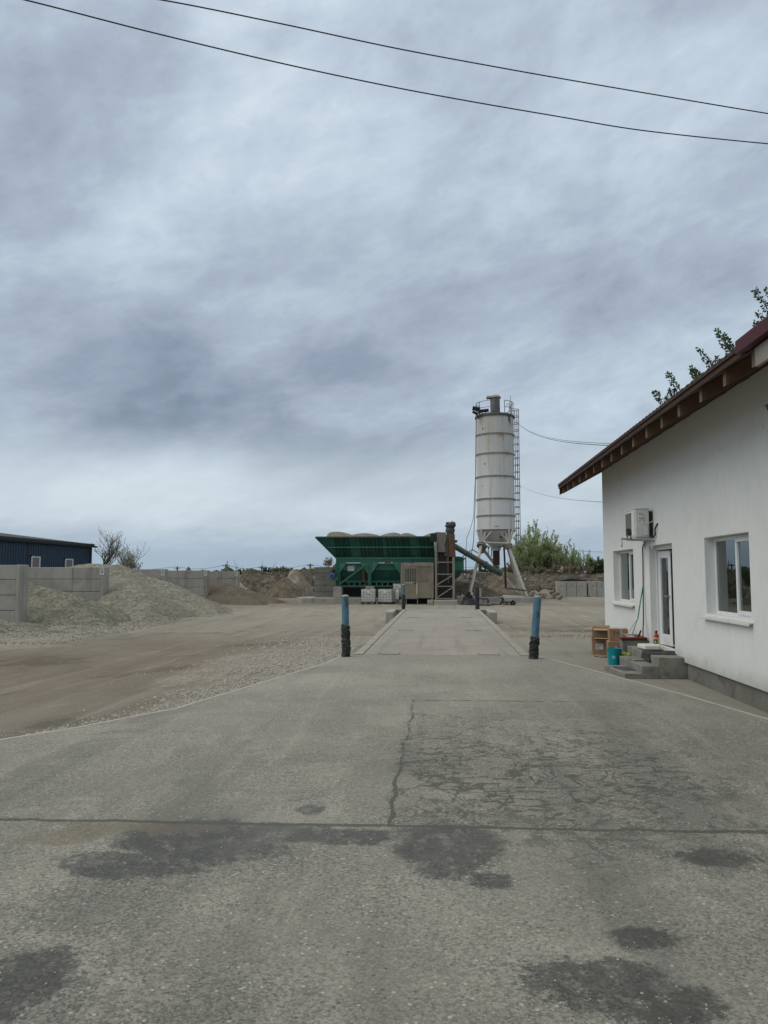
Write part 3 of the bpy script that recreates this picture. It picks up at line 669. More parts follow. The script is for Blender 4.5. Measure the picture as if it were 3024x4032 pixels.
def bpt(px, py, z): return atz(px, py, z)
b0 = atz(1367, 2585, 0); b0.x = -1.86
tp = at(1359, 2349, b0.y); bollard((b0.x, b0.y, 0), tp, .070, .58, 15, 'light blue post at the near left corner of the weighbridge, black rubber wound halfway up', sd=3)
b1_ = atz(2100, 2594, 0); tp = at(2117, 2352, b1_.y); bollard((b1_.x, b1_.y, 0), tp, .073, .38, 11, 'blue post leaning right at the near right corner, chipped paint and short rubber collar', sd=5)
b2_ = atz(1589, 2400, 0); tp = at(1588, 2303, b2_.y); bollard((b2_.x, b2_.y, 0), tp, .068, .68, 9, 'small far left post with short pale blue top above dark rubber wrap', sd=8)
b3_ = atz(1880, 2400, 0); tp = at(1878, 2301, b3_.y); bollard((b3_.x, b3_.y, 0), tp, .078, .98, 11, 'far right post wrapped in black rubber almost to its rusty top', rust_top=True, sd=11)

# ---------------------------------------------------------------- house on the right
WX = 4.42; T = .34
hs = thing('white_house', (8.4, 13, -.3), 'single storey white rendered house with dark tiled overhanging roof at the right', 'house')
Y0h, Y1h = 2.0, 21.34; ZT = 4.42
ops = [(11.42, 13.30, .94, 2.21), (15.12, 16.76, .10, 2.20), (18.12, 20.19, .92, 2.19)]     # window, door, window
def wall_front():
    mb = MB(); ys = sorted({Y0h, Y1h} | {o[0] for o in ops} | {o[1] for o in ops}); zs = sorted({0.0, ZT} | {o[2] for o in ops} | {o[3] for o in ops})
    def hole(ya, yb, za, zb):
        return any(ya >= o[0]-1e-6 and yb <= o[1]+1e-6 and za >= o[2]-1e-6 and zb <= o[3]+1e-6 for o in ops)
    vi = {}
    def V(i, j, k):
        if (i, j, k) not in vi: vi[(i, j, k)] = len(mb.v); mb.v.append(Vector((WX + k*T, ys[i], zs[j])))
        return vi[(i, j, k)]
    for i in range(len(ys)-1):
        for j in range(len(zs)-1):
            if hole(ys[i], ys[i+1], zs[j], zs[j+1]): continue
            mb.f.append((V(i,j,0), V(i,j+1,0), V(i+1,j+1,0), V(i+1,j,0))); mb.f.append((V(i,j,1), V(i+1,j,1), V(i+1,j+1,1), V(i,j+1,1)))
            def open_(a, b):
                if a < 0 or b < 0 or a >= len(ys)-1 or b >= len(zs)-1: return True
                return hole(ys[a], ys[a+1], zs[b], zs[b+1])
            if open_(i-1, j): mb.f.append((V(i,j,0), V(i,j,1), V(i,j+1,1), V(i,j+1,0)))
            if open_(i+1, j): mb.f.append((V(i+1,j,0), V(i+1,j+1,0), V(i+1,j+1,1), V(i+1,j,1)))
            if open_(i, j-1): mb.f.append((V(i,j,0), V(i+1,j,0), V(i+1,j,1), V(i,j,1)))
            if open_(i, j+1): mb.f.append((V(i,j+1,0), V(i,j+1,1), V(i+1,j+1,1), V(i+1,j+1,0)))
    return mb
wall_front().build('wall', M['plaster'], hs, bevel=.008)
XB = 12.4; SL = .55; XR = (WX+XB)/2
def gable(y0, y1):
    zr = 4.42 + SL*(XR-WX)
    return MB().prism([(WX+T+.001, y0, 0), (XB-.001, y0, 0), (XB-.001, y0, 4.42), (XR, y0, zr), (WX+T+.001, y0, 4.42+SL*T)], (0, y1-y0, 0))
gable(Y1h-T, Y1h).build('gable_wall', M['plaster'], hs)
gable(Y0h, Y0h+T).build('gable_wall', M['plaster'], hs)
mb = MB(); mb.box((XB, Y0h, 0), (XB+T, Y1h, 4.42)); mb.build('back_wall', M['plaster'], hs)
mb = MB(); mb.box((WX+.045, Y0h, -.5), (XB+.2, Y1h-.05, -.002)); mb.build('plinth', M['plinth'], hs)
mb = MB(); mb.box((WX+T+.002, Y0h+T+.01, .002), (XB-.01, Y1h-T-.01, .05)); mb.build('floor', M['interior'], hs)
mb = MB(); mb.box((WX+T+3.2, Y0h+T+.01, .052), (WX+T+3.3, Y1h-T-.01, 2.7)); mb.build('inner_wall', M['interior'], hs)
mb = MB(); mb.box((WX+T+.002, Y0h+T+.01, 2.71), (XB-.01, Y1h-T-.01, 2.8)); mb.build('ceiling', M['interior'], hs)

FX = WX + .16
def casement(ya, yb, za, zb, name, mull, left_fixed=True):
    """plastic window: frame, mullion, sash, panes, sill; ya is the near end"""
    fr = MB(); t = .06; d0, d1 = FX, FX+.07
    fr.box((d0, ya, za), (d1, yb, za+t)); fr.box((d0, ya, zb-t), (d1, yb, zb)); fr.box((d0, ya, za+t), (d1, ya+t, zb-t)); fr.box((d0, yb-t, za+t), (d1, yb, zb-t))
    fr.box((d0+.005, mull-.035, za+t), (d1-.003, mull+.035, zb-t))
    f = fr.build(name, M['upvc'], hs, bevel=.006)
    # opening sash in the near half stands proud of the frame
    s = MB(); a, b = ya+t-.02, mull+.015; e = .065; x0, x1 = FX-.018, FX+.045
    s.box((x0, a, za+t-.02), (x1, b, za+t-.02+e)); s.box((x0, a, zb-t+.02-e), (x1, b, zb-t+.02)); s.box((x0, a, za+t-.02+e), (x1, a+e, zb-t+.02-e)); s.box((x0, b-e, za+t-.02+e), (x1, b, zb-t+.02-e))
    s.build('sash', M['upvc'], f, bevel=.006)
    g_ = MB(); g_.box((FX+.012, a+e-.004, za+t-.02+e-.004), (FX+.018, b-e+.004, zb-t+.02-e+.004)); g_.build('pane', M['glass'], f)
    g_ = MB(); g_.box((FX+.02, mull+.034, za+t), (FX+.026, yb-t, zb-t)); g_.build('pane', M['glass'], f)
    return f
w2 = casement(11.42, 13.30+.0, .94, 2.205, 'window', 12.32)
w1 = casement(18.12, 20.19, .92, 2.185, 'window', 19.12)
bl = MB(); bl.box((FX+.10, 12.70, 1.0), (FX+.115, 13.24, 2.15)); bl.build('blind', M['blind'], w2)
bl = MB(); bl.box((FX+.10, 19.15, .98), (FX+.115, 20.13, 2.13)); bl.build('blind', M['blind'], w1)
for (ya, yb, za, f) in ((11.42, 13.30, .94, w2), (18.12, 20.19, .92, w1)):
    s = MB()
    s.prism([(WX-.075, ya-.06, za-.035), (WX-.075, ya-.06, za-.075), (WX-.055, ya-.06, za-.075), (WX-.055, ya-.06, za-.05), (FX+.0, ya-.06, za-.016), (FX+.0, ya-.06, za-.002), (WX-.06, ya-.06, za-.028)], (0, yb-ya+.12, 0))
    s.build('sill', M['kerb'] if False else M['ac'], hs, bevel=.003)
    br = MB()
    for k in range(3): br.box((WX-.001-.02, ya+.35+k*.6, za-.10), (WX+.0, ya+.36+k*.6, za-.06))
# door
FX = WX + .13; dx0, dx1 = FX, FX+.07; ya, yb, za, zb = 15.12, 16.76, .10, 2.20
fr = MB(); t = .055
fr.box((dx0, ya, za), (dx1, yb, za+.035)); fr.box((dx0, ya, zb-.09), (dx1, yb, zb)); fr.box((dx0, yb-t, za+.035), (dx1, yb, zb-.09)); fr.box((dx0, ya, za+.035), (dx1, ya+t, zb-.09))
df = fr.build('door_frame', M['upvc'], hs, bevel=.005)
hinge = Vector((FX+.03, yb-t-.01, 0)); ang = R(6)           # leaf pushed a little inwards
def leafp(u, v, z):                                           # u along the leaf from hinge, v thickness inwards
    ca, sa = math.cos(ang), math.sin(ang); return Vector((hinge.x + u*sa + v*ca, hinge.y - u*ca + v*sa, z))
def lbox(mb, u0, u1, v0, v1, z0, z1):
    p = [leafp(u, v, z) for z in (z0, z1) for u, v in ((u0, v0), (u1, v0), (u1, v1), (u0, v1))]
    return mb.add(p, [(0,3,2,1),(4,5,6,7),(0,1,5,4),(1,2,6,5),(2,3,7,6),(3,0,4,7)])
Lw = .66; dl = MB(); z0, z1 = .15, 2.09; sw = .13
lbox(dl, 0, Lw, 0, .07, z0, z0+.22); lbox(dl, 0, Lw, 0, .07, z1-.15, z1); lbox(dl, 0, sw, 0, .07, z0+.22, z1-.15); lbox(dl, Lw-sw, Lw, 0, .07, z0+.22, z1-.15)
dleaf = dl.build('door', M['upvc'], hs, bevel=.004)
p_ = MB(); lbox(p_, sw, Lw-sw, .03, .036, z0+.22, z1-.15); p_.build('door_pane', M['glass'], dleaf)
p_ = MB(); lbox(p_, sw, Lw-sw, .12, .13, z0+.2, z1-.12); p_.build('door_blind', M['blind'], dleaf)
p_ = MB(); lbox(p_, Lw, Lw+.004, .012, .058, z0+.05, z1-.05)
for zc in (.45, .8, 1.12, 1.5, 1.85): lbox(p_, Lw+.004, Lw+.012, .018, .05, zc-.05, zc+.05)
p_.build('lock_strip', M['darksteel'], dleaf)
p_ = MB(); lbox(p_, Lw-.10, Lw-.07, -.05, 0, 1.14, 1.17); lbox(p_, Lw-.22, Lw-.07, -.065, -.05, 1.14, 1.17); p_.build('handle', M['steel'], dleaf)
# rafters
EX = 3.42; GR = 3.44
def rafter_z(x): return 3.866 + SL*(x-3.44)        # underside
for y in [5.9, 6.8, 7.65, 8.5, 9.37, 10.23, 11.17, 12.04, 12.93, 13.83, 14.70, 15.6, 16.5, 17.38, 18.32, 19.19, 20.09, 20.94, 21.75]:
    x0, x1 = GR, 4.95 if y < 20.9 else XR-.05
    y = y+.05
    mb = MB().add([(x0, y-.05, rafter_z(x0)), (x1, y-.05, rafter_z(x1)), (x1, y-.05, rafter_z(x1)+.2), (x0, y-.05, rafter_z(x0)+.2),
                   (x0, y+.05, rafter_z(x0)), (x1, y+.05, rafter_z(x1)), (x1, y+.05, rafter_z(x1)+.2), (x0, y+.05, rafter_z(x0)+.2)],
                  [(0,1,2,3), (4,7,6,5), (0,4,5,1), (1,5,6,2), (2,6,7,3), (3,7,4,0)])
    rf = mb.build('rafter', M['wood'], hs, bevel=.006)
    e = MB().box((x0-.006, y-.047, rafter_z(x0)+.003), (x0-.001, y+.047, rafter_z(x0)+.197)); e.build('rafter_end', M['woodend'], rf)
# boards above the rafters, battens, tiles
YF = 22.18; YN = 1.5
def slab_roof(mb, x0, x1, off, th, y0, y1, side=1):
    za, zb_ = rafter_z(x0)+off, rafter_z(x1)+off
    X0, X1 = (x0, x1) if side > 0 else (2*XR-x0, 2*XR-x1)
    mb.add([(X0, y0, za), (X1, y0, zb_), (X1, y0, zb_+th), (X0, y0, za+th), (X0, y1, za), (X1, y1, zb_), (X1, y1, zb_+th), (X0, y1, za+th)],
           [(0,1,2,3), (4,7,6,5), (0,4,5,1), (1,5,6,2), (2,6,7,3), (3,7,4,0)])
mb = MB(); slab_roof(mb, 3.40, XR-.001, .203, .03, YN, YF-.02); slab_roof(mb, 3.40, XR-.001, .203, .03, YN, YF-.02, -1); mb.build('roof_boards', M['woodd'], hs)
mb = MB(); mb.box((3.365, 8.6, 4.035), (3.395, YF-.02, 4.10)); mb.build('eaves_batten', M['woodd'], hs)
mb = MB(); mb.box((3.345, 8.65, 4.108), (3.39, YF-.01, 4.135)); mb.build('drip_board', M['woodd'], hs)
mb = MB(); per = .21; ny = int((YF-YN)/.04)+1
base_ = len(mb.v); xs_ = [EX-.06]; 
while xs_[-1] < XR: xs_ += [min(xs_[-1]+.345, XR)]*2
prof = []
for i, x in enumerate(xs_):
    lift = .030 if i % 2 == 0 else 0.0
    prof.append((x, rafter_z(x)+.275+lift))
for j in range(ny):
    y = YN + j*(YF-YN)/(ny-1); wv_ = .028*abs(math.sin(math.pi*y/per))**.7*2
    for x, z in prof: mb.v.append(Vector((x, y, z+wv_)))
    mb.v.append(Vector((EX-.06, y, prof[0][1]+wv_-.030)))
n = len(prof)+1
for j in range(ny-1):
    for i in range(len(prof)-1): mb.f.append((j*n+i, (j+1)*n+i, (j+1)*n+i+1, j*n+i+1))
    mb.f.append((j*n+n-1, (j+1)*n+n-1, (j+1)*n, j*n))
    # underside lip
mb.build('roof_tiles', M['tile'], hs, fix=False)
mb = MB(); slab_roof(mb, 3.38, XR-.001, .245, .05, YN, YF); slab_roof(mb, 3.38, XR-.001, .26, .05, YN, YF, -1)
mb.build('roof_underlay', M['tile'], hs)
mb = MB(); slab_roof(mb, 3.40, XR, .02, .30, YF+.004, YF+.03); mb.build('verge_board', M['woodd'], hs)
mb = MB(); mb.box((3.39, 2.0, 3.83), (3.43, 8.40, 4.03)); mb.build('fascia_board', M['woodl'], hs)
mb = MB(); mb.prism([(3.30, 2.0, 4.05), (3.30, 2.0, 4.20), (3.36, 2.0, 4.24), (3.6, 2.0, 4.37), (3.6, 2.0, 4.33), (3.385, 2.0, 4.21), (3.385, 2.0, 4.05)], (0, 6.70, 0)); mb.build('eaves_flashing', M['redmetal'], hs, bevel=.006)

# wall floodlight at the frame's edge
L_ = thing('wall_floodlight', (4.42, 9.72, 3.70), 'small black floodlight under the eaves at the right edge of the photo', 'floodlight')
mb = MB(); mb.obox((4.20, 9.68, 3.74), (.30, .34, .03), (0, R(-14), 0)); mb.build('hood', M['steel'], L_, bevel=.004)
mb = MB(); mb.prism([(4.05, 9.54, 3.705), (4.29, 9.54, 3.755), (4.27, 9.54, 3.615), (4.09, 9.54, 3.615)], (0, .26, 0)); mb.build('body', M['lampbody'], L_, bevel=.006)
mb = MB(); mb.box((4.28, 9.6, 3.655), (4.42, 9.7, 3.695)); mb.build('bracket', M['lampbody'], L_)

# ---------------------------------------------------------------- air conditioner
ac = thing('air_conditioner', (4.2, 16.75, 2.36), 'grey outdoor air conditioning unit on a wall bracket above the door', 'air conditioner')
ax0, ax1, ay0, ay1, az0, az1 = 4.045, 4.335, 16.34, 17.14, 2.37, 2.96
mb = MB(); mb.box((ax0, ay0, az0), (ax1, ay1, az1)); mb.build('casing', M['ac'], ac, bevel=.025)
mb = MB(); mb.box((ax0-.008, ay0-.006, az1-.004), (ax1+.006, ay1+.006, az1+.022)); mb.build('lid', M['ac'], ac, bevel=.01)
mb = MB(); mb.box((ax0-.014, ay0+.30, az0+.06), (ax0-.001, ay1-.03, az1-.05)); gr_ = mb.build('grille', M['acgrille'], ac, bevel=.006)
mb = MB()
for k in range(14): mb.box((ax0-.018, ay0+.31, az0+.08+k*.033), (ax0-.0141, ay1-.04, az0+.088+k*.033))
mb.build('grille_bars', M['darksteel'], gr_)
mb = MB(); mb.box((ax0-.012, ay0+.03, az0+.04), (ax0-.001, ay0+.27, az1-.04)); mb.build('front_panel', M['ac'], ac, bevel=.006)
mb = MB(); mb.box((ax0+.07, ay0-.02, az1-.24), (ax0+.17, ay0-.001, az1-.09)); mb.build('terminal_cover', M['ac'], ac, bevel=.008)
mb = MB(); mb.box((ax0+.17, ay0-.035, az0+.04), (ax0+.25, ay0-.001, az0+.26)); mb.build('valve_cover', M['ac'], ac, bevel=.008)
mb = MB(); mb.box((ax0+.09, ay0-.008, az0+.05), (ax0+.15, ay0-.001, az0+.22)); mb.build('rating_plate', M['paper'], ac)
for zc in (az1-.11, az1-.2): 
    mb = MB(); mb.box((ax0+.075, ay0-.026, zc), (ax0+.16, ay0-.0205, zc+.012)); mb.build('cover_slot', M['acgrille'], ac)
mb = MB(); mb.box((ax1+.002, ay0+.03, az0+.02), (WX-.03, ay1-.03, az1-.04)); mb.build('rear_coil', M['black'], ac)
for y in (16.42, 17.06):
    mb = MB(); mb.box((ax0-.03, y-.02, 2.325), (WX, y+.02, 2.365)); mb.box((WX-.03, y-.02, 2.15), (WX, y+.02, 2.324)); mb.build('wall_bracket', M['upvc'], ac, bevel=.004)
mb = MB(); mb.tube([(ax0+.12, ay0-.02, az1-.24), (ax0+.13, ay0-.04, az1-.28), (ax0+.22, ay0-.05, az1-.30), (ax1+.02, ay0-.03, az1-.28), (WX-.01, ay0-.02, az1-.25)], .008, 6); mb.build('power_cable', M['upvc'], ac, smooth=True)
mb = MB(); mb.tube([(4.33, 16.3, 2.38), (4.38, 16.22, 2.36), (4.39, 16.12, 2.42), (4.38, 16.10, 2.52), (4.40, 16.06, 2.60), (4.42, 16.0, 2.64)], .016, 8); mb.build('insulated_pipe', M['black'], ac, smooth=True)
# arm with a floodlight
arm = thing('bracket_arm', (4.42, 16.2, 2.28), 'grey steel arm sticking out under the air conditioner with a pull cord', 'bracket')
mb = MB(); mb.bar((4.42, 16.3, 2.285), (3.62, 15.75, 2.315), .03, .03); mb.build('arm', M['steel'], arm)
mb = MB(); mb.tube([(3.63, 15.76, 2.30), (3.635, 15.76, 2.24), (3.63, 15.76, 2.19)], .006, 5); mb.tube([(3.63, 15.76, 2.19), (3.63, 15.76, 2.15)], .012, 5); mb.build('pull_cord', M['black'], arm)
fl = thing('small_floodlight', (3.82, 15.9, 2.34), 'little black floodlight clamped on the arm under the air conditioner', 'floodlight')
mb = MB(); mb.obox((3.80, 15.88, 2.46), (.13, .045, .12), (R(-12), R(8), R(35))); mb.build('housing', M['lampbody'], fl, bevel=.008)
mb = MB(); mb.obox((3.785, 15.853, 2.46), (.06, .006, .08), (R(-12), R(8), R(35))); mb.build('lens', M['glasslens'], fl)
mb = MB(); mb.bar((3.78, 15.88, 2.41), (3.76, 15.86, 2.33), .018); mb.bar((3.82, 15.9, 2.41), (3.86, 15.93, 2.33), .018); mb.build('stand', M['lampbody'], fl)
hz = MB(); hz.tube([(4.35, 16.5, 2.36), (4.37, 16.85, 2.30), (4.385, 17.12, 2.2), (4.39, 17.15, 1.9), (4.39, 17.18, 1.4), (4.385, 17.2, 1.0), (4.36, 17.12, .62), (4.30, 16.95, .40), (4.24, 16.72, .27)], .013, 8)
tag(hz.build('drain_hose', M['redhose'], smooth=True), 'thin dark drain hose hanging down the wall from the air conditioner to the step', 'hose')

# ---------------------------------------------------------------- steps and things on them
st = thing('concrete_steps', (3.9, 15.4, -.3), 'three rough concrete steps in front of the open white door', 'steps')
for i, (x0, x1, y1, zt) in enumerate([(3.34, 3.649, 15.86, -.205), (3.65, 3.949, 16.32, -.065), (3.95, WX+.044, 16.9, .09)]):
    mb = MB(); mb.prism([(x0 - (.10 if i == 0 else 0), y1, -.302), (x0, 14.55+.002*i, -.302), (x1+(.0), 14.55+.002*i, -.302), (x1, y1, -.302)], (0, 0, zt+.302))
    mb.build('step', M['step'], st, bevel=.012)
def mtile(name, pts, z, th, m_, label, cat):
    mb = MB().prism([(x, y, z) for x, y in pts], (0, 0, th)); return tag(mb.build(name, m_, bevel=.004), label, cat)
mtile('rubber_mat', [(3.33, 15.50), (3.42, 15.02), (3.645, 14.98), (3.64, 15.5)], -.2, .012, M['matb'], 'dark bluish rubber mat lying on the lowest step', 'mat')
mtile('stone_slab', [(3.66, 15.85), (3.69, 15.3), (3.945, 15.32), (3.94, 15.8)], -.062, .024, M['step'], 'thin grey stone slab lying on the middle step', 'slab')
dm = MB(); dm.prism([(4.58, 15.0, .093), (3.955, 15.02, .093), (3.955, 15.72, .093), (4.58, 15.66, .093)], (0, 0, .014))
dm.prism([(3.955, 15.06, .105), (3.928, 15.06, .100), (3.915, 15.10, -.035), (3.93, 15.10, -.035), (3.942, 15.06, .08)], (0, .55, 0))
dm.prism([(3.93, 15.06, .04), (3.90, 15.0, -.045), (3.91, 15.0, -.045), (3.942, 15.06, .04)], (0, .3, .0))
tag(dm.build('doormat', M['mat'], bevel=.003), 'worn black doormat drooping over the edge of the top step', 'doormat')
fo = MB(); fo.prism([(4.00, 16.26, .108), (4.03, 15.80, .108), (4.34, 15.78, .108), (4.42, 16.1, .108), (4.3, 16.3, .108)], (0, 0, .085)); tag(fo.build('foam_slab', M['foam'], bevel=.02), 'white polystyrene slab on the top step beside the doormat', 'foam slab')
bk = MB(); bk.prism([(3.86, 16.92, -.298), (4.40, 16.92, -.298), (4.40, 17.2, -.298), (3.86, 17.2, -.298)], (0, 0, .50)); tag(bk.build('concrete_block', M['concrete_dark'], bevel=.012), 'dark grey concrete block beside the steps under the red floor wiper', 'concrete block')
# floor wiper and broom leaning on the wall
wp = thing('floor_wiper', (4.1, 17.0, .205), 'wide dark red floor wiper head lying on the grey block', 'floor wiper')
mb = MB(); mb.box((3.83, 16.94, .206), (4.385, 17.04, .262)); mb.build('head', M['darkred'], wp, bevel=.01)
mb = MB(); mb.box((3.82, 16.90, .212), (4.38, 16.939, .232)); mb.build('rubber_blade', M['rubber'], wp)
mb = MB(); mb.tube([(4.20, 16.98, .262), (4.22, 16.97, .30), (4.26, 16.97, .40), (4.27, 16.97, .405)], [.022, .02, .018, .012], 8); mb.build('socket', M['black'], wp, smooth=True)
br = thing('green_broom', (4.05, 17.05, .262), 'broom with green and grey stick leaning against the wall beside the door', 'broom')
ptop = atx(2531, 2312, 4.385); pm = atx(2511, 2436, 4.22); pb = Vector((4.06, 17.0, .27))
mb = MB(); mb.tube([ptop, pm], .013, 8); mb.build('grip', M['greenhandle'], br, smooth=True)
mb = MB(); mb.tube([pm, pb], .012, 8); mb.build('stick', M['steel'], br, smooth=True)
mb = MB(); mb.obox((4.05, 17.0, .275), (.14, .05, .03)); mb.build('brush', M['upvc'], br, bevel=.006)
st2 = MB(); st2.tube([pm+Vector((.02, .02, .03)), (3.95, 16.99, .275)], .009, 7); st2.tube([(3.95, 16.99, .272), (3.93, 16.985, .262)], .014, 6)
tag(st2.build('grey_stick', M['steel']), 'thin grey stick propped beside the green broom', 'stick')
bt = thing('red_bottle', (4.40, 16.30, .09), 'red and yellow squeeze bottle standing by the door frame', 'bottle')
mb = MB(); mb.lathe([(.045, 0), (.052, .01), (.052, .14), (.048, .22)], (4.40, 16.30, .092), 18); mb.build('lower_body', M['yellow'], bt, smooth=True)
mb = MB(); mb.lathe([(.049, .2205), (.05, .24), (.044, .27), (.025, .30), (.02, .31)], (4.40, 16.30, .092), 18); mb.build('shoulder', M['red'], bt, smooth=True)
mb = MB(); mb.lathe([(.026, .311), (.026, .34), (.018, .345), (.010, .36)], (4.40, 16.30, .092), 14); mb.tube([(4.37, 16.27, .425), (4.43, 16.32, .44)], .012, 6); mb.build('cap', M['black'], bt, smooth=True)
mb = MB(); mb.obox((4.369, 16.254, .205), (.07, .012, .15), (0, 0, R(-35))); mb.build('label', M['black'], bt)
mb = MB(); mb.obox((4.3665, 16.249, .23), (.035, .006, .045), (0, 0, R(-35))); mb.obox((4.3665, 16.249, .165), (.042, .006, .02), (0, 0, R(-35))); mb.build('label_print', M['limeyellow'], bt)
# bucket
bu = thing('teal_bucket', (3.66, 16.72, -.3), 'teal plastic bucket with pale logo standing left of the steps', 'bucket')
c_ = (3.60, 16.55, -.298)
mb = MB(); mb.lathe([(.115, 0), (.12, .004), (.142, .30), (.150, .302), (.150, .325), (.146, .325), (.146, .345), (.155, .347), (.155, .362), (.143, .364), (.138, .33), (.112, .02)], c_, 28); mb.build('body', M['teal'], bu, smooth=True)
mb = MB(); mb.tube([Vector(c_)+Vector((-.15*math.cos(a), -.06*math.sin(a)-.02, .33-.13*math.sin(a)*0+.03*math.sin(a))) for a in [i*math.pi/10 for i in range(11)]], .004, 5); mb.build('handle', M['teal'], bu, smooth=True)
mb = MB(); n_ = 16
for k in range(n_):
    a0, a1 = 2*math.pi*k/n_, 2*math.pi*(k+1)/n_
    def pp(a, r): 
        u, v = r*math.cos(a), r*math.sin(a); th = R(252)+u/.13; zz_ = .19+v; rr = .115+.027*zz_/.3+.003
        return Vector(c_)+Vector((rr*math.cos(th), rr*math.sin(th), zz_))
    mb.add([pp(a0, .030), pp(a1, .030), pp(a1, .022), pp(a0, .022)], [(0, 1, 2, 3)])
def pq(u, v):
    th = R(252)+u/.13; zz_ = .19+v; rr = .115+.027*zz_/.3+.003; return Vector(c_)+Vector((rr*math.cos(th), rr*math.sin(th), zz_))
mb.add([pq(-.01, -.01), pq(.01, -.01), pq(.01, .012), pq(-.01, .012)], [(0, 1, 2, 3)]); mb.add([pq(-.035, -.055), pq(.035, -.055), pq(.035, -.047), pq(-.035, -.047)], [(0, 1, 2, 3)])
mb.build('logo', M['paper'], bu, fix=False)
# canisters and rag
jb = thing('blue_canister', (3.92, 17.35, -.3), 'blue plastic canister behind the teal bucket', 'canister')
mb = MB(); mb.prism([(3.78, 17.2, -.298), (3.98, 17.2, -.298), (3.98, 17.42, -.298), (3.78, 17.42, -.298)], (0, 0, .33)); mb.build('body', M['blue'], jb, bevel=.04)
mb = MB(); mb.tube([(3.86, 17.31, .0), (3.86, 17.31, .05), (3.97, 17.31, .05), (3.97, 17.31, .0)], .014, 7); mb.lathe([(.025, 0), (.025, .04)], (4.01, 17.31, 0), 12); mb.build('handle', M['blue'], jb)
rj = thing('red_canister', (3.93, 17.02, -.3), 'small red plastic canister between the blue one and the steps', 'canister')
mb = MB(); mb.prism([(3.74, 16.98, -.298), (3.84, 16.98, -.298), (3.84, 17.12, -.298), (3.74, 17.12, -.298)], (0, 0, .335)); mb.build('body', M['red'], rj, bevel=.025)
mb = MB(); mb.lathe([(.022, 0), (.022, .03)], (3.79, 17.05, .037), 10); mb.build('cap', M['red'], rj)
tr = MB(); tr.prism([(3.72, 16.42, -.298), (3.93, 16.42, -.298), (3.93, 16.8, -.298), (3.72, 16.8, -.298)], (0, 0, .14)); tag(tr.build('grey_tray', M['darksteel'], bevel=.02), 'dark plastic tray beside the middle step under the yellow bag', 'tray')
bg = MB()
for k in range(26):
    a = rnd.uniform(0, 6.28); c = Vector((3.84+.05*math.cos(a), 16.6+.08*math.sin(a), -.155+rnd.uniform(0, .10))); bg.obox(c, (rnd.uniform(.05, .09), rnd.uniform(.04, .09), rnd.uniform(.02, .05)), (rnd.uniform(-1, 1), rnd.uniform(-1, 1), rnd.uniform(0, 3)))
tag(bg.build('plastic_bag', M['limeyellow']), 'crumpled yellow green bag on the tray left of the steps', 'bag')

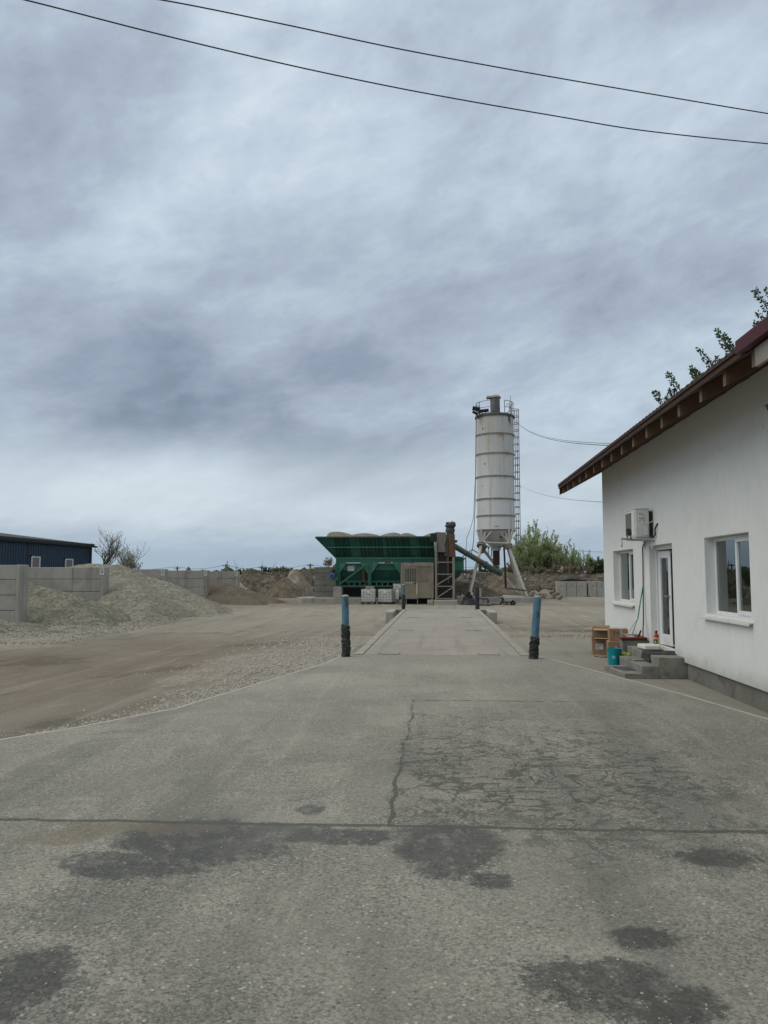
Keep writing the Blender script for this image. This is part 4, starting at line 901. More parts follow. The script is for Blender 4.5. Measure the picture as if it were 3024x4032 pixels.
# cardboard boxes
def carton(c, size, rz, label, flaps=0, marks=None, paper=False, tape=False, flapdirs=(0, 1, 2, 3), seed=1):
    rn = random.Random(seed); t = thing('cardboard_box', c, label, 'box', 'cardboard boxes beside the steps'); t.rotation_euler = (0, 0, rz)
    sx, sy, sz = size; th = .006; mb = MB()
    mb.box((-sx/2, -sy/2, 0), (sx/2, sy/2, th)); mb.box((-sx/2, -sy/2, th), (-sx/2+th, sy/2, sz)); mb.box((sx/2-th, -sy/2, th), (sx/2, sy/2, sz))
    mb.box((-sx/2+th, -sy/2, th), (sx/2-th, -sy/2+th, sz)); mb.box((-sx/2+th, sy/2-th, th), (sx/2-th, sy/2, sz)); mb.build('body', M['card'], t, local=True)
    if flaps == 0:
        mb = MB(); mb.box((-sx/2, -sy/2, sz), (-.003, sy/2, sz+th)); mb.box((.003, -sy/2, sz+.001), (sx/2, sy/2, sz+th+.001)); mb.build('lid', M['cardl'], t, local=True)
    else:
        for k in flapdirs:
            a = R(rn.uniform(*((-35, 25) if flaps == 1 else (-10, 70)))); L = (sy if k % 2 else sx)*.42
            mb = MB()
            if k == 0: e0, e1, o = Vector((-sx/2, -sy/2, sz)), Vector((-sx/2, sy/2, sz)), Vector((-math.cos(a), 0, math.sin(a)))
            if k == 1: e0, e1, o = Vector((-sx/2, -sy/2, sz)), Vector((sx/2, -sy/2, sz)), Vector((0, -math.cos(a), math.sin(a)))
            if k == 2: e0, e1, o = Vector((sx/2, -sy/2, sz)), Vector((sx/2, sy/2, sz)), Vector((math.cos(a), 0, math.sin(a)))
            if k == 3: e0, e1, o = Vector((-sx/2, sy/2, sz)), Vector((sx/2, sy/2, sz)), Vector((0, math.cos(a), math.sin(a)))
            u = (e1-e0).normalized()*.01; mb.prism([e0+u, e1-u, e1-u*3+o*L, e0+u*3+o*L], (0, 0, .005)); mb.build('flap', M['cardl'] if k in (0, 1) else M['card'], t, local=True)
    if paper:
        mb = MB(); mb.box((-sx/2+.07, -sy/2-.002, sz*.33), (-sx/2+.24, -sy/2-.0005, sz*.33+.13)); pl = mb.build('paper_label', M['paper'], t, local=True)
        mb = MB()
        for k in range(6): mb.box((-sx/2+.085, -sy/2-.003, sz*.33+.02+k*.016), (-sx/2+.085+rn.uniform(.05, .13), -sy/2-.0022, sz*.33+.026+k*.016))
        mb.build('print_lines', M['print'], pl, local=True)
    if marks:
        mb = MB(); y = -sy/2-.0025
        for k, mk in enumerate(marks):
            x = -sx/2+.07+k*.085
            if mk == 'glass': mb.prism([(x, y, sz*.8), (x+.055, y, sz*.8), (x+.032, y, sz*.66), (x+.032, y, sz*.56), (x+.05, y, sz*.53), (x+.005, y, sz*.53), (x+.024, y, sz*.56), (x+.024, y, sz*.66)], (0, .002, 0))
            if mk == 'arrows':
                for d in (0, .03): mb.prism([(x+d, y, sz*.55), (x+d+.010, y, sz*.55), (x+d+.010, y, sz*.7), (x+d+.018, y, sz*.7), (x+d+.005, y, sz*.8), (x+d-.008, y, sz*.7), (x+d, y, sz*.7)], (0, .002, 0))
            if mk == 'text':
                for q_ in range(9): mb.box((x+q_*.021, y, sz*.80), (x+q_*.021+.014, y+.002, sz*.80+.022))
            if mk == 'square': mb.box((x, y, sz*.45), (x+.05, y+.002, sz*.6))
        mb.build('printed_marks', M['print'], t, local=True)
    if tape:
        mb = MB(); mb.box((sx/2-.17, -sy/2-.0015, 0.05), (sx/2-.12, -sy/2-.0003, sz)); mb.box((sx/2-.17, -sy/2, sz+.0075), (sx/2-.12, sy/2, sz+.0085)); mb.build('tape', M['tape'], t, local=True)
    return t
carton((3.79, 18.92, -.298), (.37, .40, .40), R(-8), 'tall open box with a white label, leftmost on the ground', flaps=2, paper=True, flapdirs=(0, 1), seed=4)
carton((3.86, 19.05, .11), (.44, .36, .20), R(-10), 'open box lying on top of the leftmost box, pale flaps raised', flaps=1, seed=9)
carton((3.99, 18.05, -.298), (.42, .40, .38), R(-6), 'plain closed box on the ground behind the teal bucket', marks=('square',), seed=3)
carton((4.03, 18.12, .095), (.40, .36, .27), R(-5), 'box with fragile glass print and clear tape, stacked behind the bucket', marks=('glass', 'arrows'), tape=True, flaps=0, seed=5)
b_ = carton((4.27, 17.55, -.298), (.27, .44, .56), R(-7), 'narrow upright box leaning on the wall nearest the broom', marks=('text',), flaps=1, flapdirs=(0,), seed=6)
for k, (x, y) in enumerate([(3.62, 18.35), (3.70, 18.2)]):
    mb = MB(); mb.lathe([(.05, 0), (.07, .02), (.05, .05), (.015, .06)], (x, y, -.3), 7); o = mb.build('stone', M['rubble'], bevel=.005); o.scale = (1.5, .9, .8)
    tag(o, 'flat grey stone on the path in front of the boxes', 'stone', 'stones in front of the boxes')

# ================================================================ BAY WALLS, HEAPS, HALL
BX = -17.2; BB = -27.5
bay_names = [('concrete block bay wall nearest the camera, cut off by the left edge of the photo', 30.2), ('second bay wall from the left, its blocks showing above the first gravel heap', 38.0),
             ('third bay wall, mostly hidden behind the large pale gravel heap', 46.6), ('fourth bay wall, tall clean blocks between gravel and brown sand', 55.3), ('farthest bay wall at the right end of the row, behind the brown sand', 63.9)]
def blockwall(x0, x1, y0, y1, z0, course, nz, bl, mat_, name, parent, axis=0, jit=.012, seed=0):
    """wall of big concrete blocks as one mesh: every block slightly out of line"""
    rn = random.Random(seed); mb = MB(); L = (x1-x0) if axis == 0 else (y1-y0)
    for k in range(nz):
        u = 0
        while u < L-.01:
            a, b = max(0, u)+.008, min(L, u+bl)-.008; u += bl
            if b-a < .1: continue
            j = rn.uniform(-jit, jit); g_ = .02
            if axis == 0: mb.box((x0+a, y0+j, z0+k*course+g_), (x0+b, y1+j, z0+(k+1)*course-g_*.2))
            else: mb.box((x0+j, y0+a, z0+k*course+g_), (x1+j, y0+b, z0+(k+1)*course-g_*.2))
    mb.box((x0+.05, y0+.05, z0), (x1-.05, y1-.05, z0+nz*course-.03))
    return mb.build(name, mat_, parent, bevel=.018)
for i, (lab, y) in enumerate(bay_names):
    t = thing('bay_wall', (BX, y, gz(BX, y)), lab, 'concrete wall', 'concrete bay walls')
    zt = [1.99, 1.97, 1.93, 1.90, 1.86][i]; z0 = zt-4*.62
    blockwall(BB, BX-.02, y, y+.6, z0, .62, 4, 4.4, M['concrete'], 'blocks', t, seed=i)
    mb = MB(); mb.box((BX-.02, y-.03, z0-.2), (BX+.16, y+.63, zt+.005)); mb.build('end_pillar', M['concrete'], t, bevel=.03)
    if i > 0:
        zc = zt-.40; yy = y-.045; xm = BX+.06
        mb = MB(); mb.box((BX-.05, yy, zc), (BX+.165, yy+.012, zc+.32)); s_ = mb.build('sign_board', M['signw'], t, bevel=.003)
        mb = MB(); mb.box((xm-.06, yy-.003, zc+.235), (xm+.055, yy-.0005, zc+.285))
        mb.prism([(xm-.09, yy-.003, zc+.19), (xm-.03, yy-.003, zc+.18), (xm-.02, yy-.003, zc+.08), (xm-.05, yy-.003, zc+.08), (xm-.055, yy-.003, zc+.15)], (0, .0025, 0))
        mb.prism([(xm+.0, yy-.003, zc+.09), (xm+.01, yy-.003, zc+.18), (xm+.04, yy-.003, zc+.20), (xm+.08, yy-.003, zc+.18), (xm+.08, yy-.003, zc+.14), (xm+.05, yy-.003, zc+.16), (xm+.03, yy-.003, zc+.10)], (0, .0025, 0))
        mb.box((xm-.01, yy-.003, zc+.02), (xm+.015, yy-.0005, zc+.045)); mb.build('lettering', M['signd'], s_)
t = thing('back_wall', (BB-.3, 47, -.45), 'long concrete block wall closing the backs of the gravel bays', 'concrete wall')
blockwall(BB-.62, BB-.02, 16, 64.5, 1.93-4*.62, .62, 4, 1.55, M['concrete'], 'blocks', t, axis=1, seed=9)


def heap1(x, y):
    if x < BX-.05 and y > 38.35: return -9
    def rg(ax, ay, az, bx, by, bz, s_, k):
        dx, dy = bx-ax, by-ay; t = max(0, min(1, ((x-ax)*dx+(y-ay)*dy)/(dx*dx+dy*dy))); ex, ey = x-ax-dx*t, y-ay-dy*t
        return lerp(az, bz, t) - s_*math.hypot(ex*(1.55 if s_ == .36 else 1), ey*(k if ey < 0 else 1))
    h = max(rg(-26, 37.4, 2.15, -23.0, 37.0, 2.05, .345, .8), rg(-23.6, 36.2, 2.05, -17.4, 33.6, .98, .35, 1.2))
    if x < BX-.1 and y < 30.6: h = -9
    h = max(h, rg(-17.4, 33.6, .98, -12.9, 30.2, -.38, .50, .8), rg(-23, 28.4, .45, -17.6, 27.2, .12, .22, 1.0), rg(-16.8, 28.6, -.05, -14.0, 26.6, -.36, .2, 1.0))
    if x < -19: h = min(h, 1.86)
    return h - .05 + fbm(x, y, .5, 2)*.08 + fbm(x, y, 2.2, 3)*.03 + fbm(x, y, 6, 1, 3)*.02 + .05*abs(noise.noise(Vector((x*.9+y*.5, y*.25, 2))))
tag(field('gravel_heap', -27.3, -11.0, 22.0, 39.0, .16, heap1, M['gravel']), 'grey green gravel heap in the nearest bay, spilling round the first wall', 'gravel heap')
def heap2(x, y):
    if x < BX-.05 and (y > 47.0 or y < 38.3): return -9
    h = ridge_h(x, y, [((-25, 43, 1.6), (-20.2, 42.8, 2.2)), ((-20.2, 42.8, 2.2), (-18.2, 42.4, 2.15)), ((-18.2, 42.4, 2.15), (-15.4, 41.6, 1.25)), ((-15.4, 41.6, 1.25), (-12.2, 40.0, .02)), ((-18.4, 42.4, 2.0), (-14.2, 36.8, .50)), ((-14.2, 36.8, .50), (-12.9, 33.0, -.28))], .47)
    return h + fbm(x, y, .5, 2, 5)*.10 + fbm(x, y, 2.2, 3, 5)*.03 + fbm(x, y, 6, 1, 3)*.015
tag(field('gravel_heap', -27.3, -8.8, 30.0, 47.5, .17, heap2, M['gravel2']), 'largest pale gravel heap in the second bay, rising above the walls', 'gravel heap')
def heap3(x, y):
    if x < BX-.05 and (y > 56.0 or y < 47.0): return -9
    h = ridge_h(x, y, [((-26, 52, 1.2), (-19.5, 51.5, .9)), ((-19.5, 51.5, .9), (-15.6, 49.0, -.15))], .5)
    return h + fbm(x, y, .6, 3, 5)*.08
tag(field('gravel_heap', -27.3, -12, 45.5, 56.5, .22, heap3, M['soil']), 'low dark gravel toe showing at the foot of the fourth bay wall', 'gravel heap')
def heap4(x, y):
    if x < BX-.05 and (y > 64.3 or y < 55.7): return -9
    h = ridge_h(x, y, [((-24, 59.5, 1.7), (-17.4, 58.2, 1.35)), ((-17.4, 58.2, 1.35), (-13.0, 53.5, -.15)), ((-16.8, 60.5, .85), (-12.2, 56.5, -.2))], .56)
    return h + fbm(x, y, .5, 2, 8)*.06 + fbm(x, y, 2.2, 2, 5)*.025
tag(field('sand_heap', -27.3, -9.5, 47.5, 65, .2, heap4, M['sand']), 'smooth brown sand heap in the last bay with a darker ridge', 'sand heap')

# navy hall
hall = thing('metal_hall', (-40, 60, -.5), 'navy blue corrugated metal hall with two white windows behind the bay walls', 'hall')
HX = -30.35; HY0, HY1 = 30, 65.0; HT = 4.05
mb = MB(); y = HY0; pts = []
while y < HY1:
    pts += [(HX, y), (HX, y+.14), (HX-.035, y+.18), (HX-.035, y+.30)]; y += .34
pts = [p for p in pts if p[1] < HY1-.02] + [(HX, HY1)]
for (xa, ya), (xb, yb) in zip(pts, pts[1:]): mb.quad((xa, ya, -.6), (xb, yb, -.6), (xb, yb, HT), (xa, ya, HT))
mb.box((HX-19, HY1-.1, -.6), (HX-.05, HY1, HT)); mb.box((HX-19, HY0, -.6), (HX-.05, HY0+.1, HT)); mb.box((HX-19.1, HY0, -.6), (HX-19, HY1, HT)); mb.build('wall', M['hall'], hall, fix=False)
mb = MB(); mb.prism([(HX+.18, HY0-.2, HT+.02), (HX+.18, HY0-.2, HT+.16), (HX-9.5, HY0-.2, HT+1.35), (HX-19.3, HY0-.2, HT+.16), (HX-19.3, HY0-.2, HT+.02), (HX-9.5, HY0-.2, HT+1.2)], (0, HY1-HY0+.4, 0)); mb.build('roof', M['halld'], hall)
mb = MB(); y = HY0-.2
while y < HY1+.2: mb.box((HX-.4, y, HT+.165), (HX+.2, y+.12, HT+.20)); y += .30
mb.build('roof_ribs', M['halld'], hall)
mb = MB(); mb.prism([(HX+.19, HY0, HT-.12), (HX+.36, HY0, HT-.12), (HX+.40, HY0, HT+.02), (HX+.19, HY0, HT+.0)], (0, HY1-HY0+.35, 0)); mb.build('gutter', M['halld'], hall)
mb = MB(); mb.box((HX+.002, HY1-.25, -.6), (HX+.05, HY1+.02, HT-.13)); mb.build('corner_trim', M['halld'], hall)
yj = atx(110, 2200, HX).y; mb = MB(); mb.box((HX+.002, yj-.06, -.6), (HX+.03, yj+.06, HT-.13)); mb.build('panel_joint', M['halld'], hall)
for (pa, pb_, pt) in ((121, 156, 2186), (255, 286, 2196)):
    ya = atx(pa, 2220, HX).y; yb = atx(pb_, 2220, HX).y; zt = atx((pa+pb_)/2, pt, HX).z - .12
    mb = MB(); mb.box((HX+.002, ya-.08, zt+.05), (HX+.10, yb+.08, zt+.13)); mb.build('window_hood', M['halld'], hall)
    mb = MB(); mb.box((HX+.005, ya, zt-1.3), (HX+.06, ya+.12, zt+.045)); mb.box((HX+.005, yb-.14, zt-1.3), (HX+.06, yb, zt+.045)); mb.box((HX+.005, ya+.12, zt-.06), (HX+.06, yb-.14, zt+.045)); mb.box((HX+.005, ya+.12, zt-1.3), (HX+.06, yb-.14, zt-1.2)); w_ = mb.build('window', M['upvc'], hall)
    mb = MB(); mb.box((HX+.01, ya+.12, zt-1.2), (HX+.03, yb-.14, zt-.06)); mb.build('pane', M['halld'] if False else M['acgrille'], w_)

# ================================================================ GREEN BATCHING PLANT
PY = 58.5
def c1(x, y, Y=PY): return at(1200+x/2.304, 2020+y/2.304, Y)
pl = thing('batching_plant', (c1(700, 700).x, 60, -.15), 'long green steel aggregate hopper plant with sloping left end', 'batching plant')
def plate(mb, pts, off): return mb.prism(pts, off)
tl, tr_, br_, bl_ = c1(98, 218, PY-.9), c1(1170, 205, PY-.9), c1(1180, 410), c1(290, 410)
zT = tl.z; tr_.z = zT; zB = bl_.z; br_.z = zB
xL, xR, xTL, xTR = bl_.x, br_.x, tl.x, tr_.x
yF, yB, yFT, yBT = PY, PY+3.0, PY-.9, PY+4.2
def flare(t): return lerp(yF, yFT, t), lerp(yB, yBT, t)
mb = MB(); th = .04
mb.add([(xL, yF, zB), (xR, yF, zB), (xTR, yFT, zT), (xTL, yFT, zT), (xL, yF+th, zB), (xR, yF+th, zB), (xTR, yFT+th, zT), (xTL, yFT+th, zT)], [(0,1,2,3), (4,7,6,5), (0,4,5,1), (1,5,6,2), (2,6,7,3), (3,7,4,0)])
mb.build('hopper_front', M['green'], pl)
mb = MB(); mb.add([(xL, yB, zB), (xR, yB, zB), (xTR, yBT, zT), (xTL, yBT, zT)], [(0, 1, 2, 3)]); mb.add([(xL, yF+th, zB), (xL, yB, zB), (xTL, yBT, zT), (xTL, yFT+th, zT)], [(0, 1, 2, 3)]); mb.add([(xR, yF+th, zB), (xR, yB, zB), (xTR, yBT, zT), (xTR, yFT+th, zT)], [(0, 1, 2, 3)])
mb.build('hopper_sides', M['greend'], pl)
mb = MB(); mb.bar((xTL, yFT-.02, zT), (xTR, yFT-.02, zT), .09, .08); mb.build('top_rim', M['greenp'], pl)
mb = MB(); mb.bar((xTL, yFT-.01, zT), (xL, yF-.01, zB), .10, .12); mb.build('end_beam', M['greend'], pl)
zM = c1(500, 312).z
def onface(x, z, d=0): 
    t = (z-zB)/(zT-zB); return Vector((x, lerp(yF, yFT, t)-d, z))
mb = MB(); mb.bar(onface(c1(215, 312).x, zM, .05), onface(xR, zM, .05), .10, .10); mb.build('middle_rail', M['greenl'], pl)
mb = MB(); mb.bar((xL-.05, yF-.05, zB), (xR, yF-.05, zB), .14, .12); mb.build('lower_rail', M['greenl'], pl)
mb = MB(); mb.bar((xL-.05, yF-.02, zB-.20), (xR, yF-.02, zB-.20), .12, .29); mb.build('base_beam', M['green'], pl)
for xs__ in [288, 318, 350, 375, 405, 515, 545, 578, 605, 640, 672, 698, 755, 790, 820, 855, 885, 910, 940, 1050, 1080, 1115, 1145]:
    for (za, zb__, sh) in ((zB+.09, zM-.06, 6), (zM+.06, zT-.08, 0)):
        x = c1(xs__+sh, 300).x; mb = MB(); mb.bar(onface(x+.05, za, .05), onface(x-.03, zb__, .05), .10, .10); mb.build('rib', M['ribg'], pl)
# posts, gussets, brace, base rail
zP0 = c1(290, 662).z; zP1 = zB-.35
for xs__ in (297, 588, 880, 1172):
    x = c1(xs__, 500).x; mb = MB(); mb.box((x-.13, yF-.10, zP0), (x+.13, yF+.14, zP1+.01)); mb.build('post', M['green'], pl)
    for yb_ in (yB,):
        mb = MB(); mb.box((x-.13, yb_-.12, zP0), (x+.13, yb_+.12, zP1)); mb.build('post', M['greend'], pl)
    for s_ in (-1, 1):
        if (xs__ == 297 and s_ < 0) or (xs__ == 1172 and s_ > 0): continue
        g_ = MB(); g_.prism([(x+s_*.13, yF-.05, zP1), (x+s_*.70, yF-.05, zP1), (x+s_*.13, yF-.05, zP1-.85)], (0, .04, 0)); g_.build('gusset', M['greenl'], pl)
mb = MB(); mb.bar(c1(325, 640, yF-.14), c1(552, 468, yF-.14), .14, .10); mb.build('diagonal_brace', M['greenl'], pl)
mb = MB(); mb.bar(c1(300, 664, yF-.08), c1(1175, 664, yF-.08), .13, .15); mb.build('base_rail', M['green'], pl)
# weigh bin behind the frame
zA, zC, zD, zE = c1(0, 455).z, c1(0, 516).z, c1(0, 612).z, c1(0, 632).z
x0, x1 = c1(312, 500).x, c1(1165, 500).x
mb = MB(); mb.box((x0, yF+.35, zC), (x1, yF+2.2, zA)); mb.build('bin_upper', M['greenl'], pl)
mb = MB(); mb.prism([(x0, yF+.36, zC-.001), (x1, yF+.36, zC-.001), (x1-.6, yF+.55, zD), (x0+.45, yF+.55, zD)], (0, 1.5, 0)); mb.build('bin_lower', M['greend'], pl)
mb = MB(); mb.box((x0+.45, yF+.3, zE), (x1-.6, yF+.5, zD)); mb.build('belt_beam', M['green'], pl)
mb = MB()
for k in range(14):
    x = x0+.7+k*(x1-x0-1.6)/13; mb.box((x-.04, yF+.32, zP0), (x+.04, yF+.40, zE))
mb.build('belt_supports', M['frame'], pl)
p_ = c1(422, 503, yF+.34); mb = MB(); mb.box((p_.x-.28, p_.y-.02, p_.z-.20), (p_.x+.24, p_.y, p_.z+.20)); mb.build('notice_plate', M['signw'], pl)
p_ = c1(535, 520, yF+.3); mb = MB(); mb.box((p_.x-.10, p_.y-.1, p_.z-.9), (p_.x+.10, p_.y, p_.z)); mb.lathe([(.05, 0), (.16, .1), (.16, .28), (.06, .36)], (p_.x, p_.y-.15, p_.z-1.45), 10); mb.build('vibrator', M['rust'], pl)
mb = MB(); mb.box((x0, yF+2.3, -.14), (x1, yF+2.4, zB-.45)); mb.build('rear_shade_sheet', M['black'], pl)  # black sheet added to paint the shade in the recess under the hopper
# pale plates stand in for daylight in the gaps below the hopper
for xs__ in (532, 748, 965):
    p_ = c1(xs__, 452, yF+.30); mb = MB(); mb.prism([(p_.x-.32, p_.y, p_.z-.07), (p_.x+.32, p_.y, p_.z-.09), (p_.x+.26, p_.y, p_.z+.02), (p_.x-.1, p_.y, p_.z+.10), (p_.x-.16, p_.y, p_.z+.02)], (0, .3, 0)); mb.build('daylight_plate', M['paper'], pl)
# right end bin
rb = [c1(1350, 395, PY+.2), c1(1455, 412, PY+.2), c1(1442, 520, PY+.2), c1(1395, 575, PY+.2), c1(1350, 615, PY+.2)]
q0, q1 = c1(1180, 395, PY+.2), c1(1455, 395, PY+.2)
mb = MB(); mb.prism([(q0.x, q0.y, c1(0, 520).z), (q0.x, q0.y, c1(0, 410).z), (c1(1440, 0).x, q0.y, c1(0, 418).z), (c1(1440, 0).x, q0.y, c1(0, 520).z)], (0, 2.4, 0)); mb.build('end_bin', M['greenl'], pl)
mb = MB(); mb.prism([(q0.x, q0.y+.01, c1(0, 521).z), (c1(1438, 0).x, q0.y+.01, c1(0, 521).z), (c1(1395, 0).x, q0.y+.01, c1(0, 580).z), (c1(1345, 0).x, q0.y+.01, c1(0, 618).z), (q0.x, q0.y+.01, c1(0, 618).z)], (0, 2.2, 0)); mb.build('end_bin_cone', M['greend'], pl)
mb = MB(); mb.prism([(q0.x-.1, q0.y-.12, c1(0, 412).z), (q0.x-.1, q0.y-.12, c1(0, 392).z), (c1(1400, 0).x, q0.y-.12, c1(0, 396).z), (c1(1460, 0).x, q0.y-.12, c1(0, 414).z), (c1(1440, 0).x, q0.y-.12, c1(0, 428).z)], (0, 2.7, 0)); mb.build('end_bin_lid', M['green'], pl)

# aggregate heaped in the hopper, one heap per compartment
for k, (xa, xp, xb, pk, lab) in enumerate([(165, 275, 450, 172, 'leftmost gravel heap in the hopper, the tallest'), (400, 540, 700, 186, 'second gravel heap from the left in the hopper, dark top'), (680, 810, 900, 180, 'third broad gravel heap in the hopper'), (850, 920, 1020, 184, 'gravel heap right of the broad one in the hopper'), (1080, 1190, 1290, 180, 'gravel heap half hidden behind the dusty hood at the right end of the hopper')]):
    Yc = PY+1.6; A, Bp, Cc = c1(xa, 212, Yc), c1(xp, pk, Yc), c1(xb, 212, Yc)
    def hh(x, y, A=A, B=Bp, C=Cc, k=k):
        t = (x-B.x)/(1.5*((A.x-B.x) if x < B.x else (C.x-B.x))); v = (y-Yc)/2.8; r = math.sqrt(t*t+v*v)
        return zT-.10 + (B.z-zT+.10)*1.04*math.cos(min(r, 1.2)*math.pi/2) - .0 + fbm(x, y, .8, 3, k*3)*.03
    tag(field('gravel_heap', max(A.x-.8, xTL+.8), Cc.x+.8, Yc-2.4, Yc+2.4, .2, hh, M['hopgravel'], base=lambda x, y: zT-.3, tol=0), lab, 'gravel heap', 'gravel heaps in the hopper')

# concrete retaining wall, pier blocks and slab under the plant
t = thing('retaining_wall', (c1(85, 700, PY+2).x, 60.5, -.2), 'grey concrete block retaining wall left of and behind the green plant', 'retaining wall')
xw0 = c1(85, 600, PY+.8).x; xw1 = c1(1130, 600, 61.5).x
blockwall(xw0, xL+.2, PY+.8, PY+1.4, -.2, .475, 5, 1.5, M['concrete_dark'], 'front_blocks', t, seed=21)
blockwall(xL+.25, xw1, 61.7, 62.3, -.2, .475, 5, 1.5, M['concrete_dark'], 'rear_blocks', t, seed=22)
mb = MB(); mb.prism([(c1(0, 800, 57.4).x-.2, 57.5, -.62), (c1(900, 800, 57.4).x, 57.5, -.62), (c1(900, 800, 57.4).x, 63, -.62), (c1(60, 800, 57.4).x, 63, -.62), (c1(0, 800).x-.9, 60, -.62)], (0, 0, .46)); tag(mb.build('foundation_slab', M['concrete'], bevel=.03), 'low concrete foundation slab under the left half of the green plant', 'slab')
def pier(xa, xb, za, zb_, ya, yb, lab):
    A, Bq = c1(xa, za, ya), c1(xb, zb_, ya); mb = MB(); mb.box((A.x, ya, Bq.z), (Bq.x, yb, A.z)); return tag(mb.build('concrete_pier', M['concrete'], bevel=.03), lab, 'concrete block')
pier(258, 334, 668, 768, PY-.4, PY+.6, 'concrete pier under the left leg of the green plant')
pier(552, 628, 664, 770, PY-.35, PY+.5, 'concrete pier behind the left white tank')
pier(846, 866, 664, 786, PY-.3, PY+.5, 'concrete pier left of the beige cabin')
pier(1112, 1168, 788, 826, 55.9, 56.8, 'small concrete footing at the right corner of the beige cabin')
pier(1172, 1386, 792, 836, 55.3, 57.2, 'long concrete footing under the conveyor tower')
pier(856, 905, 788, 826, 56.0, 57.0, 'concrete footing at the left corner of the beige cabin behind the small post')

# blue fan motor at the left end
cp = thing('blue_motor', c1(250, 568, PY-.6), 'round blue motor with black fittings at the left end of the green plant', 'motor')
p_ = c1(250, 567, PY-.6); mb = MB(); mb.tube([p_+Vector((0, -.22, 0)), p_+Vector((0, -.18, 0)), p_+Vector((0, .4, 0))], [.13, .23, .23], 22); mb.build('drum', M['bluepost'] if False else M['blue'], cp, smooth=True)
mb = MB(); mb.tube([p_+Vector((0, -.26, 0)), p_+Vector((0, -.2, 0))], .06, 10); mb.obox(p_+Vector((.10, .1, .36)), (.22, .3, .26), (0, .3, 0)); mb.obox(p_+Vector((-.06, .1, .28)), (.14, .2, .12)); mb.build('housing', M['black'], cp)
mb = MB(); mb.prism([c1(228, 612, PY-.5), c1(300, 614, PY-.5), c1(300, 575, PY-.5), c1(278, 578, PY-.5)], (0, .4, 0)); mb.build('bracket', M['greenl'], cp)

# ---------------------------------------------------------------- IBC tanks
def ibc():
    t = thing('liquid_tank', (0, 0, 0), 'left white plastic tank in a wire cage in front of the green plant', 'tank', 'caged liquid tanks')
    w_, d_, h_ = 1.04, 1.1, 1.0
    mb = MB(); mb.box((-w_/2+.02, -d_/2+.02, .16), (w_/2-.02, d_/2-.02, 1.06)); mb.build('bottle', M['ibc'], t, local=True, bevel=.07)
    mb = MB()
    for k in range(6):
        z = .16+k*.178; 
        for (a, b) in (((-w_/2, -d_/2), (w_/2, -d_/2)), ((w_/2, -d_/2), (w_/2, d_/2)), ((w_/2, d_/2), (-w_/2, d_/2)), ((-w_/2, d_/2), (-w_/2, -d_/2))): mb.bar((*a, z), (*b, z), .022)
    for k in range(6):
        x = -w_/2+k*w_/5; mb.bar((x, -d_/2, .14), (x, -d_/2, 1.08), .022); mb.bar((x, d_/2, .14), (x, d_/2, 1.08), .022)
        y = -d_/2+k*d_/5; mb.bar((-w_/2, y, .14), (-w_/2, y, 1.08), .022); mb.bar((w_/2, y, .14), (w_/2, y, 1.08), .022)
    mb.build('cage', M['steel'], t, local=True)
    mb = MB(); mb.box((-w_/2, -d_/2, .105), (w_/2, d_/2, .14)); mb.box((-w_/2, -d_/2, 0), (w_/2, -d_/2+.1, .02)); mb.box((-w_/2, d_/2-.1, 0), (w_/2, d_/2, .02))
    for x in (-w_/2, -.07, w_/2-.14):
        for y in (-d_/2, -.07, d_/2-.14): mb.box((x, y, .021), (x+.14, y+.14, .104))
    mb.build('pallet', M['black'], t, local=True)
    mb = MB(); mb.lathe([(.11, 0), (.11, .05)], (0, 0, 1.061), 14); mb.build('lid', M['black'], t, local=True)
    mb = MB(); mb.box((-.10, -d_/2-.02, .78), (.12, -d_/2-.012, .98)); mb.build('label_plate', M['paper'], t, local=True)
    return t
i1 = ibc(); p_ = c1(573, 830, 55.0); i1.location = (p_.x, 55.6, gz(-5, 55.6)+.012); i1.rotation_euler = (0, 0, R(2))
i2 = copy_tree(i1); p_ = c1(735, 830, 55.0); i2.location = (p_.x, 55.7, gz(-5, 55.7)+.012); i2.rotation_euler = (0, 0, R(-9)); i2['label'] = 'right white plastic tank in a wire cage, beside the pale box and the beige cabin'
i3 = copy_tree(i1); i3.location = (p_.x+1.0, 57.0, -.15); i3.rotation_euler = (0, 0, R(-4)); i3['label'] = 'third caged tank standing behind, hidden behind the right tank'
pbx = MB(); A, Bq = c1(820, 705, 56.3), c1(853, 768, 56.3); pbx.box((A.x, 56.3, Bq.z-.12), (Bq.x, 56.6, A.z)); tag(pbx.build('control_box', M['ac'], bevel=.02), 'pale metal box between the right tank and the beige cabin', 'control box')

# ---------------------------------------------------------------- beige cabin
cb_ = thing('site_cabin', (c1(1018, 800, 56.2).x, 57, -.5), 'beige panel site cabin on legs with a barred door, in front of the green plant', 'cabin')
CY = 56.2; xa, xb = c1(870, 455, CY).x, c1(1168, 455, CY).x; zt, zb_ = c1(0, 456, CY).z, c1(0, 770, CY).z
mb = MB(); mb.box((xa+.04, CY+.06, zb_+.1), (xb-.04, CY+2.0, zt-.15)); mb.build('body', M['cabin'], cb_)
fr = MB(); w_ = .17
fr.box((xa, CY, zb_), (xa+w_, CY+.14, zt)); fr.box((xb-w_, CY, zb_), (xb, CY+.14, zt)); fr.box((xa+w_, CY, zt-.24), (xb-w_, CY+.14, zt)); fr.box((xa+w_, CY, zb_), (xb-w_, CY+.14, zb_+.16)); fr.build('frame', M['cabin'], cb_, bevel=.01)
mb = MB(); mb.box((xa+.1, CY+1.2, -.6), (xb-.1, CY+1.25, zb_-.002)); mb.build('underfloor_shade_sheet', M['black'], cb_)  # black sheet stands in for the dark shade below the cabin floor
mb = MB(); mb.box((xa, CY, zt+.001), (xb, CY+2.05, zt+.03)); mb.build('roof', M['frame'], cb_)
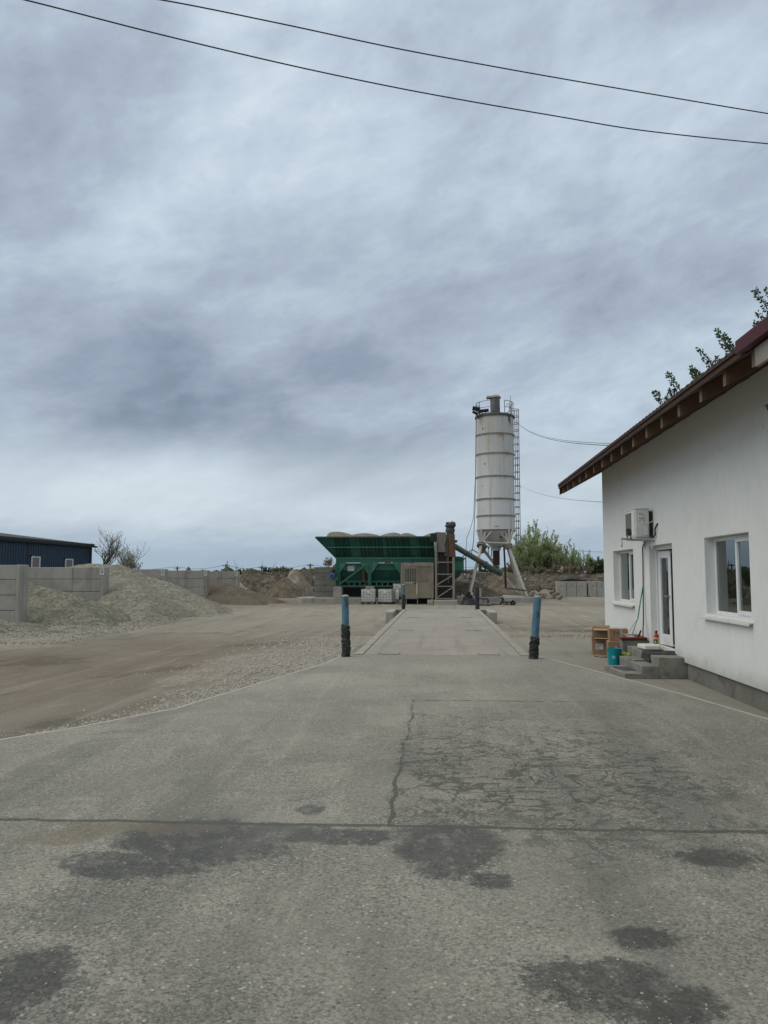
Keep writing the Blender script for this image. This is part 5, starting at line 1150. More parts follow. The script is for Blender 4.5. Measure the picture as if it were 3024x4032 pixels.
for x in (xa+.03, xb-.17):
    for y in (CY+.02, CY+1.85): mb = MB(); mb.box((x, y, -.60), (x+.12, y+.12, zb_-.001)); mb.build('leg', M['frame'], cb_)
dxa, dxb = c1(893, 500, CY).x, c1(1022, 500, CY).x; dzt, dzb = c1(0, 487, CY).z, c1(0, 752, CY).z
mb = MB(); mb.box((dxa, CY+.02, dzb), (dxb, CY+.058, dzt)); door = mb.build('door', M['cabin'], cb_, bevel=.008)
mb = MB(); mb.box((dxa-.03, CY+.025, dzt), (dxb+.03, CY+.05, dzt+.05)); mb.build('door_head', M['cap'], cb_)
gx0, gx1 = c1(910, 500, CY).x, c1(1008, 500, CY).x; gz0, gz1 = c1(0, 621, CY).z, c1(0, 503, CY).z
mb = MB(); mb.box((gx0, CY+.014, gz0), (gx1, CY+.019, gz1)); mb.build('door_glazing', M['darksteel'], door)
for k in range(6):
    x = gx0+.08+k*(gx1-gx0-.16)/5; mb = MB(); mb.box((x-.014, CY-.012, gz0-.02), (x+.014, CY+.010, gz1+.02)); mb.build('window_bar', M['cap'], door)
mb = MB(); mb.box((gx0-.06, CY+.0, gz0-.14), (gx1-.15, CY+.0195, gz0-.05)); mb.build('worn_sill', M['cap'], door)
mb = MB(); mb.box((gx1-.16, CY-.05, gz0-.13), (gx1+.02, CY-.02, gz0-.08)); mb.build('handle', M['black'], door)
wx0, wx1 = c1(1040, 500, CY).x, c1(1112, 500, CY).x
mb = MB(); mb.box((wx0, CY+.045, gz0+.03), (wx1, CY+.0585, gz1+.04)); wn = mb.build('window', M['acgrille'], cb_)
mb = MB()
for k in range(9):
    x = wx0+k*(wx1-wx0)/8; mb.box((x-.016, CY+.03, gz0+.03), (x+.016, CY+.0445, gz1+.04))
mb.build('shutter_ribs', M['cabin'], wn)
mb = MB(); x = c1(1016, 0, CY).x; mb.box((x-.03, CY+.012, gz0-.95), (x+.02, CY+.0185, gz0-.1)); mb.build('paint_run', M['foam'], door)
sx0, sx1 = c1(918, 0, 55.7).x, c1(1020, 0, 55.7).x
mb = MB(); mb.bar((sx0, 55.7, -.58), (sx0, 55.8, zb_+.05), .05); mb.bar((sx1, 55.7, -.58), (sx1, 55.8, zb_+.05), .05)
for z in (-.1, zb_-.02): mb.bar((sx0, 55.72, z), (sx1, 55.72, z), .045); mb.bar((sx0, 56.1, z), (sx1, 56.1, z), .045)
tag(mb.build('cabin_stair', M['frame']), 'thin steel stair frame below the door of the beige cabin', 'stair')

# ---------------------------------------------------------------- conveyor tower at the right end
TY = 56.2
tw = thing('conveyor_tower', (c1(1270, 790, TY).x, 57, -.1), 'dusty bucket conveyor tower with a grey hood and ladder frame beside the cabin', 'conveyor tower')
for xs__, w_ in ((1189, .15), (1349, .17)):
    A, Bq = c1(xs__, 262 if xs__ < 1200 else 398, TY), c1(xs__, 786, TY); mb = MB(); mb.box((A.x-w_/2, TY-w_/2, Bq.z), (A.x+w_/2, TY+w_/2, A.z)); mb.build('post', M['frame'], tw)
for ys__ in (447, 555, 665, 776): mb = MB(); mb.bar(c1(1192, ys__, TY-.02), c1(1346, ys__, TY-.02), .075); mb.build('rung', M['frame'], tw)
for (a, b) in (((1192, 656), (1345, 564)), ((1192, 772), (1345, 672))): mb = MB(); mb.bar(c1(*a, TY-.03), c1(*b, TY-.03), .08); mb.build('brace', M['frame'], tw)
A = c1(1185, 172, TY+.1)
mb = MB(); mb.prism([c1(*p, TY+.1) for p in ((1187, 172), (1281, 175), (1284, 240), (1270, 285), (1274, 357), (1203, 355), (1200, 285), (1184, 245))], (0, 1.3, 0)); mb.build('hood', M['dustmetal'], tw, bevel=.03)
mb = MB()
for k in range(9): mb.tube([c1(1212+k*8, 358, TY+.5), c1(1210+k*9, 560, TY+.45), c1(1212+k*10, 775, TY+.5)], .09, 6)
mb.build('curtain', M['black'], tw)
mb = MB(); mb.box(tuple(c1(1212, 778, TY+.6)), tuple(c1(1336, 360, TY+.6)+Vector((0, .15, 0)))); mb.build('rear_panel', M['black'], tw)
mb = MB(); mb.tube([c1(1170, 205, TY+.2), c1(1170, 245, TY+.2)], .22, 12); mb.obox(c1(1168, 224, TY+.3), (.45, .5, .6)); mb.build('hoist_drum', M['black'], tw)
mb = MB(); mb.bar(c1(1196, 260, TY+.3), c1(1212, 500, TY+.3), .12); mb.bar(c1(1212, 500, TY+.3), c1(1206, 770, TY+.3), .10); mb.build('guide_rail', M['rust'], tw)
mb = MB(); mb.bar(c1(1290, 250, TY+.3), c1(1298, 480, TY+.3), .16); mb.bar(c1(1298, 480, TY+.3), c1(1306, 640, TY+.3), .14); mb.build('guide_rail', M['rust'], tw)
for ys__ in (250, 280, 315, 345, 380): mb = MB(); mb.obox(c1(1277, ys__, TY+.3), (.28, .3, .25), (0, .4, .2)); mb.build('chain_bucket', M['darksteel'], tw, bevel=.03)
mb = MB(); mb.tube([c1(1331, 396, TY+.5), c1(1322, 190, TY+.5)], .31, 12); mb.build('mast', M['rust'], tw, smooth=True)
mb = MB(); mb.tube([c1(1322, 190, TY+.5), c1(1319, 160, TY+.5), c1(1320, 135, TY+.5), c1(1321, 115, TY+.5), c1(1318, 98, TY+.5), c1(1312, 88, TY+.5)], [.26, .36, .30, .42, .40, .22], 12); mb.obox(c1(1302, 102, TY+.5), (.35, .4, .3)); mb.build('gear_motor', M['darksteel'], tw, smooth=True)
mb = MB(); mb.bar(c1(1288, 215, TY+.4), c1(1312, 175, TY+.4), .22); mb.bar(c1(1285, 210, TY+.4), c1(1292, 300, TY+.4), .26); mb.bar(c1(1290, 300, TY+.4), c1(1312, 270, TY+.4), .15); mb.build('support_arm', M['greenp'], tw)
mb = MB(); mb.tube([c1(1300, 105, TY+.3), c1(1291, 125, TY+.3), c1(1288, 170, TY+.3)], .035, 6); mb.build('cable', M['wirel'], tw)
mb = MB(); mb.prism([c1(*p, TY+.5) for p in ((1338, 207), (1363, 205), (1360, 232), (1342, 258), (1336, 262))], (0, 1.2, 0)); mb.build('chute', M['darksteel'], tw)
mb = MB(); mb.prism([c1(*p, TY+.6) for p in ((1340, 290), (1350, 290), (1358, 340), (1356, 390), (1342, 395))], (0, .8, 0)); mb.build('inlet', M['rust'], tw)
mb = MB(); mb.box(tuple(c1(1232, 770, TY+1.2)), tuple(c1(1340, 470, TY+1.2)+Vector((0, .9, 0)))); mb.build('mixer_tank', M['darksteel'], tw, bevel=.08)
mb = MB(); mb.bar(c1(1170, 478, PY-.1), c1(1170, 410, PY-.1), .4, .3)
# screw conveyor from the silo
sw_ = thing('screw_conveyor', at(1959, 2251, 63.5), 'inclined dusty green screw conveyor pipe running from the tower down to the silo outlet', 'screw conveyor')
A = at(1782, 2146, 58.2); B_ = at(1957, 2250, 63.6); mb = MB(); mb.tube([A, B_], .215, 14); mb.build('pipe', M['greenp'], sw_, smooth=True)
mb = MB(); mb.tube([B_, B_+(B_-A).normalized()*.5], [.27, .27], 14); mb.build('end_housing', M['greenp'], sw_, smooth=True)
C_ = B_.lerp(A, .28); mb = MB(); mb.tube([C_-(B_-A).normalized()*.05, C_+(B_-A).normalized()*.05], .28, 14); mb.build('flange', M['greenp'], sw_)
H_ = A.lerp(B_, .28); mb = MB(); mb.bar(H_+Vector((0, 0, .1)), H_+Vector((0, 0, -1.9)), .07); mb.tube([H_+Vector((-.3, -.25, -.35)), H_+Vector((0, -.3, -.1)), H_+Vector((.5, -.25, .25)), H_+Vector((.9, -.2, .0))], .04, 6); mb.build('hanger', M['darksteel'], sw_)

# ================================================================ SILO
SY = 64.0
def c2(x, y, Y=SY): return at(1800+x/4.608, 1520+y/4.608, Y)
def c3(x, y, Y=SY): return at(1760+x/2.5136, 2000+y/2.5136, Y)
si = thing('cement_silo', (c3(478, 0).x, SY, -.3), 'tall white banded cement silo with rust streaks on splayed legs', 'silo')
sx = at(1950.5, 1900, SY).x; rS = 75.3/3028*SY*.995
zTop = at(1950, 1628, SY-rS).z; zBot = at(1950, 2086, SY-rS).z
def silo_mat():
    m, q, b = bsdf('silo shell paint'); P = pos(q); s_ = q.n('ShaderNodeSeparateXYZ'); q.put(s_.inputs[0], P); z = s_.outputs[2]; x = s_.outputs[0]
    n = q.noise(P, .8, 7, .65); st = q.noise(q.scale(P, (2.6, 2.6, .12)), 1.0, 7, .65); sp = q.noise(P, 3.2, 5, .6)
    c = q.mix(n, (.49, .50, .51), (.60, .61, .615))
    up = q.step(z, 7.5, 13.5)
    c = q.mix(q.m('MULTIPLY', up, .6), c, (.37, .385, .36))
    c = q.mix(q.m('MULTIPLY', q.step(st, .48, .68), .6), c, (.33, .295, .215))
    st3 = q.noise(q.scale(P, (7, 7, .35)), 1.0, 7, .7); c = q.mix(q.m('MULTIPLY', q.step(st3, .56, .66), .4), c, (.27, .24, .19))
    # rust runs below the joints
    def patch(px, py, rx, rz, col, amt):
        nonlocal c
        p = at(px, py, SY-rS)
        dx = q.m('MULTIPLY', q.m('SUBTRACT', x, p.x), 1/rx); dz = q.m('MULTIPLY', q.m('SUBTRACT', z, p.z), 1/rz)
        d = q.m('ADD', q.m('SQRT', q.m('ADD', q.m('MULTIPLY', dx, dx), q.m('MULTIPLY', dz, dz))), q.m('MULTIPLY', q.m('SUBTRACT', sp, .5), 1.6))
        c = q.mix(q.m('MULTIPLY', q.step(d, 1.2, .6), amt), c, col)
    for a in [(2006, 1642, .10, .36, (.045, .03, .03), .9), (2012, 1656, .07, .36, (.14, .05, .045), .7), (1901, 1632, .10, .12, (.05, .035, .03), .8), (1890, 1640, .08, .1, (.05, .035, .03), .7),
              (1902, 1684, .05, .10, (.06, .05, .045), .8), (1912, 1683, .04, .07, (.06, .05, .045), .6), (1910, 1824, .06, .10, (.06, .06, .06), .8), (1900, 1912, .05, .05, (.07, .07, .07), .8),
              (1970, 1712, .24, .22, (.30, .19, .10), .7), (1982, 1722, .09, .4, (.27, .19, .11), .6), (1996, 1783, .2, .25, (.26, .19, .11), .45), (1990, 1878, .16, .10, (.3, .2, .11), .5),
              (1898, 1650, .13, .5, (.35, .27, .16), .5), (1940, 1786, .12, .06, (.2, .15, .12), .5), (1955, 2072, .22, .07, (.2, .16, .10), .7), (1956, 1628, .08, .05, (.04, .04, .04), .9)]: patch(*a)
    q.put(b.inputs['Base Color'], c); b.inputs['Roughness'].default_value = .55; bump(q, b, n, .1, .02); return m
M['siloshell'] = silo_mat()
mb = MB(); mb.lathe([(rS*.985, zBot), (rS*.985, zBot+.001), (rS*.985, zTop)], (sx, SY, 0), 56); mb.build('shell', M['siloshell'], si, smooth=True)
for py in (1711.5, 1788, 1877, 1966, 2031):
    z = at(1950, py-9, SY-rS).z - .0; z = at(1950, {1711.5: 1704, 1788: 1781.5, 1877: 1872, 1966: 1961.5, 2031: 2028}[py], SY-rS).z
    mb = MB(); mb.lathe([(rS*.98, z-.07), (rS*1.02, z-.065), (rS*1.02, z-.015), (rS*1.0, z), (rS*1.02, z+.015), (rS*1.02, z+.055), (rS*.98, z+.06)], (sx, SY, 0), 56, cap=False); mb.build('band', M['siloband'], si, smooth=False)
mb = MB(); mb.lathe([(rS*.98, zTop-.12), (rS*1.035, zTop-.12), (rS*1.035, zTop+.03), (rS*1.0, zTop+.10), (rS*.4, zTop+.35), (.01, zTop+.42)], (sx, SY, 0), 56); mb.build('roof', M['rust'] if False else M['darksteel'], si, smooth=True)
zN = c3(0, 385).z; zN2 = c3(0, 425).z
mb = MB(); mb.lathe([(rS*.985, zBot), (rS*1.0, zBot-.05), (.50, zN), (.42, zN), (.36, zN2)], (sx, SY, 0), 40, cap=False); mb.build('cone', M['silo'], si, smooth=True)
mb = MB(); mb.lathe([(rS*.98, zBot-.04), (rS*1.015, zBot-.04), (rS*1.015, zBot+.05), (rS*.98, zBot+.05)], (sx, SY, 0), 56, cap=False); mb.build('band', M['rust'], si)
mb = MB(); mb.lathe([(.56, zN-.03), (.56, zN+.03)], (sx, SY, 0), 24); mb.build('flange', M['steel'], si)
zh0, zh1 = c3(0, 427).z, c3(0, 568).z
mb = MB(); k_ = 12; prof = [(.30*(1 if i % 2 else .93), lerp(zh0, zh1, i/k_)) for i in range(k_+1)]; prof = [(r, z) for r, z in prof][::-1]
mb.lathe(prof, (sx, SY, 0), 18); mb.build('outlet_sleeve', M['redhose'], si, smooth=True)
mb = MB(); mb.lathe([(.27, zh1-.02), (.27, zh1-.5), (.2, zh1-.75)][::-1], (sx-.02, SY, 0), 18); mb.build('outlet_valve', M['greenp'], si, smooth=True)
for (x, y, x2, y2) in ((415, 378, 380, 388), (408, 380, 410, 465), (440, 400, 440, 480), (512, 405, 518, 470), (545, 375, 515, 400)):
    mb = MB(); mb.tube([c3(x, y, SY-.5), c3(x2, y2, SY-.5)], .035, 6); mb.build('lever', M['darksteel'], si)
p_ = c3(530, 288, SY-1.1); mb = MB(); mb.obox(p_, (.14, .1, .14)); mb.build('hatch', M['black'], si)
# legs: pipe legs with flange joints; upper V frames
legs = [((340, 368), (226, 842), SY-1.25, SY-4.2), ((608, 378), (790, 880), SY-1.25, SY-2.2), ((596, 372), (738, 858), SY+.6, SY+1.3), ((352, 400), (692, 842), SY+1.1, SY+2.6)]
for k, (a, b, ya, yb) in enumerate(legs):
    A, B_ = c3(*a, ya), c3(*b, yb); B_.z = max(B_.z, -.2) if k != 0 else B_.z
    mb = MB(); mb.tube([A, B_], .13, 14); lg = mb.build('leg', M['leg'], si, smooth=True)
    d = (B_-A).normalized(); mb = MB(); mb.tube([A-d*.12, A-d*.02], .36, 14); mb.tube([A+d*.05, A+d*.14], .36, 14); mb.build('flange', M['frame'], lg)
    mb = MB(); mb.obox(B_+Vector((0, 0, -.02)), (.6, .6, .08)); mb.build('foot_plate', M['frame'], lg)
for a, b in (((340, 368), (342, 205)), ((340, 368), (382, 235)), ((608, 378), (612, 205)), ((608, 378), (578, 245)), ((340, 368), (302, 215)), ((608, 378), (655, 212))):
    mb = MB(); mb.tube([c3(*a, SY-1.25), c3(*b, SY-rS*.80)], .10, 10); mb.build('strut', M['leg'], si, smooth=True)
for a, b in (((360, 325), (468, 205)), ((598, 325), (492, 205)), ((345, 342), (605, 350))):
    mb = MB(); mb.tube([c3(*a, SY-1.3), c3(*b, SY-1.45)], .065, 8); mb.build('brace', M['leg'], si, smooth=True)
for a, b in (((352, 340), (420, 400)), ((600, 345), (540, 385))):
    mb = MB(); mb.tube([c3(*a, SY-1.2), c3(*b, SY-.6)], .05, 8); mb.build('brace', M['frame'], si)
mb = MB(); mb.prism([c3(*p, SY-1.0) for p in ((335, 452), (352, 402), (372, 440), (362, 450))], (0, .4, 0)); mb.build('gusset', M['dustmetal'], si)
# pole and pipes by the legs
mb = MB(); mb.tube([c3(563, 362, SY-.8), c3(577, 640, SY-.8)], .075, 8); mb.tube([c3(577, 640, SY-.8), c3(582, 790, SY-.8)], .09, 8); mb.build('down_pipe', M['redhose'], si)
# vent on top
zv0, zv1 = c2(0, 445, SY).z - .2, c2(0, 232, SY).z; vx = c2(689, 300).x; rv = 88/4.608/3028*SY
mb = MB(); mb.lathe([(rv, zv0), (rv, zv0+.3)], (vx, SY, 0), 24); mb.lathe([(rv*.98, zv0+.3), (rv*.98, zv1)], (vx, SY, 0), 24); mb.lathe([(rv*1.03, zv0+.28), (rv*1.03, zv0+.36)], (vx, SY, 0), 24); vt = mb.build('vent_filter', M['vent'], si, smooth=True)
mb = MB(); mb.lathe([(rv*1.18, zv1-.02), (rv*1.22, zv1+.08), (rv*.9, zv1+.24), (.05, zv1+.32)], (vx, SY, 0), 24); mb.obox((vx-rv*1.25, SY, zv1+.06), (.42, .6, .16)); mb.build('vent_cap', M['cap'], vt, smooth=True)
# railing round the top
zR0 = zTop+.05; zR1 = zTop+1.15; zRm = zTop+.62
def rp(a, z, r=rS*.97): return Vector((sx+r*math.cos(a), SY+r*math.sin(a), z))
angs = [R(a) for a in (-5, 25, 60, 88, 105, 140, 178, 212, -62, -35)]
for a in angs[:8]:
    mb = MB(); mb.tube([rp(a, zR0), rp(a, zR1 if a < R(30) or a > R(130) else zRm)], .035, 6); mb.build('rail_post', M['steel'], si)
for a in (R(-62), R(-30)): mb = MB(); mb.tube([rp(a, zR0), rp(a, zR1)], .035, 6); mb.build('rail_post', M['steel'], si)
def arc(a0, a1, z, n=10): return [rp(lerp(a0, a1, i/n), z) for i in range(n+1)]
for a0, a1, z in ((178, 254, zR1), (178, 254, zRm), (60, 180, zRm), (-62, -5, zR1), (-62, -5, zRm), (-5, 60, zRm), (-5, 25, zR1), (140, 178, zR1)):
    mb = MB(); mb.tube(arc(R(a0), R(a1), z), .032, 6); mb.build('handrail', M['steel'], si)
mb = MB(); mb.tube([rp(R(254), zR0), rp(R(254), zR1)], .035, 6); mb.build('rail_post', M['steel'], si)
A, B_ = c2(940, 475, SY-.6), c2(971, 180, SY-.6); mb = MB(); mb.tube([A, B_], [.05, .025], 6); mb.tube([c2(897, 332, SY-.6), c2(950, 320, SY-.6)], .035, 6); mb.build('antenna', M['steel'], si)
# caged ladder on the right side
lx0, lx1 = c2(1086, 800).x, c2(1104, 800).x; zl0 = c3(0, 388).z; zl1 = c2(0, 460).z; ly = SY-.25
mb = MB(); mb.tube([(lx0, ly+.25, zl0+.1), (lx0, ly+.25, zl1)], .035, 6); mb.tube([(lx1+.02, ly-.2, zl0), (lx1+.02, ly-.2, zl1)], .035, 6); mb.tube([(sx+rS+.05, ly-.1, zBot-1.2), (sx+rS+.05, ly-.1, zl1)], .03, 6); mb.tube([(sx+rS+.1, ly+.35, zBot-1.2), (sx+rS+.1, ly+.35, zl1)], .03, 6); lad = mb.build('ladder_stiles', M['steel'], si)
z = zl1
while z > zBot-1.2:
    mb = MB(); x_ = sx+rS*.98
    mb.tube([(x_, ly+.30, z), (x_+.2, ly+.34, z), (lx1, ly+.2, z), (lx1+.03, ly, z), (lx1, ly-.25, z), (x_+.2, ly-.42, z), (x_, ly-.38, z)], .03, 5); mb.build('cage_hoop', M['steel'], si); z -= .58
mb = MB(); z = zBot-1.1
while z < zl1: mb.bar((sx+rS+.05, ly-.1, z), (sx+rS+.1, ly+.35, z), .03); z += .3
mb.build('ladder_rungs', M['steel'], si)
for (x, y, w_, h_, rz_) in ((345, 412, .62, .34, .2), (328, 488, .5, .2, .5), (485, 448, .8, .26, -.1)):
    p_ = c2(x, y, SY-1.2); t_ = thing('silo_floodlight', p_, {345: 'upper black floodlight on the left rail of the silo top', 328: 'lower black floodlight at the left rim of the silo top', 485: 'wide dark floodlight on the silo roof left of the vent'}[x], 'floodlight')
    mb = MB(); mb.obox(p_, (w_, .22, h_), (R(20), rz_, 0)); mb.build('housing', M['lampbody'], t_, bevel=.03)
    mb = MB(); mb.obox(p_+Vector((0, -.10, -.07)), (w_*.8, .03, h_*.6), (R(20), rz_, 0)); mb.build('lens', M['halld'], t_)
    mb = MB(); mb.bar(p_+Vector((.1, .05, -.05)), p_+Vector((.28, .25, -.45)), .06); mb.build('arm', M['lampbody'], t_)
# plinth under the silo
mb = MB(); A, Bq = at(1985, 2352, 60.2), at(2103, 2377, 60.2); mb.box((sx-3.2, 60.2, -.72), (Bq.x, 60.9, A.z)); mb.box((sx-3.4, 60.9, -.72), (Bq.x-.1, 67.6, A.z-.03)); tag(mb.build('silo_foundation', M['concrete'], bevel=.03), 'low concrete foundation under the white silo legs', 'foundation')
tm = MB(); tm.bar(c3(588, 795, SY-2.5), c3(780, 818, SY-2.5), .16, .12); tag(tm.build('timber_beam', M['rust']), 'brown timber lying across the feet of the silo legs', 'beam')

# ================================================================ SMALL THINGS AROUND THE SILO
wbw = thing('wheelbarrow', c3(610, 960, 50), 'black and grey wheelbarrow beyond the weighbridge, right of the hose', 'wheelbarrow')
BY = 54.5
def c3b(x, y): return c3(x, y, BY)
mb = MB(); a_, b_, c_, d_ = c3b(556, 893), c3b(668, 886), c3b(636, 925), c3b(580, 925)
mb.add([a_, b_, c_, d_] + [p+Vector((0, .7, 0)) for p in (a_, b_)] + [p+Vector((0, .6, 0)) for p in (c_, d_)], [(0,1,2,3), (4,7,6,5), (0,3,7,4), (1,5,6,2), (3,2,6,7)]); mb.build('tray', M['steel'], wbw)
mb = MB(); p_ = c3b(656, 943); mb.tube([p_+Vector((0, .25, 0)), p_+Vector((0, .33, 0)), p_+Vector((0, .39, 0))], [.17, .20, .17], 18); wh = mb.build('wheel', M['black'], wbw, smooth=True)
mb = MB(); mb.tube([p_+Vector((0, .2, 0)), p_+Vector((0, .44, 0))], .05, 8); mb.build('hub', M['steel'], wh)
for dy in (.02, .62):
    o_ = Vector((0, dy, 0)); mb = MB(); mb.tube([c3b(656, 943)+o_, c3b(640, 930)+o_, c3b(560, 930)+o_, c3b(548, 900)+o_, c3b(512, 882)+o_], .022, 6); mb.build('handle_tube', M['black'], wbw, smooth=True)
    mb = MB(); mb.tube([c3b(566, 930)+o_, c3b(566, 955)+o_, c3b(575, 964)+o_, c3b(586, 955)+o_, c3b(588, 930)+o_], .02, 6); mb.tube([c3b(597, 930)+o_, c3b(600, 955)+o_, c3b(608, 965)+o_, c3b(614, 955)+o_, c3b(616, 930)+o_], .02, 6); mb.build('leg', M['black'], wbw, smooth=True)
def flat(x, y, z=-.52): return atz(1760+x/2.5136, 2000+y/2.5136, z)
hs_ = MB(); hs_.tube([flat(330, 962), flat(420, 965), flat(470, 958), flat(520, 957), c3b(545, 935), c3b(556, 900), c3b(540, 886)], .075, 8); tag(hs_.build('black_hose', M['rubber'], smooth=True), 'thick black hose curving along the ground up to the wheelbarrow', 'hose')
hs_ = MB(); hs_.tube([c3b(322, 893), c3b(370, 900), c3b(400, 897), c3b(408, 910), c3b(405, 950), flat(415, 972), flat(330, 965), flat(310, 968)], .06, 8); tag(hs_.build('bent_pipe', M['darksteel'], smooth=True), 'bent dark pipe frame lying beside the far right post', 'pipe frame')
hs_ = MB(); hs_.bar(c3b(430, 955), c3b(545, 905), .05); tag(hs_.build('plank', M['frame']), 'pale stick propped between hose and wheelbarrow', 'plank')
dmn = MB(); A = c3(217, 945, 54.6)
for k in range(16): dmn.lathe([(.62-.03*k, .06*k), (.60-.035*k, .06*k+.05)], (A.x+rnd.uniform(-.03, .03), 55.2, gz(2, 55)+.0), 16)
tag(dmn.build('tarp_mound', M['tarp'], smooth=True), 'dark rounded tarpaulin mound in front of the left silo leg', 'tarp')
def pail(x0, x1, y0, y1, Y, m_, lab):
    a_, b_ = c3(x0, y1, Y), c3(x1, y0, Y); r_ = (b_.x-a_.x)/2; t = thing('bucket', ((a_.x+b_.x)/2, Y, a_.z), lab, 'bucket'); H = b_.z-a_.z
    mb = MB(); mb.lathe([(r_*.82, 0), (r_*.97, H*.9), (r_, H*.9), (r_, H), (r_*.9, H)], ((a_.x+b_.x)/2, Y, a_.z), 18); mb.build('body', m_, t, smooth=True)
    mb = MB(); c0 = Vector(((a_.x+b_.x)/2, Y, a_.z)); mb.tube([c0+Vector((-r_*math.cos(a), -r_*.9, H*.9-r_*.9*math.sin(a))) for a in [i*math.pi/8 for i in range(9)]], .012, 5); mb.build('handle', M['steel'], t)
pail(220, 260, 840, 874, 55.2, M['paper'], 'white bucket on the dark mound at the foot of the left silo leg')
pail(143, 159, 853, 872, 58.0, M['paper'], 'tiny white pail on the ledge right of the conveyor tower')
bx = MB(); A, Bq = c3(317, 798, 58), c3(342, 885, 58); bx.box((A.x, 58, -.6), (Bq.x, 58.5, A.z)); tag(bx.build('concrete_post', M['kerb'], bevel=.03), 'pale upright concrete slab just right of the far right post', 'concrete slab')
bx = MB(); A, Bq = c3(262, 800, 58.6), c3(300, 880, 58.6); bx.box((A.x, 58.6, -.6), (Bq.x, 59.2, A.z)); tag(bx.build('grey_cabinet', M['concrete_dark'], bevel=.03), 'grey block behind the far right post, left of the pale slab', 'concrete block')
A, Bq = c1(1375, 755, 57.4), c1(1470, 825, 57.4); bx = MB(); bx.box((A.x, 57.4, -.65), (Bq.x+.6, 59.5, A.z)); tag(bx.build('ledge', M['concrete'], bevel=.04), 'low concrete ledge behind the dark mound beside the tower footing', 'ledge')
def heapR(x, y):
    h = ridge_h(x, y, [((.2, 62.4, 1.0), (2.6, 62.6, 1.05)), ((2.6, 62.6, 1.05), (4.2, 64.5, .3))], .75); return h + fbm(x, y, 1.1, 4)*.12
tag(field('soil_heap', -1.5, 6.5, 60.3, 66, .14, heapR, M['soil']), 'brown earth heap between the conveyor tower and the silo', 'soil heap')
dr_ = MB(); A = c1(1428, 540, 62.4); rn = random.Random(4)
for i in range(7):
    for j in range(5):
        a_ = [A+Vector((u*.27+.07*rn.random(), v*.2, .26-.05*abs(v-2)-u*.035*(u>3)+.14*noise.noise(Vector((u*1.3, v*1.7, 3))))) for u, v in ((i, j), (i+1, j), (i+1, j+1), (i, j+1))]
        dr_.prism(a_, (0, .02, -.16-.05*i))
tag(dr_.build('crumpled_sack', M['rubble']), 'crumpled pale grey sheet on top of the earth heap beside the tower', 'sheet')

# ================================================================ BACKGROUND
def emb(x, y):
    """rough bank of excavated soil that closes the yard"""
    front = 77 + 3.0*noise.noise(Vector((x*.07, 1.3, 0))) + (4 if x > 20 else 0)
    t = sm((y-front)/6.5); top = 1.75 + .35*noise.noise(Vector((x*.11, 5, 0))) + .35*noise.noise(Vector((x*.4, y*.2, 2)))
    if x < -16: top += 0
    return gz(x, y) -.25 + t*(top+.60) + (fbm(x, y, .33, 4, 2)*.6 + abs(fbm(x, y, .9, 3, 6))*.55)*sm((y-front+3)/4)
def bank_mat():
    m, q, b = bsdf('weedy earth bank'); P = pos(q); s_ = q.n('ShaderNodeSeparateXYZ'); q.put(s_.inputs[0], P)
    n = q.noise(P, .55, 8, .7, .4); n2 = q.noise(P, 3.2, 6, .7); n3 = q.noise(P, 1.4, 7, .7, .5)
    c = q.mix(q.ramp(n2, [(.35, 0), (.68, 1)]), (.052, .046, .037), (.175, .158, .128)); c = q.mix(q.m('MULTIPLY', q.step(n3, .52, .64), .6), c, (.25, .235, .20))
    c = q.mix(q.m('MULTIPLY', q.step(n3, .46, .38), .6), c, (.035, .03, .023))
    veg = q.step(q.m('ADD', s_.outputs[2], q.m('MULTIPLY', q.m('SUBTRACT', n, .5), 6.0)), 1.7, 2.4)
    c = q.mix(q.m('MULTIPLY', veg, .85), c, q.mix(n2, (.03, .042, .018), (.10, .105, .05)))
    q.put(b.inputs['Base Color'], c); b.inputs['Roughness'].default_value = .95; b.inputs['Specular IOR Level'].default_value = .15
    bump(q, b, q.m('ADD', n2, n3), 1.0, .25); return m
tag(field('embankment', -21.5, 36, 71, 93, .26, emb, bank_mat()), kind='structure')
def mound(name, lab, cat, px0, px1, pxc, ptop, Y, m_, slope_pow=1.0, seed=0, dep=None, group=None, step=None, rough=.12):
    A, B_, C_ = at(px0, 2262, Y), at(px1, 2262, Y), at(pxc, ptop, Y); dep = dep or (B_.x-A.x)*.45; zb_ = gz(C_.x, Y)-.3; step = step or max(.15, (B_.x-A.x)/50)
    def h(x, y):
        u = (x-C_.x)/((B_.x-C_.x) if x > C_.x else (C_.x-A.x)); v = (y-Y)/dep; r = math.sqrt(u*u+v*v)
        return zb_ + (C_.z-zb_)*max(-.05, 1-r**slope_pow) + (fbm(x, y, 1.2/max(.5, dep), 4, seed)*rough*(C_.z-zb_) if r < 1 else 0)
    return tag(field(name, A.x, B_.x, Y-dep, Y+dep, step, h, m_, tol=.05), lab, cat, group)
mound('soil_heap', 'pale conical spoil heap sticking out above the third and fourth bay walls', 'soil heap', 690, 800, 742, 2230, 98, M['soil'], 1.1, 1)
mound('rubble_heap', 'rounded pale rubble heap on the bank left of the grey retaining wall', 'rubble heap', 1115, 1240, 1160, 2257, 76, M['palesoil'], 2.2, 2, dep=3.4, rough=.3)
mound('rubble_heap', 'flat rubble heap in front of the bank in the middle distance', 'rubble heap', 1040, 1240, 1120, 2288, 72, M['soil'], 1.4, 3, dep=4, rough=.25)
mound('soil_heap', 'low brown soil heap right of the stone pile by the last bay wall', 'soil heap', 950, 1030, 990, 2303, 73, M['sand'], 1.4, 4, dep=2.5)
mound('shrubby_mound', 'green overgrown mound above the right end of the bay walls', 'mound', 840, 960, 895, 2236, 92, M['turf'], 2.0, 5, dep=5)
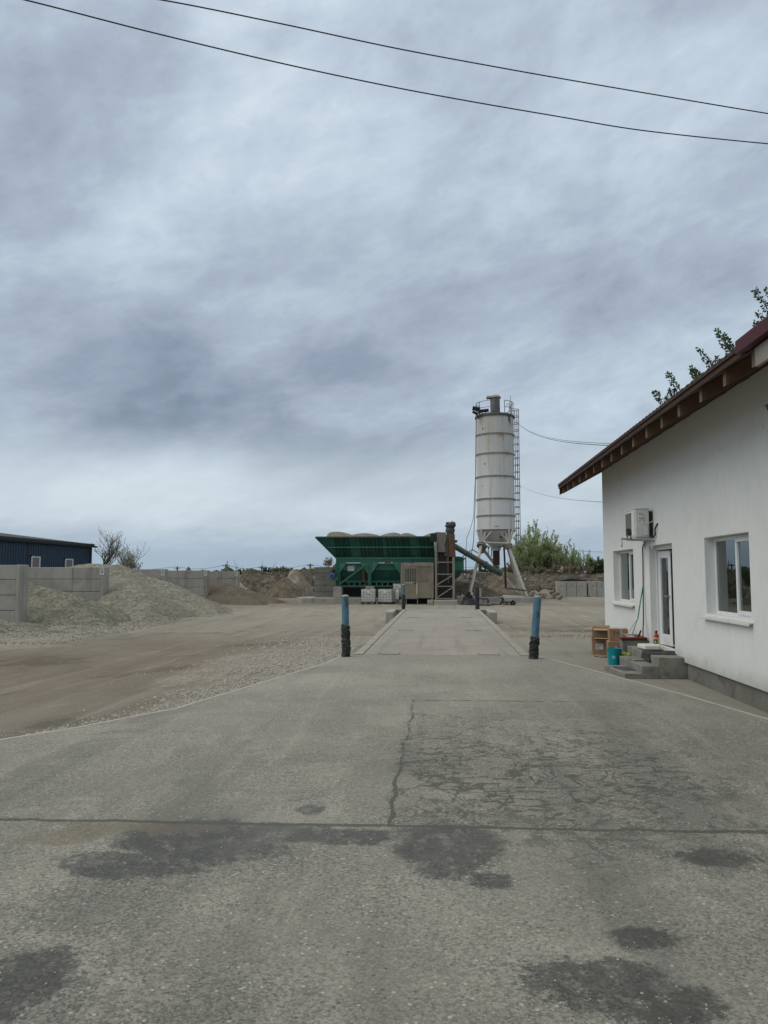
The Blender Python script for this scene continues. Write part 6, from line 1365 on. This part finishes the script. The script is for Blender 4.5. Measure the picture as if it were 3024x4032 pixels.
mound('shrubby_mound', 'dark green overgrown hump on top of the bank behind the stone pile', 'mound', 925, 1085, 990, 2243, 84, M['turf'], 2.0, 6, dep=4, rough=.2)
mound('shrubby_mound', 'low brown green hump on the bank left of the pale rubble heap', 'mound', 1040, 1180, 1100, 2250, 88, M['turf'], 1.8, 7, dep=4, rough=.2)
mound('soil_heap', 'spoil heap with rough top behind the silo legs', 'soil heap', 1880, 2130, 1990, 2262, 74, M['soil'], 1.7, 8, dep=4, rough=.22)
mound('rubble_heap', 'pale broken rubble spread left of the concrete block wall', 'rubble heap', 2085, 2260, 2150, 2330, 71, M['palesoil'], 1.4, 9, dep=3.2, rough=.45)
mound('shrubby_mound', 'dark green top of the ramp behind the grey retaining wall', 'mound', 1262, 1560, 1330, 2222, 66, M['turf'], 2.0, 10, dep=3, rough=.1)

def rocks(name, lab, cat, cpts, n, smin, smax, m_, grp, seed):
    rn = random.Random(seed)
    proto = None
    for k in range(n):
        x, y, z = cpts(rn); s = rn.uniform(smin, smax)
        bm = bmesh.new(); bmesh.ops.create_icosphere(bm, subdivisions=1, radius=s)
        for v in bm.verts: v.co = Vector((v.co.x*rn.uniform(.8, 1.3), v.co.y*rn.uniform(.8, 1.2), v.co.z*rn.uniform(.5, .9)))
        me = bpy.data.meshes.new(name); bm.to_mesh(me); bm.free(); me.materials.append(m_)
        o = bpy.data.objects.new(name, me); COL.objects.link(o); o.location = (x, y, z+s*.3); o.rotation_euler = (rn.uniform(0, 1), rn.uniform(0, 1), rn.uniform(0, 6)); tag(o, lab, cat, grp)
bA, bB = atz(935, 2350, -.55), atz(985, 2345, -.55)
mound('stone_heap', 'pile of pale stones and broken concrete at the end of the bay walls', 'stone heap', 905, 985, 938, 2293, 70, M['boulder'], 1.6, 12, dep=2.6, rough=.3)
def bp(rn):
    u = rn.random(); p = atz(lerp(932, 990, u), lerp(2352, 2345, u), -.55); yy = p.y*rn.uniform(.98, 1.05); return (p.x*yy/p.y, yy, gz(p.x, yy)+rn.uniform(0, 1.15)*(1-u)*(1 if yy > 66 else .3))
rocks('boulder', 'pale angular boulder on the stone pile at the end of the bay walls', 'boulder', bp, 22, .14, .42, M['boulder'], 'boulders at the end of the bay walls', 5)
def rp_(rn):
    p = at(rn.uniform(2075, 2210), 2262, rn.uniform(66, 71)); return (p.x, p.y, gz(p.x, p.y)+rn.uniform(0, .55))
rocks('rubble_lump', 'broken concrete lump in the rubble near the silo legs', 'rubble', rp_, 34, .08, .30, M['rubble'], 'rubble lumps right of the silo', 6)
def eb(rn):
    x = rn.uniform(-18, 34); y = rn.uniform(78, 84); return (x, y, emb(x, y)-.1)
rocks('bank_stone', 'rough stone sticking out of the earth bank behind the plant', 'stone', eb, 70, .15, .55, M['rubble'], 'stones in the earth bank', 8)

# right block walls
for (pa, pb, lab, sd) in ((2192, 2311, 'left pale concrete block wall beyond the yard, with black sheet on top', 1), (2316, 2420, 'right pale concrete block wall beyond the yard, running behind the white house', 2)):
    A, B_ = at(pa, 2290, 76), at(pb, 2290, 76); t = thing('block_wall', ((A.x+B_.x)/2, 76, -.6), lab, 'concrete wall'); n = 3 if sd == 1 else 3
    for k in range(n):
        x0, x1 = lerp(A.x, B_.x, k/n), lerp(A.x, B_.x, (k+1)/n)-.03
        mb = MB(); j = [.0, .04, -.02][k]; mb.box((x0, 76+j, -.66), (x1, 76.9+j, A.z)); pn = mb.build('panel', M['concrete'], t, bevel=.03)
        mb = MB(); mb.tube([((x0+x1)/2, 75.985+j, A.z-.42), ((x0+x1)/2, 76.01+j, A.z-.42)], .05, 8); mb.build('lifting_hole', M['black'], pn)
A = at(2205, 2286, 77); tb = MB(); tb.prism([A, A+Vector((1.0, 0, .22)), A+Vector((2.4, 0, .05)), A+Vector((2.7, 0, -.05)), A+Vector((.3, 0, -.10))], (0, 1.5, 0)); tag(tb.build('black_sheet', M['tarp']), 'black sheet lying on top of the left concrete block wall', 'sheet')
A, B_ = at(2300, 2266, 84), at(2362, 2288, 84); tb = MB(); tb.prism([A, Vector((A.x+1.0, 84, A.z+.15)), Vector((B_.x, 84, B_.z+.25)), Vector((B_.x, 84, B_.z-.2)), Vector((A.x-.3, 84, B_.z-.2))], (0, 2.5, 0)); tag(tb.build('red_sheet_roof', M['redsheet']), 'dark red sheet roof showing behind the concrete block walls', 'shed roof')
# far houses
def farhouse(px0, px1, pxr, pr, pe, Y, mroof, lab, base=2285):
    A, B_, C_ = at(px0, pe, Y), at(px1, pe+4, Y), at(pxr, pr, Y); t = thing('far_house', ((A.x+B_.x)/2, Y, -.6), lab, 'house')
    mb = MB(); mb.add([A, B_, Vector((B_.x, Y+12, B_.z)), Vector((A.x, Y+12, A.z)), C_+Vector((-.1, 3, 0)), C_+Vector(((B_.x-C_.x)*.32, 6, -.6))], [(0, 1, 5, 4), (1, 2, 5), (2, 3, 4, 5), (3, 0, 4), (0, 3, 2, 1)]); mb.build('roof', mroof, t)
    mb = MB(); mb.box((A.x+.9, Y+.8, -.7), (B_.x-.9, Y+11, A.z+.05)); wl = mb.build('wall', M['farwall'], t)
    for k in range(3):
        x = lerp(A.x, B_.x, .2+.3*k); mb = MB(); mb.box((x, Y+.74, A.z-1.7), (x+1.1, Y+.79, A.z-.5)); mb.build('window', M['halld'], t)
farhouse(1085, 1222, 1140, 2240, 2262, 150, M['roofgrey'], 'far grey roofed house on the skyline left of the plant')
farhouse(940, 1015, 967, 2240, 2256, 160, M['roofgreen'], 'far house with green grey roof on the skyline above the bank')
farhouse(775, 815, 783, 2242, 2252, 190, M['roofgrey'], 'tiny far roof peeping over the fourth bay wall')
farhouse(1215, 1262, 1232, 2256, 2264, 180, M['redsheet'], 'far reddish roof just left of the grey retaining wall')
A = at(845, 2252, 170)
# poles and far wires
def pole(px, ptop, Y, lab, r=.11, ins=True):
    A = at(px, ptop, Y); t = thing('utility_pole', (A.x, Y, -.6), lab, 'utility pole', 'utility poles on the skyline')
    mb = MB(); mb.tube([(A.x, Y, -.8), A], [r*1.3, r], 8); mb.build('shaft', M['polewood'], t, smooth=True)
    mb = MB(); mb.bar(A+Vector((-.5, 0, -.25)), A+Vector((.5, 0, -.25)), .1); mb.build('crossarm', M['polewood'], t); return A
P1 = pole(698, 2231, 120, 'utility pole above the third bay wall', .12)
P2 = pole(890, 2222, 112, 'utility pole above the overgrown mound')
P3 = pole(1030, 2229, 118, 'utility pole between the two far roofs')
P4 = pole(1222, 2220, 108, 'tall thin utility pole just left of the grey retaining wall')
P5 = pole(1889, 2224, 96, 'grey pole seen between the silo legs, left one', .16); P6 = pole(1893, 2215, 100, 'grey pole seen between the silo legs, right one', .12)
def wire(name, pts, r, lab, m_, cat='cable', sag=0.0, n=16, group=None):
    out = []
    for i in range(len(pts)-1):
        a, b = Vector(pts[i]), Vector(pts[i+1])
        for k in range(n):
            t = k/n; out.append(a.lerp(b, t)-Vector((0, 0, sag*4*t*(1-t))))
    out.append(Vector(pts[-1])); mb = MB(); mb.tube(out, r, 6); return tag(mb.build(name, m_, smooth=True), lab, cat, group)
W0 = at(300, 2240, 140)
wire('far_wire', [W0, P1, P2, P3], .03, 'faint far power line across the skyline above the bay walls', M['wirel'], 'power line', sag=.5)
wire('far_wire', [P3, P4, at(1420, 2222, 100)], .025, 'faint far power line from the pole between the roofs to the plant', M['wirel'], 'power line', sag=.45)
wire('far_wire', [at(1800, 2228, 100), at(1893, 2228, 100), at(2120, 2232, 105)], .022, 'faint far line behind the silo legs', M['wirel'], 'power line', sag=.2)
wire('far_wire', [at(2120, 2158, 98), at(2500, 2178, 98)], .024, 'thin line crossing the sky above the willow bushes on the right', M['wirel'], 'power line', sag=.1)
mb = MB(); A = at(895, 2208, 115); mb.tube([at(896, 2262, 115), A], .05, 5); tag(mb.build('thin_mast', M['wirel']), 'thin mast beside the pole above the overgrown mound', 'mast')

# overhead cables near the camera
def cable_near(pts, label):
    out = []
    P = [at(px, py, lerp(10.5, 15.5, px/3024)) for px, py in pts]
    # smooth through the points
    for i in range(len(P)-1):
        p0 = P[max(i-1, 0)]; p1 = P[i]; p2 = P[i+1]; p3 = P[min(i+2, len(P)-1)]
        for k in range(10):
            t = k/10; out.append(.5*((2*p1)+(p2-p0)*t+(2*p0-5*p1+4*p2-p3)*t*t+(3*p1-p0-3*p2+p3)*t**3))
    out.append(P[-1]); mb = MB(); mb.tube(out, .011, 8); tag(mb.build('overhead_cable', M['wire'], smooth=True), label, 'cable', 'overhead cables')
cable_near([(-400, -115), (100, 0), (600, 128), (1094, 246), (1500, 333), (1823, 394), (2200, 459), (2534, 514), (3024, 566), (3500, 605)], 'lower and longer of the two black overhead cables crossing the sky')
cable_near([(200, -62), (638, 0), (1100, 92), (1549, 188), (1950, 263), (2260, 318), (2640, 383), (3024, 447), (3500, 520)], 'upper of the two black overhead cables crossing the sky')
Hc = Vector((3.9, 24.2, 4.5))
def c2w(x, y, Y): return c2(x, y, Y)
E1 = atx(2403, 1754, 3.55); 
sA = c2(1032, 605, SY-.2); wire('silo_cable', [sA, E1], .010, 'upper cable running from the silo top to the roof of the white house', M['wirel'], sag=.48, n=30, group='cables from the silo to the house')
sA2 = c2(1045, 622, SY-.2); wire('silo_cable', [sA2, E1+Vector((.02, -.12, .02))], .007, 'second cable close below the upper one from the silo to the house', M['wirel'], sag=.44, n=30, group='cables from the silo to the house')
sB = c2(1153, 1803, SY-.2); E2 = Vector((4.43, 21.34, 3.55)); E2 = atx(2370, 1977, 4.41)
wire('silo_cable', [c2(1112, 1745, SY-.2), sB, E2], .007, 'lower thin cable from the silo ladder to the corner of the white house', M['wirel'], sag=.25, n=24, group='cables from the silo to the house')
wire('hanging_cable', [sB, c2(1112, 1960, SY-.2)], .014, 'short cable loop hanging beside the silo ladder', M['wirel'], sag=.05, n=6)
wire('hanging_cable', [c2(345, 560, SY-1.0), c2(325, 2200, SY-1.0), c3(262, 330, SY-1.5), c3(240, 460, 62)], .03, 'pale cable hanging along the left side of the silo to the green pipe', M['wirel'], sag=.1, n=8)
wire('hanging_cable', [c2(335, 1500, SY-1.2), c3(262, 100, SY-1.5), c3(195, 300, SY-1.8), c3(188, 420, 62)], .022, 'second pale cable bowing left of the silo down to the green pipe', M['wirel'], sag=.1, n=8)

# ================================================================ TREES AND SHRUBS
def bush(name, lab, cat, base, H, W, nstem, m_leaf, leaf, seed, group=None, leaves=26, droop=.15, gap=0.0, trunk_r=.05, elong=2.6, lean=0.0):
    rn = random.Random(seed); global rnd; rnd = rn
    t = thing(name, base, lab, cat, group); st = MB(); lf = MB(); base = Vector(base)
    for s in range(nstem):
        a = rn.uniform(0, 2*math.pi); spread = W*.5*rn.random()**.6; h = H*rn.uniform(.55, 1.0)*(1-.45*(spread/(W*.5))**2)
        tip = base + Vector((math.cos(a)*spread+lean*h, math.sin(a)*spread, h)); p0 = base + Vector((math.cos(a)*spread*.22, math.sin(a)*spread*.22, 0))
        mid = p0.lerp(tip, .45) + Vector((rn.uniform(-.1, .1), rn.uniform(-.1, .1), .08))*H*.3
        pts = [(p0*(1-u)**2 + mid*2*u*(1-u) + tip*u*u) for u in [i/7 for i in range(8)]]
        st.tube(pts, [trunk_r*(1-.88*i/7) for i in range(8)], 5, cap=False)
        nb = 7
        for k in range(nb):
            u = rn.uniform(.25, .95); i = min(6, int(u*7)); p = pts[i].lerp(pts[i+1], u*7-i); d = (pts[i+1]-pts[i]).normalized()
            o = Vector((rn.uniform(-1, 1), rn.uniform(-1, 1), rn.uniform(.3, 1.1))); dd = (d*.8+o*.8).normalized(); L = H*rn.uniform(.12, .26)*(1.25-u)
            q_ = [p, p+dd*L*.5, p+dd*L+Vector((0, 0, L*.18))]; st.tube(q_, [trunk_r*.25, trunk_r*.16, trunk_r*.06], 4, cap=False)
            for j in range(leaves//2):
                w_ = rn.uniform(.1, 1.05); pp_ = q_[0].lerp(q_[2], w_); lf.leaf(pp_+Vector((rn.gauss(0, .02), rn.gauss(0, .02), rn.gauss(0, .02)))*H*.2, leaf*rn.uniform(.6, 1.3), elong, up=dd*.9)
        for j in range(leaves):
            u = rn.uniform(.35, 1.0); i = min(6, int(u*7)); p = pts[i].lerp(pts[i+1], u*7-i); lf.leaf(p+Vector((rn.gauss(0, .02), rn.gauss(0, .02), 0))*H*.15, leaf*rn.uniform(.6, 1.3), elong, up=(pts[i+1]-pts[i]).normalized()*.9)
    st.build('branches', M['bark'], t, fix=False); lf.build('foliage', m_leaf, t, fix=False)
    return t
def bpos(px, Y, z=None): p = at(px, 2262, Y); return (p.x, Y, (emb(p.x, Y) if z is None else z))
bush('willow_bush', 'tall light green willow bush behind the silo, the biggest of the row', 'bush', bpos(2108, 92, .3), 8.3, 6.8, 80, M['willow'], .10, 11, 'willow bushes behind the silo', leaves=44)
bush('willow_bush', 'left side shoots of the willow group, close behind the silo leg', 'bush', bpos(2062, 90, .3), 5.6, 3.6, 40, M['willow'], .08, 12, 'willow bushes behind the silo', leaves=26)
bush('willow_bush', 'right shoulder of the big willow group, slightly lower', 'bush', bpos(2168, 91, .3), 6.6, 4.6, 52, M['willow'], .08, 13, 'willow bushes behind the silo', leaves=28)
bush('willow_bush', 'medium willow bush between the big group and the small right one', 'bush', bpos(2248, 90, 1.0), 4.8, 3.4, 38, M['willow'], .075, 14, 'willow bushes behind the silo', leaves=26)
bush('willow_bush', 'small pale willow bush above the right concrete block wall', 'bush', bpos(2318, 88, 1.2), 3.6, 3.0, 32, M['willow'], .07, 15, 'willow bushes behind the silo', leaves=24)
bush('willow_bush', 'darker green bush touching the corner of the white house', 'bush', bpos(2372, 87, 1.2), 3.0, 3.2, 40, M['darkleaf'], .08, 16, 'willow bushes behind the silo', leaves=34)
k = 0
for px, Y, H, W, m_, lab in [(2030, 86, 1.3, 3.4, 'drybrush', 'brown dry brush on the bank behind the silo legs'), (2105, 85, 1.0, 3.8, 'drybrush', 'brown green scrub below the tallest willow bush'), (2175, 84, 1.0, 3.8, 'drybrush', 'brown thicket left above the concrete block wall'),
                             (2235, 83, 1.1, 4.0, 'drybrush', 'tall brown thicket behind the left concrete block wall'), (2290, 84, 1.0, 3.0, 'drybrush', 'brown scrub beside the dark red sheet roof'), (1930, 88, .9, 3.2, 'darkleaf', 'low dark scrub on the bank between the silo legs'),
                             (2150, 79, .9, 3.5, 'darkleaf', 'low green weeds on the face of the bank beside the rubble'), (1290, 67, 1.1, 1.3, 'drybrush', 'bare little bush on top of the grey retaining wall'), (960, 88, .9, 3.0, 'darkleaf', 'dark green scrub on the hump behind the stone pile'),
                             (1045, 90, .8, 4.0, 'darkleaf', 'low green scrub on the bank between the far roofs'), (1110, 84, .7, 2.6, 'drybrush', 'brown scrub beside the pale rubble heap'), (880, 94, .9, 3.0, 'darkleaf', 'green scrub on the mound above the fifth bay wall')]:
    z = None if k != 7 else 2.1
    bush('scrub', lab, 'shrub', bpos(px, Y, z), H, W, 16 if H < 1.2 else 26, M[m_], .07, 30+k, 'scrub on the bank', leaves=26 if k != 7 else 4, trunk_r=.022 if k != 7 else .012); k += 1


def tree(lab, base, H, spread, seed, m_leaf, leaf, dens, name='tree', depth=5, elong=1.6, group=None, trunk=.13, trunk_h=.22, cat='tree'):
    rn = random.Random(seed); global rnd; rnd = rn; t = thing(name, base, lab, cat, group); st = MB(); lf = MB(); base = Vector(base)
    def grow(p, d, L, r, lv):
        q_ = [p]
        for i in range(3):
            d = (d + Vector((rn.gauss(0, .12), rn.gauss(0, .12), .09 if lv else 0))).normalized(); q_.append(q_[-1]+d*L/3)
        st.tube(q_, [r, r*.86, r*.74, r*.62], 6 if lv < 2 else 4, cap=False)
        if lv >= 2:
            for j in range(int(dens*(1.0 if lv >= 3 else .4))):
                u = rn.random(); i = min(2, int(u*3)); lf.leaf(q_[i].lerp(q_[i+1], u*3-i), leaf*rn.uniform(.6, 1.3), elong, up=d*.8)
        if lv < depth:
            for c in range(4 if lv == 0 else (3 if lv < depth-1 else 2)):
                a = rn.uniform(0, 6.28); o = Vector((math.cos(a), math.sin(a), rn.uniform(.1, .7)))*spread
                s_ = rn.choice((1, 2, 3)) if lv else 3; grow(q_[s_], (d+o*rn.uniform(.5, 1.0)).normalized(), L*rn.uniform(.62, .86), r*.55, lv+1)
    grow(base, Vector((.05, 0, 1)), H*trunk_h, trunk, 0)
    st.build('trunk', M['bark'], t, fix=False); lf.build('crown', m_leaf, t, fix=False); return t
p_ = at(418, 2262, 68)
tree('small budding tree behind the bay walls, right of the navy hall', (p_.x, 68, -.5), 6.4, .9, 5, M['budleaf'], .055, 4, depth=5, trunk=.14, trunk_h=.34)
p_ = at(478, 2262, 70)
tree('second lower budding tree just right of the first, behind the large gravel heap', (p_.x, 70, -.5), 5.3, 1.0, 9, M['budleaf'], .055, 4, depth=5, trunk=.10, trunk_h=.32)
p_ = at(520, 2262, 69)
tree('thin twiggy bush at the right of the budding trees', (p_.x, 69, -.5), 4.3, 1.1, 13, M['budleaf'], .055, 7, depth=5, trunk=.07, trunk_h=.32)
for k, (px, top, lab) in enumerate([(918, 2222, 'bare thin sapling above the farthest bay wall'), (1052, 2222, 'bare sapling on the skyline between the far roofs'), (1207, 2234, 'faint bare sapling beside the tall thin pole')]):
    H = at(px, top, 100).z+.5; b_ = at(px, 2262, 100)
    tree(lab, (b_.x, 100, -.5), H*1.25, .8, 40+k, M['drybrush'], .04, 1, name='bare_sapling', depth=3, trunk=.06, trunk_h=.36, group='bare saplings on the skyline')

# poplar behind the house: its upright shoots show above the roof
rn = random.Random(3); rnd = rn; TYp = 25.5
pop = thing('poplar_tree', (13.5, 27, -.4), 'leafy poplar behind the white house, its upright shoots showing above the roof', 'tree')
st = MB(); lf = MB(); trunk_top = Vector((12.5, 26.5, 6.2)); st.tube([(13.6, 27, -.5), (13.3, 27, 2), (13.0, 26.8, 4), trunk_top], [.22, .19, .16, .13], 8)
shoots = [((2615, 1600), (2580, 1545)), ((2640, 1575), (2625, 1562)), ((2690, 1555), (2628, 1470)), ((2660, 1560), (2640, 1535)), ((2745, 1500), (2722, 1455)), ((2768, 1485), (2726, 1450)), ((2815, 1455), (2750, 1368)), ((2835, 1440), (2822, 1408)),
          ((2885, 1405), (2822, 1302)), ((2895, 1395), (2850, 1318)), ((2890, 1400), (2900, 1368)), ((2945, 1360), (2942, 1325)), ((3010, 1310), (2975, 1272)), ((3030, 1300), (2990, 1290)), ((3060, 1310), (2985, 1235)), ((3070, 1300), (2972, 1140)), ((3110, 1260), (3015, 1140)), ((3130, 1240), (3060, 1040)), ((2960, 1370), (2935, 1345))]
for (a, b) in shoots:
    A, B_ = at(*a, TYp+rn.uniform(-.8, .8)), at(*b, TYp+rn.uniform(-.8, .8)); A2 = A + (A-B_)*.9 + Vector((.2, 0, -.5))
    st.tube([trunk_top.lerp(A2, .1), trunk_top.lerp(A2, .6), A2], [.06, .045, .03], 5); st.tube([A2, A, A.lerp(B_, .5)+Vector((.03, 0, .0)), B_], [.03, .022, .014, .005], 5)
    L = (B_-A2).length
    for j in range(int(L*135)):
        u = rn.random()**.85; p = A2.lerp(B_, u); d = (B_-A2).normalized(); off = Vector((rn.gauss(0, 1), rn.gauss(0, 1), rn.gauss(0, .6))).normalized()*rn.uniform(.02, .14)*(1.25-u*.7)
        q0 = p+off; a_ = (off.normalized()*.8+d*.4+Vector((0, 0, rn.uniform(-.5, .4)))).normalized(); b2 = a_.cross(Vector((rn.uniform(-1, 1), rn.uniform(-1, 1), rn.uniform(-1, 1)))).normalized(); s = rn.uniform(.055, .10)
        lf.add([q0, q0+a_*s*.35+b2*s*.45, q0+a_*s*1.15, q0+a_*s*.35-b2*s*.45], [(0, 1, 2, 3)])
st.build('trunk', M['bark'], pop, fix=False); lf.build('crown', M['poplar'], pop, fix=False)

# loose stones and grit on the paving
rn = random.Random(77)
def pebbles(name, n, area, smin, smax, m_, zf):
    mb = MB()
    for k in range(n):
        x, y = area(rn); s = rn.uniform(smin, smax)*(.5+rn.random()); z = zf(x, y); a = rn.uniform(0, 3.14); ca, sa = math.cos(a)*s, math.sin(a)*s; e = rn.uniform(.6, 1)
        mb.add([(x+ca, y+sa, z), (x-sa*e, y+ca*e, z), (x-ca, y-sa, z), (x+sa*e, y-ca*e, z), (x+rn.uniform(-.3, .3)*s, y+rn.uniform(-.3, .3)*s, z+s*.75)], [(0, 1, 4), (1, 2, 4), (2, 3, 4), (3, 0, 4)])
    o = mb.build(name, m_, org=(0, 0, 0), fix=False); return tag(o, kind='stuff')
pebbles('loose_grit', 5200, lambda r: (r.uniform(-3.2, 3.0)*(1+.0), 2.6+(r.random()**1.7)*9), .0022, .006, M['pebble'], lambda x, y: .0005)
def edge_area(r):
    u = r.random(); i = r.randrange(2, len(LB)-1); a, b = LB[i], LB[i+1]; return (lerp(a[0], b[0], u)-.08-abs(r.gauss(0, .45)), lerp(a[1], b[1], u)+r.gauss(0, .2))
pebbles('edge_gravel', 5200, edge_area, .008, .028, M['pebble'], lambda x, y: gz(x, y)+.01)
pebbles('yard_gravel', 4200, lambda r: (-2.0-abs(r.gauss(0, 1.3)), r.uniform(13, 24)), .012, .035, M['pebble'], lambda x, y: gz(x, y)+.01)
pebbles('path_gravel', 1800, lambda r: (r.uniform(2.0, 7), 23.6+abs(r.gauss(0, 2.0))), .015, .04, M['pebble'], lambda x, y: gz(x, y)+.01)
pebbles('heap_foot_gravel', 6000, lambda r: (-11.2-r.random()*5, r.uniform(22, 38)), .012, .03, M['gravel'], lambda x, y: max(gz(x, y), heap1(x, y), heap2(x, y) if y > 31 else -9)+.005)
